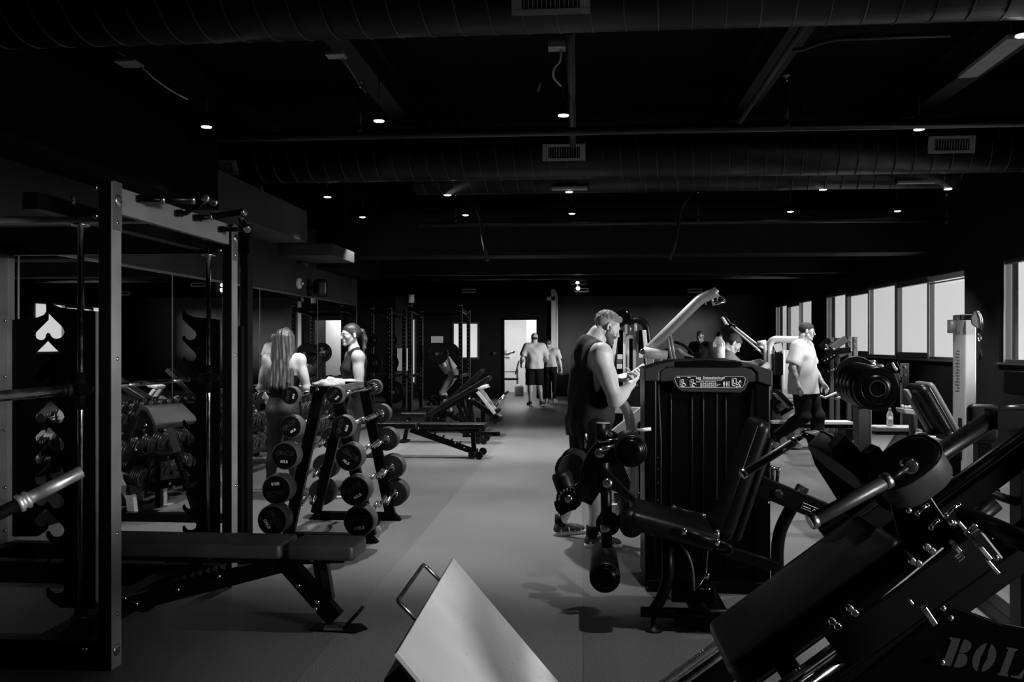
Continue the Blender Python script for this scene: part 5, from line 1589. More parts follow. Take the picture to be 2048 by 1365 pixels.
# ---------------------------------------------------------------- preacher bench seen through the smith rack
def build_preacher():
    t = thing('preacher_bench', 'preacher curl bench with a curved dark pad, seen through the smith rack', 'bench', (-3.35, 7.5, 0))
    Yc = 7.45; P = lambda px, py: (PY(px, py, Yc).x, PY(px, py, Yc).z)
    # saddle shaped pad: arc profile swept along X-ish
    c0, c1 = PY(297, 825, 7.25), PY(392, 812, 7.65)
    d = (c1 - c0); d.z = 0; d.normalize(); s = Z.cross(d)
    n = 10; top = []
    prof = [(-.17, -.16), (-.14, -.06), (-.09, -.005), (-.02, .025), (.06, .0), (.13, -.07), (.20, -.17)]
    pr = fillet([V((p[0] * .85, p[1] * .80, 0)) for p in prof], .05, 4)
    out = [(p.x, p.y) for p in pr] + [(p.x * .93, p.y - .045) for p in reversed(pr)]
    mid = (c0 + c1) / 2; mid.z = .955
    MB().prism(out, .56, mid, -s, Z, smooth=True).build('arm_pad', 'vinyl_matte', t, .012, 3)
    st = MB().prism([(p.x, p.y + .004) for p in pr] + [(p.x, p.y - .004) for p in reversed(pr)], .05, mid + d * .16, -s, Z).build('strap', 'vinyl', t)
    a = V((P(338, 852)[0], Yc, P(338, 852)[1])); b = V((P(384, 1018)[0], Yc + .1, .0))
    MB().bar(a, a.lerp(b, .55), .05, .05, Y1v).build('pad_post', 'upright_grey', t, .003)
    MB().bar(a.lerp(b, .3), b, .065, .065, Y1v).build('post_sleeve', 'frame_dark', t, .003)
    h = MB()
    for i in range(14): 
        q = a.lerp(b, .34 + i * .028); h.cyl(q + V((.02, -.045, 0)), q + V((.02, -.048, 0)), .004, n=6)
    h.build('height_marks', 'bolt', t)
    MB().bar(V(P(290, 830) and (P(290, 830)[0], Yc - .15, P(290, 830)[1])), V((P(240, 960)[0], Yc - .2, P(240, 960)[1])), .05, .06, Y1v).build('frame_arm', 'frame_black', t, .003)
    MB().bar(V((P(318, 905)[0], Yc - .1, P(318, 905)[1])), V((P(272, 1000)[0], Yc - .1, .08)), .05, .07, Y1v).build('frame_arm', 'frame_black', t, .003)
    MB().bar(V((P(300, 975)[0], Yc, P(300, 975)[1])), V((P(410, 955)[0], Yc + .1, P(410, 955)[1])), .06, .07).build('cross_beam', 'frame_black', t, .003)
    MB().b2((-4.0, Yc - .35, 0), (-2.95, Yc - .27, .07)).build('base_beam', 'frame_black', t, .004)
    MB().b2((-3.95, Yc - .3, 0), (-3.87, Yc + .45, .07)).build('base_beam', 'frame_black', t, .004)
    bolts(t, [PY(292, 851, 7.1), PY(330, 860, 7.3), PY(292, 870, 7.15), PY(273, 877, 7.1), PY(272, 900, 7.1), PY(340, 968, 7.35), PY(348, 974, 7.35), PY(372, 983, 7.4)], V((0, -1, 0)), .012, .012)
    # seat
    MB().pad(V((-3.75, Yc + .05, .50)), X1, Y1v, Z, .30, .26, .06, .015, 3).build('seat_pad', 'vinyl', t)
    MB().bar((-3.75, Yc + .05, .05), (-3.75, Yc + .05, .47), .05, .05, X1).build('seat_post', 'frame_black', t)
    # a second bench with pale legs and a jug of chalk beyond it
    t2 = thing('weight_bench', 'bench on pale legs standing behind the preacher bench by the mirror', 'bench', (-3.7, 8.6, 0))
    q = PZ(324, 1011, 0)
    MB().b2((q.x - .035, q.y - .035, .01), (q.x + .035, q.y + .035, .42)).build('bench_leg', 'silver_paint', t2, .004)
    MB().b2((q.x - .09, q.y - .06, 0), (q.x + .09, q.y + .06, .012)).build('foot_plate', 'silver_paint', t2, .002)
    MB().bar(V((q.x - .85, q.y + .1, .62)), V((q.x - .3, q.y, .42)), .06, .06).build('frame_arm', 'silver_paint', t2, .004)
    MB().b2((q.x - .9, q.y + .05, 0), (q.x - .84, q.y + .12, .62)).build('bench_leg', 'silver_paint', t2, .004)
    MB().pad(V((q.x - .35, q.y + .05, .47)), V((.97, 0, -.22)).normalized(), Y1v, V((.22, 0, .97)).normalized(), 1.0, .28, .06, .015, 3).build('bench_pad', 'vinyl_matte', t2)
    q = PZ(262, 1003, 0)
    t3 = thing('jug', 'pale plastic jug on the floor behind the smith rack', 'jug', q)
    MB().lathe(q, Z, [(.10, 0), (.115, .02), (.115, .19), (.10, .23)], 24).build('jug_body', 'silver_paint', t3)
    MB().lathe(q + V((0, 0, .23)), Z, [(.085, 0), (.09, .01), (.09, .035), (.08, .042)], 24).build('jug_lid', 'white_paint', t3)
    q = PZ(300, 1006, .05); MB().cyl(q, q + V((.10, .02, .02)), .03, n=14).solo('steel_roller', 'short steel roller end on the floor under the preacher bench', 'roller', 'steel')
    # pale bench end right of the smith rack
    q = PZ(476, 955, 0)
    t4 = thing('weight_bench', 'pale bench end just right of the smith rack upright on the floor', 'bench', q - V((.3, 0, 0)))
    MB().pad(q + V((-.32, 0, .16)), X1, Y1v, Z, .75, .3, .10, .02, 3).build('bench_pad', 'vinyl_light', t4)
    for k in (-.6, -.05): MB().b2((q.x + k - .03, q.y - .1, 0), (q.x + k + .03, q.y + .1, .12)).build('bench_leg', 'silver_paint', t4)
    # white wall box opposite, seen in the mirror
build_preacher()

# ---------------------------------------------------------------- benches in the middle distance
def bench_at(name, label, x0, x1, yc, recline, flip=1, split=.38, pad_w=.28, z=.45):
    """bench along X: seat part at x0 side, back pad towards x1 raised by recline degrees"""
    t = thing(name, label, 'bench', ((x0 + x1) / 2, yc, 0))
    L = x1 - x0; xs = x0 + L * (split if recline else .42)
    if recline:
        a = R(recline); d = V((math.cos(a), 0, math.sin(a))); n = V((-math.sin(a), 0, math.cos(a)))
        bl = (x1 - xs) / math.cos(a)
        MB().pad(V((xs + .01, yc, z - .03)) + d * bl / 2, d, Y1v, n, bl, pad_w, .075, .02, 4).build('back_pad', 'vinyl', t)
        MB().bar(V((xs + .05, yc, z - .08)) + d * .05, V((xs + .05, yc, z - .08)) + d * bl * .75, .06, .04).build('back_rail', 'frame_black', t, .003)
        MB().bar(V((xs, yc, z - .08)) + d * bl * .45, V((x0 + L * .80, yc, .10)), .05, .05).build('back_strut', 'frame_black', t, .003)
    else:
        MB().pad(V(((xs + x1) / 2 + .01, yc, z - .035)), X1, Y1v, Z, x1 - xs - .02, pad_w, .07, .018, 4).build('back_pad', 'vinyl', t)
        MB().bar((xs, yc, z - .09), (x1 - .1, yc, z - .09), .06, .04).build('back_rail', 'frame_black', t, .003)
    MB().pad(V(((x0 + xs) / 2, yc, z - .035)), X1, Y1v, Z, xs - x0, pad_w, .075, .02, 4).build('seat_pad', 'vinyl', t)
    MB().bar((x0 + .12, yc, z - .08), (x0 + .05, yc, .04), .05, .06, X1).build('front_leg', 'frame_black', t, .003)
    MB().b2((x0 - .04, yc - .2, 0), (x0 + .10, yc + .2, .02)).build('foot_plate', 'frame_black', t, .003)
    MB().bar((x0 + L * .35, yc, z - .09), (x1 - .16, yc, .07), .06, .075).build('main_beam', 'frame_black', t, .003)
    n = MB()
    for i in range(5):
        p = V((x0 + L * (.48 + .07 * i), yc, .33 - .045 * i + .02)); n.prism([(-.02, -.03), (.02, -.03), (.035, .03), (.02, .03), (.0, .0)], .08, p, X1, Z)
    n.build('notch_rack', 'frame_black', t)
    MB().bar((x1 - .17, yc, .05), (x1 - .19, yc, z - .07), .05, .06, X1).build('rear_leg', 'frame_black', t, .003)
    MB().b2((x1 - .22, yc - .22, .03), (x1 - .14, yc + .22, .09)).build('rear_foot', 'frame_black', t, .003)
    for q in (-1, 1): MB().cyl((x1 - .08, yc + q * .20, .05), (x1 - .08, yc + q * .25, .05), .05, n=16).build('wheel', 'rubber', t)
    bolts(t, [(x0 + L * .42, yc - .045, z - .08), (x1 - .3, yc - .045, .13), (x1 - .42, yc - .045, .19), (x0 + .1, yc - .04, z - .12)], V((0, -1, 0)), .013, .01)
    return t
f = lambda px, Y: PY(px, 800, Y).x
bench_at('adjustable_bench', 'black adjustable bench laid flat in the middle distance left of the aisle', f(740, 11.5), f(974, 11.5), 11.5, 0)
bench_at('adjustable_bench', 'black bench with raised back just behind the flat bench, nearest of the two raised ones', f(803, 13.2), f(981, 13.2), 13.2, 31, split=.30)
bench_at('adjustable_bench', 'black bench with steeper raised back, behind the other raised bench', f(846, 14.6), f(966, 14.6), 14.6, 42, split=.30)
bench_at('weight_bench', 'pale bench pad raised inside the far power rack', f(848, 17.6), f(886, 17.6) + .1, 17.6, 0, split=.3)

def build_back_extension():
    t = thing('back_extension_bench', 'angled bench with chrome ankle rollers and handles beside the aisle', 'bench', (f(965, 14.2), 14.2, 0))
    Yc = 14.2; P = lambda px, py, y=Yc: PY(px, py, y)
    MB().bar(P(941, 800), V((P(941, 800).x, Yc, 0)), .07, .07, X1).build('front_post', 'frame_black', t, .004)
    MB().bar(P(966, 805, 14.9), V((P(966, 805, 14.9).x, 14.9, 0)), .07, .07, X1).build('rear_post', 'frame_black', t, .004)
    MB().bar(P(944, 802), P(996, 838), .08, .08).build('main_beam', 'frame_black', t, .004)
    MB().bar(P(962, 780, 14.3), P(1001, 835, 14.3), .06, .06).build('slide_beam', 'silver_paint', t, .004)
    MB().bar(P(954, 783, 14.0), P(990, 828, 14.0), .05, .05).build('slide_beam', 'silver_paint', t, .004)
    MB().pad(P(965, 775), V((1, 0, .25)).normalized(), Y1v, V((-.25, 0, 1)).normalized(), .20, .3, .06, .02, 3).build('hip_pad', 'vinyl_light', t)
    MB().tube([P(970, 768), P(980, 775)], .018, 10).build('handle', 'chrome', t)
    MB().tube([P(990, 812), P(1009, 790)], .03, 12).build('chrome_arm', 'chrome', t); MB().tube([P(1009, 790), P(1017, 783)], .02, 10).build('arm_grip', 'rubber', t)
    for (px, py) in ((995, 822), (1000, 838), (993, 842), (985, 838)):
        c = P(px, py); MB().cyl(c - V((0, .2, 0)), c + V((0, .2, 0)), .035, n=14).build('ankle_roller', 'rubber', t)
    MB().b2((P(930, 800).x, Yc - .3, 0), (P(945, 800).x, Yc + .9, .05)).build('base_beam', 'frame_black', t, .004)
    MB().b2((P(941, 800).x, Yc - .04, 0), (P(1000, 800).x, Yc + .04, .06)).build('base_beam', 'frame_black', t, .004)
    bolts(t, [P(939, 798, 14.1), P(947, 799, 14.1)], V((0, -1, 0)), .018, .02)
build_back_extension()

# ---------------------------------------------------------------- far power racks
def far_rack(label, xa, xb, ya, yb, zf, zbk, pegs=(), grey='frame_black'):
    t = thing('power_rack', label, 'power rack', ((xa + xb) / 2, (ya + yb) / 2, 0))
    for (x, y, z) in ((xa, ya, zf), (xb, ya, zf), (xa, yb, zbk), (xb, yb, zbk)):
        u = MB().b2((x - .0375, y - .0375, 0), (x + .0375, y + .0375, z)).build('upright', 'frame_black', t, .003)
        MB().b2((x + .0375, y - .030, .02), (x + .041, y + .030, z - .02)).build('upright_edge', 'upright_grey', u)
        h = MB()
        for k in range(18): h.cyl((x, y - .0375, .5 + k * .09), (x, y - .039, .5 + k * .09), .012, n=6)
        h.build('pin_holes', 'print_grey', u)
        bolts(u, [(x - .02, y - .04, z - .05), (x + .02, y - .04, z - .05), (x, y - .04, z - .18)], V((0, -1, 0)), .016, .014)
    for y, z in ((ya, zf), (yb, zbk)): MB().b2((xa, y - .03, z - .16), (xb, y + .03, z - .08)).build('cross_beam', 'frame_black', t, .003)
    for x in (xa, xb):
        MB().bar((x, ya, zf - .12), (x, yb, zbk - .12), .06, .07, Z).build('side_beam', 'frame_black', t, .003); MB().b2((x - .04, ya, 0), (x + .04, yb, .06)).build('base_beam', 'frame_black', t, .003)
        MB().b2((x - .03, ya - .3, .78), (x + .03, yb - .2, .84)).build('safety_arm', 'frame_black', t, .003)
    return t
far_rack('far power rack left of the aisle with the loaded barbell', f(820, 18.4), f(921, 18.4), 18.4, 19.7, 2.36, 2.28)
# ---------------- far left corner: racks on the side wall, cupboard, windows of the office
far_rack('power rack behind the ponytail woman with plates hung on its posts', f(744, 18.3), f(782, 18.3) - .02, 18.3, 19.8, 2.30, 2.28)
peg_plates = [(669, 681, 11, 18.0, 'small plate on the post seen left of the ponytail woman head'), (672, 727, 17, 18.0, 'large plate on the post behind the ponytail woman shoulder'), (746, 681, 13, 18.0, 'small plate at the top of the post right of the ponytail'),
              (747, 727, 19, 18.0, 'large plate in the middle of the post right of the ponytail'), (783, 681, 12, 18.6, 'small plate high on the post left of the wall cupboard'), (782, 726, 16, 18.6, 'large plate on the post left of the wall cupboard'), (787, 785, 23, 18.4, 'largest plate low on the post below the wall cupboard')]
for i, (px, py, r, Y, lab) in enumerate(peg_plates):
    c = L0(px, py, Y) if False else PY(px, py, Y); rr = r * Y / 1750
    if c.x < XL + .25 and Y < 17: continue
    t = thing('weight_plate', lab, 'weight plate', c - V((0, 0, rr)), 'plates hung on the far racks')
    MB().lathe(c, V((0, -1, 0)), [(rr * .95, -.02), (rr, -.012), (rr, .012), (rr * .92, .02), (rr * .86, .010), (rr * .45, .010), (rr * .40, .02), (rr * .16, .022)], 32).build('plate_disc', 'iron', t)
    MB().lathe(c + V((0, -.02, 0)), V((0, -1, 0)), [(rr * .15, 0), (rr * .15, .03)], 12).build('peg_end', 'steel', t)
# two extra posts that carry the left plates
t = thing('power_rack', 'power rack partly hidden behind the ponytail woman, by the mirror end', 'power rack', (PY(690, 0, 18.3).x, 18.3, 0))
for px, Y, z in ((676, 18.2, 2.3), (708, 18.2, 2.3), (690, 19.9, 2.25)):
    x = PY(px, 0, Y).x; u = MB().b2((x - .04, Y - .04, 0), (x + .04, Y + .04, z)).build('upright', 'frame_black', t, .003)
    for dz in (.05, .18): MB().lathe((x, Y - .04, z - dz), V((0, -1, 0)), [(.018, 0), (.016, .014)], 10).build('bolt', 'bolt', u)
MB().b2((PY(676, 0, 18.2).x, 18.17, 2.16), (PY(708, 0, 18.2).x, 18.23, 2.24)).build('cross_beam', 'frame_black', t)
# the loaded barbell
t = thing('barbell', 'loaded barbell across the shoulders of the squatting person in the far rack', 'barbell', PY(884, 706, 18.6) - V((0, 0, .2)))
c = PY(875, 708, 17.95)
MB().cyl(c, c + V((0, 1.35, 0)), .014, n=10).build('bar_shaft', 'steel', t)
MB().cyl(c + V((0, -.12, 0)), c + V((0, .10, 0)), .03, n=12).build('bar_sleeve', 'steel', t)
p0 = thing('weight_plate', 'big black plate on the near end of the far loaded barbell', 'weight plate', c - V((0, 0, .22)))
MB().lathe(c + V((0, .06, 0)), V((0, -1, 0)), [(.20, -.03), (.222, -.024), (.222, .022), (.20, .03), (.19, .018), (.08, .018), (.075, .03), (.04, .03)], 40).build('plate_disc', 'iron', p0)
c2 = PY(899, 706, 19.25)
p1 = thing('weight_plate', 'black plate on the far end of the far loaded barbell', 'weight plate', c2 - V((0, 0, .22)))
MB().lathe(c2, V((0, -1, 0)), [(.20, -.03), (.222, -.024), (.222, .022), (.20, .03), (.19, .018), (.08, .018)], 40).build('plate_disc', 'iron', p1)
# wall furniture
a, b = PY(795, 742, 21.5), PY(813, 697, 21.5)
t = thing('wall_cupboard', 'white box cupboard hung by the far left corner beside the power rack', 'cupboard', (a.x, 21.5, a.z))
MB().b2((a.x, 21.45, a.z), (b.x, 21.7, b.z)).build('cupboard_body', 'white_paint', t, .004); MB().b2((a.x + (b.x - a.x) * .62, 21.44, a.z + .01), (a.x + (b.x - a.x) * .63, 21.45, b.z - .01)).build('door_gap', 'print_grey', t)
MB().b2((a.x - .1, 21.7, 0), (b.x + .1, 21.85, 2.7)).struct('wall_return', 'wall_grey')
a, b = PY(862, 686, YB - .02), PY(886, 673, YB - .02)
MB().b2((a.x, YB - .02, a.z), (b.x, YB, b.z)).solo('paper_notice', 'pale paper notice on the black wall above the loaded barbell', 'notice', 'cloth_light')
MB().box(PY(727, 684, 21.0) , (.05, .03, .12)).solo('wall_switch', 'small pale switch box right of the ponytail woman head', 'switch', 'white_paint') if False else None
a, b = PY(991, 712, YB - .01), PY(987, 704, YB - .01)
MB().lathe(PY(989, 707, YB - .03), V((0, -1, 0)), [(.05, 0), (.045, .02)], 16).solo('door_knob', 'small bright knob on the black wall left of the doorway', 'knob', 'steel')
# office window and narrow glazed strip in the black wall: lit rooms behind
def lit_window(n, x0, y0, x1, y1, Y=YB):
    a, b = PY(x0, y1, Y), PY(x1, y0, Y)
    f = MB(); t_ = .05
    f.b2((a.x - t_, Y - .02, a.z - t_), (a.x, Y + .16, b.z + t_)); f.b2((b.x, Y - .02, a.z - t_), (b.x + t_, Y + .16, b.z + t_)); f.b2((a.x, Y - .02, a.z - t_), (b.x, Y + .16, a.z)); f.b2((a.x, Y - .02, b.z), (b.x, Y + .16, b.z + t_))
    o = f.struct('window_%d' % n, 'window_frame')
    MB().b2((a.x, Y - .005, a.z), (b.x, Y, b.z)).build('window_pane', 'lit_pane', o)
mat('lit_pane', .5, .5, emit=.42)
lit_window(30, 908, 648, 955, 715); lit_window(31, 823, 640, 829, 765)
# chair, bottle, pole, bag by the doorway
q = PY(1021, 790, 25.7); q.z = 0
t = thing('office_chair', 'black open backed chair just inside the bright doorway', 'chair', q)
MB().pad(q + V((0, 0, .46)), X1, Y1v, Z, .46, .44, .05, .02, 3).build('seat', 'cloth_black', t)
MB().pad(q + V((.20, 0, .80)), V((.25, 0, 1)).normalized(), Y1v, V((-1, 0, .25)).normalized(), .42, .42, .025, .01, 3).build('backrest', 'mid_paint', t)
for dx in (-.2, .2):
    for dy in (-.19, .19): rod0 = MB().cyl(q + V((dx, dy, 0)), q + V((dx, dy, .46 if dx < 0 else .78)), .012, n=8).build('leg', 'frame_black', t)
MB().tube([q + V((-.2, -.2, .46)), q + V((-.2, -.2, .68)), q + V((.2, -.2, .68))], .013, 8).build('armrest', 'frame_black', t)
q = PY(1038, 791, 25.0); q.z = 0
MB().lathe(q, Z, [(.12, 0), (.13, .02), (.13, .26), (.10, .32), (.05, .34)], 20).solo('water_jug', 'white container on the floor inside the doorway', 'container', 'white_paint')
q0 = PY(1106, 690, 25.6); q0.z = .55
MB().cyl(V((q0.x + .02, 25.6, 0)), PY(1103, 641, 25.85), .012, n=8).solo('leaning_pole', 'thin pale pole leaning against the far wall right of the doorway', 'pole', 'silver_paint')
q = PY(1119, 770, 25.2); q.z = 0
t = thing('dumbbell_stand', 'small dark shelf stand by the far wall right of the walking woman', 'rack', q)
MB().b2((q.x - .15, 25.0, 0), (q.x + .45, 25.4, .08)).build('stand_base', 'frame_black', t); MB().b2((q.x - .12, 25.1, .08), (q.x + .4, 25.35, .62)).build('stand_body', 'frame_dark', t, .01)
MB().b2((q.x - .15, 25.05, .62), (q.x + .45, 25.4, .66)).build('stand_top', 'mid_paint', t)
# lights and speaker on the bulkhead above the mirrors
c = PX(598, 567, XL + .03)
t = thing('wall_light', 'round white fitting on the bulkhead above the mirrors', 'wall light', c - V((0, 0, .09)))
MB().lathe(V((XL, c.y, c.z)), X1, [(.08, 0), (.085, .01), (.085, .05), (.06, .06)], 24).build('fitting_base', 'white_paint', t); MB().lathe(V((XL + .06, c.y, c.z)), X1, [(.03, 0), (.034, .03), (.015, .05)], 16).build('fitting_nub', 'steel', t)
c = PX(641, 577, XL + .22)
t = thing('wall_speaker', 'black loudspeaker bracketed to the bulkhead right of the round fitting', 'loudspeaker', c - V((0, 0, .18)))
MB().box(c, (.22, .26, .30), .5).build('speaker_box', 'frame_black', t, .07, 5); MB().b2((XL, c.y - .03, c.z - .03), (XL + .2, c.y + .03, c.z + .03)).build('speaker_bracket', 'frame_black', t)
MB().cyl(PY(823, 590, 17.2), PY(823, 606, 17.2), .055, n=16).solo('hanging_lamp', 'small white cylinder fitting above the far power rack', 'lamp', 'white_paint')
L_ = PY


def rod(parent, name, a, b, r, m='frame_black', n=14, **k):
    return MB().cyl(a, b, r, n=n, **k).build(name, m, parent)


def bm(parent, name, a, b, w, h, m='frame_black', up=Z, bev=.004):
    return MB().bar(a, b, w, h, up).build(name, m, parent, bev)


# ================================================================ leg extension / curl machine
def build_leg_machine():
    Ys = 5.38
    t = thing('leg_extension_machine', 'black leg extension and curl machine with a tall weight stack shroud and instruction placard', 'gym machine', (.8, 4.9, 0))
    X = lambda px, Y=Ys: PY(px, 900, Y).x
    Zp = lambda py, Y=Ys, px=1410: PY(px, py, Y).z
    x0, x1 = X(1300), X(1530)
    # shroud body: recessed front sheet with vertical ribs between two posts
    MB().b2((x0, Ys + .03, .06), (x1, Ys + .36, 1.34)).build('weight_shroud', 'shroud', t, .012, 3)
    for (a, b) in ((1289, 1313), (1508, 1540)):
        MB().b2((X(a), Ys - .02, .03), (X(b), Ys + .40, 1.30)).build('side_post', 'shroud', t, .010, 2)
    r = MB()
    for px in (1342, 1384, 1407, 1452): r.lathe((X(px), Ys + .028, .12), Z, [(.003, 0), (.010, .05), (.010, 1.02), (.003, 1.10)], 12)
    r.build('shroud_ribs', 'shroud', t)
    MB().prism([(X(1497), .62), (X(1521), .62), (X(1521), 1.18), (X(1512), 1.25), (X(1505), 1.25), (X(1499), 1.0)], .03, (0, Ys + .02, 0), X1, Z).build('corner_panel', 'shroud_cap', t, .006)
    MB().tube([(X(1317), Ys + .012, 1.25), (X(1322), Ys + .012, .9), (X(1322), Ys + .012, .1)], .006, 8).build('panel_edge', 'shroud_cap', t)
    MB().prism([(X(1405), .55), (X(1405), 1.20), (X(1412), 1.235), (X(1430), 1.235), (X(1437), 1.20), (X(1437), .55), (X(1434), .55), (X(1434), 1.19), (X(1428), 1.22), (X(1414), 1.22), (X(1408), 1.19), (X(1408), .55)], .012, (0, Ys + .03, 0), X1, Z).build('pin_window', 'shroud_cap', t)
    # arched cap and header
    cap = [(X(1288), Zp(763)), (X(1288), Zp(738)), (X(1320), Zp(728)), (X(1350), Zp(721.5)), (X(1410), Zp(718)), (X(1470), Zp(721)), (X(1505), Zp(729)), (X(1543), Zp(741)), (X(1543), Zp(773)), (X(1512), Zp(763)), (X(1512), Zp(745)), (X(1500), Zp(735)), (X(1330), Zp(735)), (X(1318), Zp(745)), (X(1318), Zp(763))]
    MB().prism(cap, .44, (0, Ys + .18, 0), X1, Z).build('arched_cap', 'shroud_cap', t, .008, 3)
    hd = [(X(1319), Zp(764)), (X(1319), Zp(746)), (X(1326), Zp(737)), (X(1345), Zp(733)), (X(1480), Zp(733)), (X(1500), Zp(738)), (X(1511), Zp(749)), (X(1513), Zp(764)), (X(1496), Zp(764)), (X(1488), Zp(780)), (X(1478), Zp(786)), (X(1362), Zp(784)), (X(1352), Zp(778)), (X(1343), Zp(763))]
    MB().prism(hd, .06, (0, Ys + .0, 0), X1, Z).build('header_panel', 'shroud_cap', t, .008, 3)
    MB().prism([(X(1348), Zp(727)), (X(1350), Zp(722)), (X(1410), Zp(719.5)), (X(1480), Zp(724)), (X(1484), Zp(730)), (X(1476), Zp(735)), (X(1350), Zp(735))], .03, (0, Ys - .03, 0), X1, Z).build('cap_lip', 'shroud', t, .004)
    for px, py in ((1304, 731), (1520, 729)):
        MB().sphere((X(px), Ys - .03, Zp(py)), (.014, .016, .005), 12).build('cap_slot', 'black_plastic', t)
    # placard: outline, icons, lines of print, title
    Yf = Ys - .033; P = lambda px, py: V((X(px, Yf), Yf, PY(px, py, Yf).z))
    pl = MB().prism([(P(a, b).x, P(a, b).z) for a, b in ((1349, 757), (1354, 753), (1391, 753), (1398, 760), (1443, 760), (1450, 754), (1487, 754), (1491, 758), (1488, 770), (1484, 776), (1358, 775), (1354, 771))], .003, (0, Yf + .003, 0), X1, Z).build('placard', 'black_plastic', t)
    Yf -= .002
    ol = [P(a, b) for a, b in ((1349, 757), (1354, 753), (1391, 753), (1398, 761), (1443, 761), (1450, 754), (1487, 754), (1491, 758), (1488, 770), (1484, 776), (1358, 775), (1354, 771))]
    MB().tube(ol, .0011, 4, closed=True).build('placard_outline', 'print_white', pl)
    text_part('Leg  Extension/curl', .027, P(1420.5, 756.5), X1, Z, 'placard_title', 'print_white', pl, .0005, xs=.82)
    text_part('Exercise instructions', .014, P(1412, 764), X1, Z, 'placard_text', 'print_white', pl, .0004)
    ln = MB()
    for i, w in enumerate((34, 42, 36, 34)):
        y = 767.4 + 2.1 * i
        for k in range(w // 4): ln.frame_box(P(1403 + 4 * k, y), X1, Y1v, Z, .0098 if (k + i) % 3 else .006, .001, .0026)
        ln.frame_box(P(1401, y), X1, Y1v, Z, .003, .001, .003)
    ln.build('placard_lines', 'print_white', pl)
    ic = MB()
    for cx, k in ((1365, 0), (1385, 1)):
        q = lambda a, b: P(cx + a, 766 + b)
        w = .0026
        for a, b in (((-5, -6), (-5, 7)), ((-5, -6), (2, -6)), ((2, -6), (1, 2)), ((-2, -4), (-1, 2)), ((-1, 2), (4, 1)), ((4, 1), (6, 6) if k == 0 else (7, 4)), ((-5, 7), (4, 7)), ((-4, 3), (2, 7)), ((0, 3), (0, 7))): ic.tube([q(*a), q(*b)], w if b[0] > 3 or a == (-2, -4) else .0014, 5)
        ic.frame_box(P(cx - 8 if k == 0 else cx - 7, 755.5), X1, Y1v, Z, .018, .001, .003)
    for cx in (1448, 1453.5, 1458):
        for s in (0,): ic.sphere(P(cx, 764.5), (.0035, .001, .004), 8); ic.frame_box(P(cx, 768), X1, Y1v, Z, .009 if cx < 1457 else .004, .001, .013); ic.frame_box(P(cx, 772.2), X1, Y1v, Z, .006 if cx < 1457 else .004, .001, .012)
    for a, b in (((1464, 758), (1464, 773)), ((1464, 758), (1472, 758)), ((1472, 758), (1472, 770)), ((1467, 760), (1467, 768)), ((1463, 766), (1476, 770)), ((1476, 770), (1480, 761)), ((1480, 761), (1482, 767)), ((1466, 773), (1482, 773)), ((1474, 764), (1479, 770)), ((1470, 772), (1474, 776)), ((1477, 768), (1481, 773)), ((1463, 769), (1470, 773))): ic.tube([P(*a), P(*b)], .0022, 5)
    ic.build('placard_icons', 'print_white', pl)
    for py in (915, 938, 965, 1000): MB().lathe((X(1315), Ys - .02, Zp(py, Ys, 1315)), V((0, -1, 0)), [(.006, 0), (.005, .004)], 8).build('bolt', 'bolt', t)
    # base
    MB().b2((x0 - .02, Ys - .05, 0), (x1 + .02, Ys + .42, .07)).build('stack_base', 'frame_black', t, .006)
    MB().b2((X(1400) - .05, 4.62, .03), (X(1400) + .05, Ys, .10)).build('base_beam', 'frame_black', t, .006)
    a, b = L_(1281, 1231, 4.62), L_(1452, 1231, 4.62); MB().cyl((a.x, 4.62, .095), (b.x + .25, 4.62, .095), .027, n=20).build('front_foot_bar', 'frame_black', t)
    for px in (1307, 1470):
        c = V((PY(px, 1240, 4.62).x, 4.62, 0)); MB().lathe(c, Z, [(.05, 0), (.05, .008), (.02, .016), (.014, .03), (.014, .07)], 24).build('levelling_foot', 'frame_dark', t)
    pts = [L_(1336, 1085, 4.62), L_(1336, 1160, 4.62), L_(1322, 1200, 4.62), L_(1302, 1228, 4.62)]
    MB().tube(pts, .030, 16, fil=.09).build('seat_column', 'frame_black', t)
    MB().tube([L_(1362, 1088, 4.66), L_(1378, 1112, 4.66), L_(1386, 1140, 4.66), L_(1388, 1182, 4.66)], .007, 10, fil=.08).build('cable_guide', 'grey_paint', t)
    MB().tube([L_(1388, 1182, 4.7), L_(1400, 1170, 4.72), L_(1412, 1150, 4.75), L_(1416, 1090, 4.8)], .0035, 8).build('cable', 'steel', t)
    MB().b2((L_(1342, 1186, 4.7).x, 4.68, .13), (L_(1430, 1212, 4.7).x, 4.98, .20)).build('pulley_bracket', 'frame_black', t, .006)
    for px in (1350, 1404, 1417): MB().lathe(L_(px, 1183, 4.7), V((0, 0, 1)), [(.012, 0), (.012, .012), (.006, .016)], 10).build('pulley_bolt', 'bolt', t)
    MB().lathe(L_(1412, 1160, 4.72), V((.3, 0, 1)), [(.007, 0), (.010, .01), (.010, .03), (.005, .04)], 10).build('cable_clip', 'bolt', t)
    # seat
    n1, n2 = L_(1252, 1040, 4.52), L_(1440, 1092, 4.52)
    d = (n2 - n1); d.y = 0; ln_ = d.length; d.normalize(); nn = V((-d.z, 0, d.x)); yc = 4.77
    MB().pad((V((n1.x, yc, n1.z)) + V((n2.x, yc, n2.z))) / 2, d, Y1v, nn, ln_, .50, .10, .04, 6, .006).build('seat_pad', 'vinyl', t)
    MB().pad(V((n1.x + .03, yc, n1.z - .03)), X1, Y1v, Z, .12, .48, .15, .055, 6).build('knee_roll', 'vinyl', t)
    # backrest, two layers leaning back
    b0, b1 = L_(1452, 1085, 4.6), L_(1536, 845, 4.6)
    e = (b1 - b0); e.y = 0; el = e.length; e.normalize(); ne = V((-e.z, 0, e.x))
    mid = (b0 + b1) / 2; mid.y = 4.78
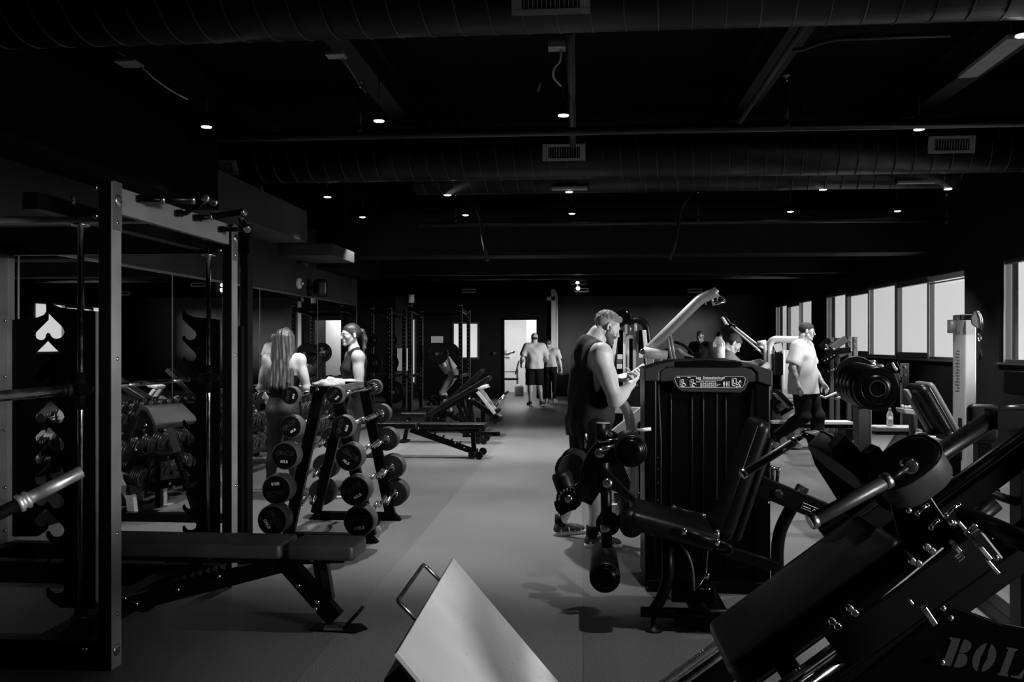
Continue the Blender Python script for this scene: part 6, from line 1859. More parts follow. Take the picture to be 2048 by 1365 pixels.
    MB().pad(mid + ne * .005, e, Y1v, ne, el, .36, .075, .034, 6, .008).build('back_pad', 'vinyl', t)
    MB().pad(mid - ne * .055 + e * -.03, e, Y1v, ne, el * .86, .30, .045, .02, 5).build('back_shell', 'vinyl', t)
    MB().tube([mid + ne * .04 - e * el * .45 - V((0, .17, 0)), mid + ne * .04 + e * el * .45 - V((0, .17, 0))], .003, 6).build('piping', 'vinyl_matte', t)
    # side handles of the seat
    for (p, q, Y) in (((1347, 1017), (1406, 1034), 5.02), ((1368, 1063), (1434, 1085), 4.50)):
        a, b = L_(*p, Y), L_(*q, Y); dd = (b - a).normalized(); h = rod(t, 'seat_grip', a, b, .0165, 'vinyl')
        for c in (a, b): MB().lathe(c - dd * .012, dd, [(.013, 0), (.021, .004), (.021, .02), (.016, .024)], 16).build('grip_ring', 'chrome', h)
    MB().tube([L_(1436, 1085, 4.5), L_(1460, 1094, 4.5), L_(1464, 1104, 4.52), L_(1440, 1104, 4.55), L_(1405, 1092, 4.6)], .014, 12, fil=.03).build('grip_tube', 'frame_black', t)
    bm(t, 'seat_rail', L_(1440, 1097, 4.62), L_(1552, 1134, 4.62), .06, .05)
    MB().frame_box((L_(1462, 1099, 4.62) + L_(1545, 1126, 4.62)) / 2 + V((0, 0, .0)), (L_(1545, 1126, 4.62) - L_(1462, 1099, 4.62)).normalized(), Y1v, Z, .20, .055, .010).build('rail_top', 'silver_paint', t)
    MB().cyl(L_(1435, 1078, 4.58), L_(1435, 1060, 4.58), .011, n=12).build('pop_pin', 'steel', t)
    # back support: bent tube and cross beam with maker's plate
    MB().tube([L_(1606, 975, 4.78), L_(1578, 1025, 4.78), L_(1560, 1060, 4.78), L_(1554, 1100, 4.78), L_(1556, 1190, 4.78), V((L_(1556, 1200, 4.78).x, 4.78, .02))], .034, 18, fil=.10).build('rear_column', 'frame_black', t)
    MB().lathe(L_(1606, 975, 4.78), (L_(1606, 975, 4.78) - L_(1578, 1025, 4.78)), [(.034, 0), (.030, .006)], 18).build('column_cap', 'shroud_cap', t)
    a, b = L_(1516, 970, 4.72), L_(1650, 1026, 4.72)
    bm(t, 'support_beam', a, b, .05, .105, bev=.008)
    dd = (b - a).normalized(); up = V((-dd.z, 0, dd.x))
    MB().lathe(L_(1556, 989, 4.69), V((0, -1, 0)), [(.027, 0), (.026, .008), (.015, .014)], 24).build('pivot_cap', 'iron', t)
    pc = L_(1621, 1018, 4.69)
    tg = MB(); fr_ = [pc + dd * u * .045 + up * v_ * .014 for u, v_ in ((-1, -1), (1, -1), (1, 1), (-1, 1))]
    tg.tube(fr_, .0014, 4, closed=True).frame_box(pc + dd * -.018 - up * .002, dd, Y1v, up, .04, .001, .004)
    tg.tube([pc + dd * .012 - up * .009, pc + dd * .02 + up * .006, pc + dd * .028 - up * .003, pc + dd * .036 + up * .007, pc + dd * .038 - up * .008], .0018, 4)
    tg.build('maker_plate', 'print_white', t)
    for p in ((1490, 1006), (1502, 985), (1537, 1006), (1517, 950)): MB().sphere(L_(*p, 4.66), .007, 8).build('bolt', 'bolt', t)
    # small chrome handles behind the backrest
    for p, q in (((1545, 935), (1545, 968)), ((1556, 938), (1554, 965))):
        a, b = L_(*p, 5.0), L_(*q, 5.0); rod(t, 'selector_handle', a, b, .010, 'frame_dark'); MB().lathe(a - V((0, 0, .01)), Z, [(.014, 0), (.018, .004), (.018, .014), (.012, .018)], 12).build('handle_ring', 'chrome', t)
    # leg levers on the left
    pv = L_(1200, 907, 4.62)
    MB().tube([L_(1212, 925, 4.75), L_(1213, 1095, 4.75)], .030, 14).build('lever_arm', 'frame_black', t)
    MB().prism([(p.x, p.z) for p in (L_(1196, 880, 4.8), L_(1176, 905, 4.8), L_(1162, 938, 4.8), L_(1157, 975, 4.8), L_(1161, 1000, 4.8), L_(1182, 1010, 4.8), L_(1198, 985, 4.8), L_(1214, 975, 4.8), L_(1236, 985, 4.8), L_(1258, 1003, 4.8), L_(1262, 960, 4.8), L_(1245, 920, 4.8), L_(1225, 885, 4.8))][::-1], .07, (0, 4.8, 0), X1, Z).build('cam_plate', 'frame_black', t, .006)
    bm(t, 'link_tube', L_(1203, 935, 4.7), L_(1270, 1003, 4.7), .035, .03)
    for p in ((1200, 907), (1215, 967), (1210, 1057), (1210, 1030)):
        c = L_(*p, 4.66); MB().lathe(c, V((0, -1, 0)), [(.026, -.02), (.026, .006), (.020, .012), (.009, .013)], 24).build('pivot_bolt', 'steel' if p != (1210, 1030) else 'frame_dark', t)
    c = L_(1216, 1047, 4.80)
    dk = MB().lathe(c, V((0, -1, 0)), [(.062, 0), (.066, .004), (.066, .018), (.06, .022)], 32).build('dial_disc', 'frame_black', t)
    hh = MB()
    for k in range(8):
        a_ = R(-65 + k * 20); hh.sphere(c + V((.048 * math.cos(a_), -.023, .048 * math.sin(a_))), (.007, .002, .009), 8)
    hh.build('dial_holes', 'grey_paint', dk)
    # rollers: cylinders along y with domed ends
    def roller(px, py, Yn, Yf, r, nm):
        a = L_(px, py, Yn); b = V((a.x, Yf, a.z))
        o = MB().lathe(a, V((0, 1, 0)), [(r * .93, 0), (r, .012), (r, (Yf - Yn) - .012), (r * .93, Yf - Yn)], 36).build(nm, 'vinyl', t)
        MB().lathe(a, V((0, -1, 0)), [(r * .90, -.002), (r * .80, .006), (r * .72, .004), (r * .68, .012), (r * .4, .016), (r * .1, .017)], 36).build('roller_cap', 'gloss_black', o)
        return o
    roller(1210, 1157, 4.52, 5.02, .080, 'ankle_roller')
    roller(1262, 903, 4.55, 4.82, .086, 'thigh_roller')
    roller(1238, 1075, 4.85, 5.15, .06, 'knee_roller') if False else None
    # calf pad with its dial at far left
    a = L_(1131, 975, 5.1)
    MB().lathe(a, V((-.35, .0, 1)), [(.05, -.09), (.058, -.07), (.058, .07), (.05, .09)], 24).build('calf_roller', 'vinyl', t)
    c = L_(1137, 997, 4.95)
    dk = MB().lathe(c, V((0, -1, 0)), [(.066, 0), (.07, .004), (.07, .02), (.064, .024)], 32).build('dial_disc', 'frame_black', t)
    MB().lathe(c + V((0, -.024, 0)), V((0, -1, 0)), [(.024, 0), (.022, .008), (.01, .010)], 20).build('pivot_bolt', 'steel', dk)
    hh = MB()
    for k in range(9):
        a_ = R(10 + k * 22); hh.sphere(c + V((.052 * math.cos(a_), -.025, .052 * math.sin(a_))), (.0065, .002, .009), 8)
    hh.build('dial_holes', 'steel', dk)
    bm(t, 'calf_arm', L_(1140, 1010, 5.0), L_(1168, 975, 4.9), .04, .08)
    MB().prism([(p.x, p.z) for p in (L_(1108, 1005, 5.0), L_(1112, 1020, 5.0), L_(1122, 1032, 5.0), L_(1140, 1022, 5.0), L_(1160, 1012, 5.0), L_(1166, 998, 5.0), L_(1140, 985, 5.0))], .04, (0, 5.0, 0), X1, Z).build('calf_plate', 'frame_black', t, .004)
    rod(t, 'selector_pin', L_(1152, 998, 4.95), L_(1162, 985, 4.95), .007, 'bolt'); rod(t, 'selector_pin', L_(1182, 990, 4.8), L_(1196, 989, 4.8), .008, 'bolt')
    # counterweight tube and chrome rods at the top
    rod(t, 'counterweight', L_(1206, 892, 4.95), L_(1206, 847, 4.95), .041, 'frame_black', n=28)
    MB().lathe(L_(1206, 847, 4.95), Z, [(.041, 0), (.036, .004)], 28).build('weight_cap', 'grey_paint', t)
    rod(t, 'chrome_rod', L_(1198, 884, 4.6), L_(1241, 878, 4.62), .007, 'chrome'); rod(t, 'chrome_rod', L_(1205, 899, 4.6), L_(1230, 893, 4.62), .013, 'steel')
    MB().prism([(p.x, p.z) for p in (L_(1210, 885, 4.72), L_(1215, 868, 4.72), L_(1223, 861, 4.72), L_(1233, 866, 4.72), L_(1242, 880, 4.72), L_(1236, 892, 4.72))][::-1], .03, (0, 4.72, 0), X1, Z).build('latch_plate', 'frame_black', t, .003)
    MB().lathe(L_(1221, 870, 4.70), V((0, -1, 0)), [(.014, 0), (.012, .008)], 14).build('latch_bolt', 'steel', t)
    rod(t, 'chrome_rod', L_(1172, 868, 4.75), L_(1172, 898, 4.75), .008, 'steel'); rod(t, 'lever_grip', L_(1273, 862, 4.75), L_(1302, 858, 4.75), .010, 'silver_paint')
    MB().tube([L_(1258, 870, 4.75), L_(1266, 864, 4.75), L_(1274, 862, 4.75)], .009, 10).build('lever_rod', 'frame_black', t)
    for (dx, dz, rr, Y) in ((1137, 938, .095, 5.35), (1146, 926, .095, 5.5)):
        MB().lathe(L_(dx, dz, Y), V((.5, -1, 0)), [(rr * .94, 0), (rr, .006), (rr, .035), (rr * .94, .04)], 32).build('side_pad', 'vinyl', t)
    bm(t, 'side_pad_arm', L_(1150, 940, 5.5), L_(1215, 985, 4.95), .04, .05)
    # bottle standing on the cap
    c = V((PY(1438, 700, Ys + .1).x, Ys + .10, Zp(718) + .002))
    b = thing('water_bottle', 'clear plastic drinking bottle with a dark lid standing on top of the leg extension machine', 'bottle', c)
    MB().lathe(c, Z, [(.034, 0), (.037, .004), (.037, .09), (.036, .098), (.022, .118), (.019, .124), (.019, .134)], 28).build('bottle_body', 'bottle_plastic', b)
    MB().lathe(c, Z, [(.035, .003), (.035, .07), (.034, .071)], 24).build('water', 'clear_plastic', b)
    MB().lathe(c + V((0, 0, .134)), Z, [(.021, 0), (.021, .012), (.015, .016), (.010, .030)], 20).build('bottle_lid', 'black_plastic', b)
    m = MB()
    for i in range(7): m.frame_box(c + V((-.010, -.0375, .036 + i * .008)), X1, Y1v, Z, .012 if i % 2 else .018, .001, .0025)
    m.build('bottle_print', 'logo_dark', b)
build_leg_machine()


# ================================================================ hack squat in the right foreground
def build_hack():
    t = thing('hack_squat_machine', 'large black hack squat machine with a long padded sled filling the lower right corner', 'gym machine', (.9, 2.2, 0))
    al = math.radians(37.6); d = V((math.cos(al), 0, math.sin(al))); n = V((-math.sin(al), 0, math.cos(al)))
    B, Cc = V((.322, 2.032, .75)), V((.695, 2.062, 1.037))
    yc = 2.20; lp = .50
    mid = (B + Cc) / 2; mid.y = yc
    MB().pad(mid + d * .02 - n * .035, d, Y1v, n, lp, .335, .072, .020, 6, .004).build('back_pad', 'vinyl', t)
    MB().frame_box(mid + d * .06 - n * .085, d, Y1v, n, lp * 1.05, .20, .03).build('pad_board', 'frame_black', t, .004)
    # chrome rails
    def line(x): return .413 + .77 * x
    for y in (1.97, 2.40):
        a, b = V((-.42, y, line(-.42))), V((1.28, y, line(1.28)))
        e_ = V((.72, y, line(.72)))
        rl = MB().frame_box((a + e_) / 2, d, Y1v, n, (e_ - a).length, .022, .010).build('rail_strip', 'steel', t, .002)
        MB().cyl(a - n * .03, e_ - n * .03, .017, n=20).build('guide_rail', 'chrome', t); MB().cyl(e_ - n * .03, b - n * .03, .015, n=16).build('rail_tail', 'frame_black', t)
        for k in range(7): MB().lathe(a + d * (.18 + k * .19) + n * .005, n, [(.006, 0), (.005, .004)], 8).build('rail_bolt', 'bolt', rl)
        MB().frame_box((a + b) / 2 - n * .075, d, Y1v, n, (b - a).length + .05, .05, .05).build('rail_beam', 'frame_black', t, .004)
    # sled carriage with bearing housings
    sc = V((.80, yc, line(.80)))
    for y in (1.945, 2.425):
        MB().frame_box(V((.705, y, line(.705))) + n * .002, d, Y1v, n, .40, .05, .085).build('sled_side', 'frame_black', t, .006)
    for p in ((1664, 1243), (1675, 1253), (1699, 1217), (1709, 1226), (1823, 1122), (1835, 1127), (1853, 1094), (1863, 1102)):
        MB().lathe(L_(*p, 1.92), V((0, -1, 0)), [(.0085, 0), (.0085, .005), (.005, .008)], 14).build('bolt', 'bolt', t)
    for u in (-.2, .18): MB().frame_box(V((.62, yc, line(.62))) + d * u - n * .02, d, Y1v, n, .05, .46, .05).build('sled_cross', 'frame_black', t, .004)
    bm(t, 'sled_edge_highlight', L_(1676, 1270, 1.925), L_(1886, 1096, 1.925), .003, .0035, 'silver_paint', bev=0)  # bright strip painted in as the highlight on the sled's edge
    # shoulder pads: thick D-shaped rolls
    def shoulder(px, py, Y, s):
        c = L_(px, py, Y)
        f = (d * .55 + V((0, 0, 0)) + n * .85).normalized()
        ax = (d * .85 - n * .52).normalized(); up = (n * .85 + d * .52).normalized()
        out = []
        for k in range(20):
            a = 2 * math.pi * k / 20
            out.append((.092 * s * math.cos(a) * (1.0 if math.cos(a) > 0 else 1.25), .070 * s * math.sin(a)))
        o = MB().prism(out, .085 * s, c, Y1v * 1.0, up, smooth=True)
        return o, c, ax, up
    # near pad: disc-like cushion whose face looks up and left, rim lit from the windows
    def cushion(px, py, Y, face, r1, r2, th, nm='shoulder_pad'):
        c = L_(px, py, Y); fz = V(face).normalized(); ux = (d - fz * d.dot(fz)).normalized(); uy = fz.cross(ux)
        out = []
        for k in range(28):
            a = 2 * math.pi * k / 28; ca, sa = math.cos(a), math.sin(a)
            out.append((r1 * math.copysign(abs(ca) ** .8, ca), r2 * math.copysign(abs(sa) ** .8, sa)))
        o = MB().prism(out, th, c, ux, uy, smooth=True).build(nm, 'vinyl_gloss', t, .010, 3)
        MB().tube([c + fz * (th / 2 - .004) + ux * x * 1.005 + uy * y * 1.005 for x, y in out], .0025, 5, closed=True).build('piping', 'vinyl_matte', o)
        return o
    cushion(1822, 945, 1.98, (-.55, -.45, .72), .078, .062, .075)
    cushion(1688, 925, 2.42, (.62, .10, .60), .105, .058, .06)
    # angular side plates that carry the pads
    def plate(pts, Y, th, nm, m='gloss_black'):
        q = [(L_(a, b, Y).x, L_(a, b, Y).z) for a, b in pts]
        ar = sum(q[i][0] * q[(i + 1) % len(q)][1] - q[(i + 1) % len(q)][0] * q[i][1] for i in range(len(q)))
        if ar < 0: q = q[::-1]
        return MB().prism(q, th, (0, Y, 0), X1, Z).build(nm, m, t, .003)
    plate([(1684, 868), (1708, 893), (1760, 955), (1800, 1005), (1770, 1020), (1735, 975), (1662, 892)], 2.36, .07, 'pad_bracket')
    plate([(1750, 890), (1795, 945), (1850, 1010), (1820, 1030), (1726, 908)], 2.30, .06, 'pad_bracket')
    plate([(1775, 985), (1812, 930), (1845, 970), (1905, 1060), (1930, 1120), (1880, 1160), (1800, 1090)], 2.02, .012, 'side_plate')
    plate([(1610, 870), (1650, 862), (1700, 930), (1790, 1030), (1830, 1090), (1780, 1090), (1700, 1040), (1630, 930)], 2.55, .012, 'side_plate')
    plate([(1612, 866), (1634, 862), (1664, 868), (1640, 876)], 2.56, .05, 'grip_bracket', 'grey_paint')
    # grips
    def grip(a, b, c, r):
        a, b, c = V(a), V(b), V(c); dd = (b - a).normalized(); L = (b - a).length
        g = MB().lathe(a, dd, [(r * .8, 0), (r, .003), (r, L - .003), (r * .8, L)], 24).build('sled_grip', 'vinyl_gloss', t)
        for q in (a - dd * .004, b - dd * .012): MB().lathe(q, dd, [(r * .7, 0), (r * 1.15, .002), (r * 1.15, .015), (r * .7, .018)], 24).build('grip_ring', 'steel', g)
        MB().cyl(b, c, r * .55, n=14).build('grip_stem', 'frame_black', t)
        MB().lathe(c - Y1v * .012, Y1v, [(r * .9, 0), (r * 1.15, .004), (r * 1.15, .022), (r * .8, .026)], 18).build('grip_knuckle', 'chrome', t)
    grip(L_(1622, 1044, 1.80), L_(1776, 961, 1.84), L_(1818, 932, 1.87), .0145)
    grip(L_(1484, 950, 2.56), L_(1590, 883, 2.60), L_(1612, 868, 2.62), .0125)
    MB().tube([L_(1833, 938, 1.95), L_(1864, 990, 1.95)], .007, 10).build('chrome_edge', 'steel', t)
    # lifting horns, latches, stops in bare steel
    def strip(p, q, Y, w=.010, h=.006, m='steel', nm='steel_stop'):
        a, b = L_(*p, Y), L_(*q, Y); MB().bar(a, b, w, h).build(nm, m, t, .001)
    strip((1916, 1044), (1930, 1060), 1.78, .008); strip((1931, 1064), (1952, 1088), 1.78, .012, .008); strip((1954, 1090), (1979, 1119), 1.78, .014, .009); strip((1970, 1118), (1996, 1148), 1.78, .010, .007)
    strip((1936, 1064), (1952, 1050), 1.80, .01, .006); strip((1944, 1072), (1959, 1060), 1.80, .01, .006)
    strip((1905, 1091), (1910, 1085), 1.80, .016, .012); strip((1910, 1102), (1917, 1096), 1.80, .016, .012); strip((1908, 1114), (1926, 1102), 1.80, .006, .004, nm='spring_coil'); strip((1912, 1118), (1926, 1109), 1.80, .006, .004, nm='spring_coil'); strip((1916, 1124), (1928, 1114), 1.8, .006, .004, nm='spring_coil')
    strip((1845, 1215), (1868, 1249), 1.62, .014, .010); strip((1817, 1200), (1824, 1209), 1.66, .010, .006)
    for p, q in (((1835, 1028), (1855, 1012)), ((1892, 1032), (1918, 1010)), ((1862, 1056), (1876, 1042))):
        a, b = L_(*p, 1.86), L_(*q, 1.86); MB().tube([a, a.lerp(b, .5) + Z * .003, b], .004, 8).sphere(a, .006, 8).sphere(b, .005, 8).build('latch_pin', 'chrome', t)
    for p in ((1818, 1022), (1903, 1046), (1908, 1047), (1993, 1116), (1902, 1237), (1885, 1326), (1887, 1218)):
        MB().sphere(L_(*p, 1.72), (.006, .004, .006), 8).build('bolt', 'bolt', t)
    # weight horn with rubber plate at the right
    c = L_(1930, 1030, 1.98)
    MB().cyl(c, c - Y1v * .30, .020, n=20).build('weight_horn', 'frame_black', t)
    MB().tube([L_(1905, 1095, 2.0), L_(1935, 1050, 2.0), L_(1990, 1005, 2.0)], .02, 12).build('sled_arm', 'frame_black', t)
    # upper guide tube and top frame
    MB().tube([V((.72, 2.72, .93)), L_(1985, 838, 2.72)], .028, 16).build('counter_tube', 'frame_black', t)
    bm(t, 'top_frame', L_(1980, 838, 2.72), L_(2120, 836, 2.72), .08, .06); 
    bm(t, 'rear_post', V((1.40, 2.2, 1.50)), V((1.52, 2.2, .03)), .08, .10)
    bm(t, 'top_cross', V((1.30, 1.75, line(1.26))), V((1.30, 2.75, line(1.26))), .07, .07, up=Z)
    for y in (1.80, 2.62): bm(t, 'base_beam', V((-.55, y, .045)), V((1.6, y, .045)), .08, .09)
    for x in (-.5, 1.52): bm(t, 'base_cross', V((x, 1.8, .045)), V((x, 2.62, .045)), .08, .09)
    bm(t, 'front_post', V((-.40, 1.97, .03)), V((-.40, 1.97, line(-.4) - .07)), .06, .06, up=Y1v); bm(t, 'front_post', V((-.40, 2.40, .03)), V((-.40, 2.40, line(-.4) - .07)), .06, .06, up=Y1v)
    # side gusset with stencilled letters
    Yg = 1.74
    pts = [(1660, 1420), (1700, 1365), (1895, 1208), (2003, 1248), (2080, 1262), (2080, 1500), (1660, 1560)]
    g = plate(pts, Yg, .012, 'side_gusset', 'gloss_black')
    o = L_(1893, 1303, Yg - .0065); o2 = L_(2000, 1322, Yg - .0065)
    ux = (o2 - o); ux.y = 0; ux.normalize(); uy = V((-ux.z, 0, ux.x)); uy = (uy + ux * .18).normalized()
    k = MB()
    w = .001
    def sh(pts2, x):  # glyph strokes, unit = letter height .058
        s = .056
        k.prism([(a * s + x, b * s) for a, b in pts2], .001, o + V((0, 0, 0)), ux, uy)
    arc = lambda cx, cy, rx, ry, a0, a1, n_=8: [(cx + rx * math.cos(R(a0 + (a1 - a0) * i / n_)), cy + ry * math.sin(R(a0 + (a1 - a0) * i / n_))) for i in range(n_ + 1)]
    sh([(-.06, -.5), (.30, -.5), (.30, .5), (-.06, .5), (-.06, .44), (.02, .40), (.02, -.40), (-.06, -.44)], 0)
    sh([(.40, .02)] + [(.40, .5)] + arc(.50, .27, .22, .23, 90, -80) , 0)
    sh([(.40, -.5)] + arc(.50, -.24, .26, .26, -90, 80) + [(.40, -.02)], 0)
    sh(arc(.30, 0, .34, .52, 100, 260, 14) + [(.24, -.3), (.20, 0), (.24, .3)], .052)
    sh([(.37, -.3)] + arc(.30, 0, .38, .52, -76, 76, 14) + [(.37, .3), (.42, 0)], .052)
    sh([(0, -.5), (.36, -.5), (.36, -.44), (.30, -.40), (.30, .42), (.36, .46), (.36, .5), (0, .5), (0, .46), (.06, .42), (.06, -.42), (0, -.46)], .103)
    sh([(.44, -.5), (.80, -.5), (.84, -.12), (.78, -.12), (.66, -.42), (.44, -.44)], .103)
    k.build('stencil_letters', 'stencil_grey', g)
    # foot plate, facing up the rails
    P1, P2 = V((-.385, 2.60, .858)), V((-.385, 1.80, .858)); fd = V((.655, 0, -.755)); fn = V((.755, 0, .655)); Lf = .66
    cf = V((-.385, 2.2, .858)) + fd * Lf / 2
    fp = MB().frame_box(cf - fn * .006, fd, Y1v, fn, Lf, .80, .012).build('foot_plate', 'worn_plate', t, .002)
    MB().frame_box(cf - fn * .039 + fd * .012, fd, Y1v, fn, Lf - .03, .80, .052).build('foot_plate_frame', 'frame_black', t, .004)
    bm(t, 'foot_strut', cf - fn * .06, V((-.48, 2.2, .05)), .08, .08); bm(t, 'foot_strut', cf - fn * .06 + fd * .2, V((.2, 2.2, .05)), .07, .07)
    # bent-up lip at the top edge
    a, b = V((-.385, 2.60, .858)), V((-.385, 1.80, .858))
    q1, q2 = L_(879, 1165, 2.36), L_(828, 1246, 2.02); q1.x = q2.x = -.388; q1.z = q2.z = .856
    w1, w2 = V((-.432, q1.y, .898)), V((-.432, q2.y, .898))
    MB().tube([q1, w1, w2, q2], .0052, 12, fil=.012).build('foot_plate_handle', 'dark_steel', t)
mat('grey_vinyl', .09, .45, spec=.4, bump=.25, bscale=60, var=.25)
mat('worn_plate', .60, .5, .0, bump=.25, bscale=40, var=.10, vscale=5, rvar=.1)


def scratch(m):
    """scuffs: sparse dark nicks of their own shape"""
    N, L = m.node_tree.nodes, m.node_tree.links
    b = N['Principled BSDF']; tc = N.new('ShaderNodeTexCoord')
    v = N.new('ShaderNodeTexVoronoi'); v.inputs['Scale'].default_value = 34; v.inputs['Randomness'].default_value = 1
    mp = N.new('ShaderNodeMapping'); mp.inputs['Scale'].default_value = (1.0, 2.2, 1.0); mp.inputs['Rotation'].default_value = (.4, .3, .6)
    L.new(tc.outputs['Object'], mp.inputs[0]); L.new(mp.outputs[0], v.inputs['Vector'])
    lt = N.new('ShaderNodeMath'); lt.operation = 'LESS_THAN'; lt.inputs[1].default_value = .11
    L.new(v.outputs['Distance'], lt.inputs[0])
    n2 = N.new('ShaderNodeTexNoise'); n2.inputs['Scale'].default_value = 6; L.new(tc.outputs['Object'], n2.inputs['Vector'])
    gt = N.new('ShaderNodeMath'); gt.operation = 'GREATER_THAN'; gt.inputs[1].default_value = .54; L.new(n2.outputs['Fac'], gt.inputs[0])
    mu = N.new('ShaderNodeMath'); mu.operation = 'MULTIPLY'; L.new(lt.outputs[0], mu.inputs[0]); L.new(gt.outputs[0], mu.inputs[1])
    src = b.inputs['Base Color'].links[0].from_socket
    mx = N.new('ShaderNodeMix'); mx.data_type = 'RGBA'; mx.inputs[7].default_value = (.08, .08, .08, 1)
    L.new(mu.outputs[0], mx.inputs[0]); L.new(src, mx.inputs[6]); L.new(mx.outputs[2], b.inputs['Base Color'])
scratch(M['worn_plate'])
build_hack()


# ================================================================ lat tower and pull-down behind the man
def build_lat():
    Y = 8.3
    t = thing('cable_tower', 'pale framed cable tower with a black arched top right behind the phone man', 'gym machine', L_(1265, 900, Y).xy.to_3d())
    P = lambda px, py, dy=0: L_(px, py, Y + dy)
    gx = lambda px: P(px, 700).x
    MB().tube([P(1227, 880), P(1230, 660), P(1240, 645), P(1280, 640), P(1292, 650), P(1299, 700), P(1305, 800), P(1308, 900)], .035, 14, fil=.12).build('arch_tube', 'frame_black', t)
    MB().prism([(P(a, b).x, P(a, b).z) for a, b in ((1232, 640), (1232, 621), (1254, 615), (1260, 624), (1263, 642))], .22, (0, Y, 0), X1, Z).build('top_box', 'gloss_black', t, .01)
    MB().sphere(P(1254, 625, -.11), .010, 8).build('bolt', 'bolt', t)
    for px, m_ in ((1252, 'white_paint'), (1271, 'white_paint')): MB().b2((gx(px) - .012, Y - .02, P(px, 668).z), (gx(px) + .012, Y + .02, P(px, 642).z)).build('guide_bracket', m_, t)
    rod(t, 'cable', P(1261, 645), P(1261, 672), .006, 'steel')
    fr = [P(1255, 900), P(1255, 674), P(1269, 674), P(1269, 900)]
    MB().sweep_rect(fr, .03, .022, Y1v, fil=.02).build('stack_frame', 'silver_paint', t, .003)
    MB().b2((gx(1257), Y - .01, .1), (gx(1267), Y + .15, P(1262, 678).z)).build('weight_stack', 'gloss_black', t)
    for a, b, m_ in ((1246, 1251, 'silver_paint'), (1273, 1276, 'mid_paint')): MB().b2((gx(a), Y - .03, .05), (gx(b), Y + .05, P(a, 665).z)).build('stack_post', m_, t)
    for x0, x1 in ((1233, 1246), (1277, 1292)): MB().b2((gx(x0), Y + .0, .1), (gx(x1), Y + .03, P(x0, 661).z)).build('side_cover', 'gloss_black', t)
    for (a, b, c_, e) in ((1233, 664, 1223, 740), (1288, 661, 1298, 760)):
        bm(t, 'side_rail', P(a, b, -.05), P(a + (c_ - a) * 2.6, b + (e - b) * 2.6, -.05), .035, .03, 'silver_paint', up=Y1v)
    for px, py in ((1240, 714), (1239, 733), (1283, 711), (1283, 737)): MB().box(P(px, py, -.08), (.048, .01, .045)).build('sticker', 'white_paint', t)
    MB().box(P(1282, 724, -.08), (.05, .01, .085)).build('instruction_panel', 'mid_paint', t); MB().box(P(1239, 723, -.08), (.048, .01, .03)).build('instruction_panel', 'mid_paint', t)
    a, b = P(1226, 872, -.5), P(1288, 822, -.5)
    bm(t, 'diagonal_brace', a, b, .07, .09, 'silver_paint'); bm(t, 'cross_brace', P(1225, 820, -.3), P(1290, 822, -.3), .06, .06, 'silver_paint')
    bm(t, 'brace_foot', V((a.x - .1, Y - .5, .04)), V((b.x + .3, Y - .5, .04)), .08, .08, 'silver_paint')
    MB().tube([P(1236, 800, -.9), P(1248, 810, -.9), P(1258, 830, -.9), P(1263, 862, -.9), P(1264, 900, -.9), V((P(1264, 900, -.9).x, Y - .9, .02))], .042, 14, fil=.12).build('bent_arm', 'grey_paint', t)
    MB().b2((gx(1228), Y - .95, 0), (gx(1310), Y + .2, .06)).build('base', 'frame_black', t, .006)
    # plates hung on a peg beside it
    c = P(1284, 793, -.2)
    pl = thing('weight_plate', 'dark weight plate with pale lettering hanging beside the cable tower', 'weight plate', c - V((0, 0, .17)))
    MB().lathe(c, V((-.5, -1, 0)), [(.15, -.02), (.17, -.015), (.17, .015), (.155, .02), (.14, .014), (.07, .014), (.05, .02), (.03, .02)], 36).build('plate_disc', 'iron', pl)
    dirn = V((-.5, -1, 0)).normalized(); sx = dirn.cross(Z).normalized() * -1
    for i, ch in enumerate('DARBELL'):
        a_ = R(150 - i * 20); text_part(ch, .036, c + dirn * .021 + sx * (.107 * math.cos(a_)) + Z * (.107 * math.sin(a_)), sx * math.cos(a_ - math.pi / 2) + Z * math.sin(a_ - math.pi / 2), Z * math.cos(a_ - math.pi / 2) - sx * math.sin(a_ - math.pi / 2), 'letter', 'print_grey', pl) if i in (2, 3, 4, 5) else None
    rod(t, 'plate_peg', c, c + V((.15, .22, 0)), .02, 'steel')
    # pull-down boom
    Y = 7.3
    s = thing('pulldown_machine', 'pale lat pulldown machine whose thick boom rises to the right with a triangular handle', 'gym machine', L_(1300, 900, Y).xy.to_3d())
    P = lambda px, py, dy=0: L_(px, py, Y + dy)
    MB().tube([P(1292, 706), P(1400, 599), P(1420, 590), P(1434, 584)], .042, 20, fil=.08).build('boom', 'silver_paint', s)
    MB().lathe(P(1286, 705, -.05), V((1, .2, -.12)), [(.035, 0), (.045, .01), (.045, .13), (.038, .14), (.038, .20)], 20).build('boom_pivot', 'white_paint', s)
    MB().lathe(P(1285, 704, -.09), V((0, -1, 0)), [(.024, 0), (.02, .01)], 14).build('pivot_bolt', 'steel', s)
    MB().tube([P(1304, 708), P(1316, 709), P(1320, 716), P(1320, 722)], .022, 12, fil=.03).build('pivot_arm', 'white_paint', s)
    MB().b2((P(1294, 715).x, Y - .04, 0), (P(1307, 715).x, Y + .04, P(1300, 710).z)).build('mast', 'silver_paint', s, .004)
    for a, b in (((1334, 670), (1344, 722)), ((1340, 668), (1350, 722))):
        rod(s, 'boom_strut', P(*a), P(*b), .013, 'silver_paint'); 
    MB().b2((P(1336, 730).x, Y - .03, 0), (P(1352, 730).x, Y + .03, P(1345, 718).z)).build('strut_post', 'silver_paint', s, .004)
    MB().b2((P(1290, 730).x, Y - .05, 0), (P(1360, 730).x, Y + .05, .06)).build('base_beam', 'silver_paint', s, .004)
    MB().sphere(P(1431, 583), (.03, .02, .03), 12).build('boom_pulley', 'steel', s)
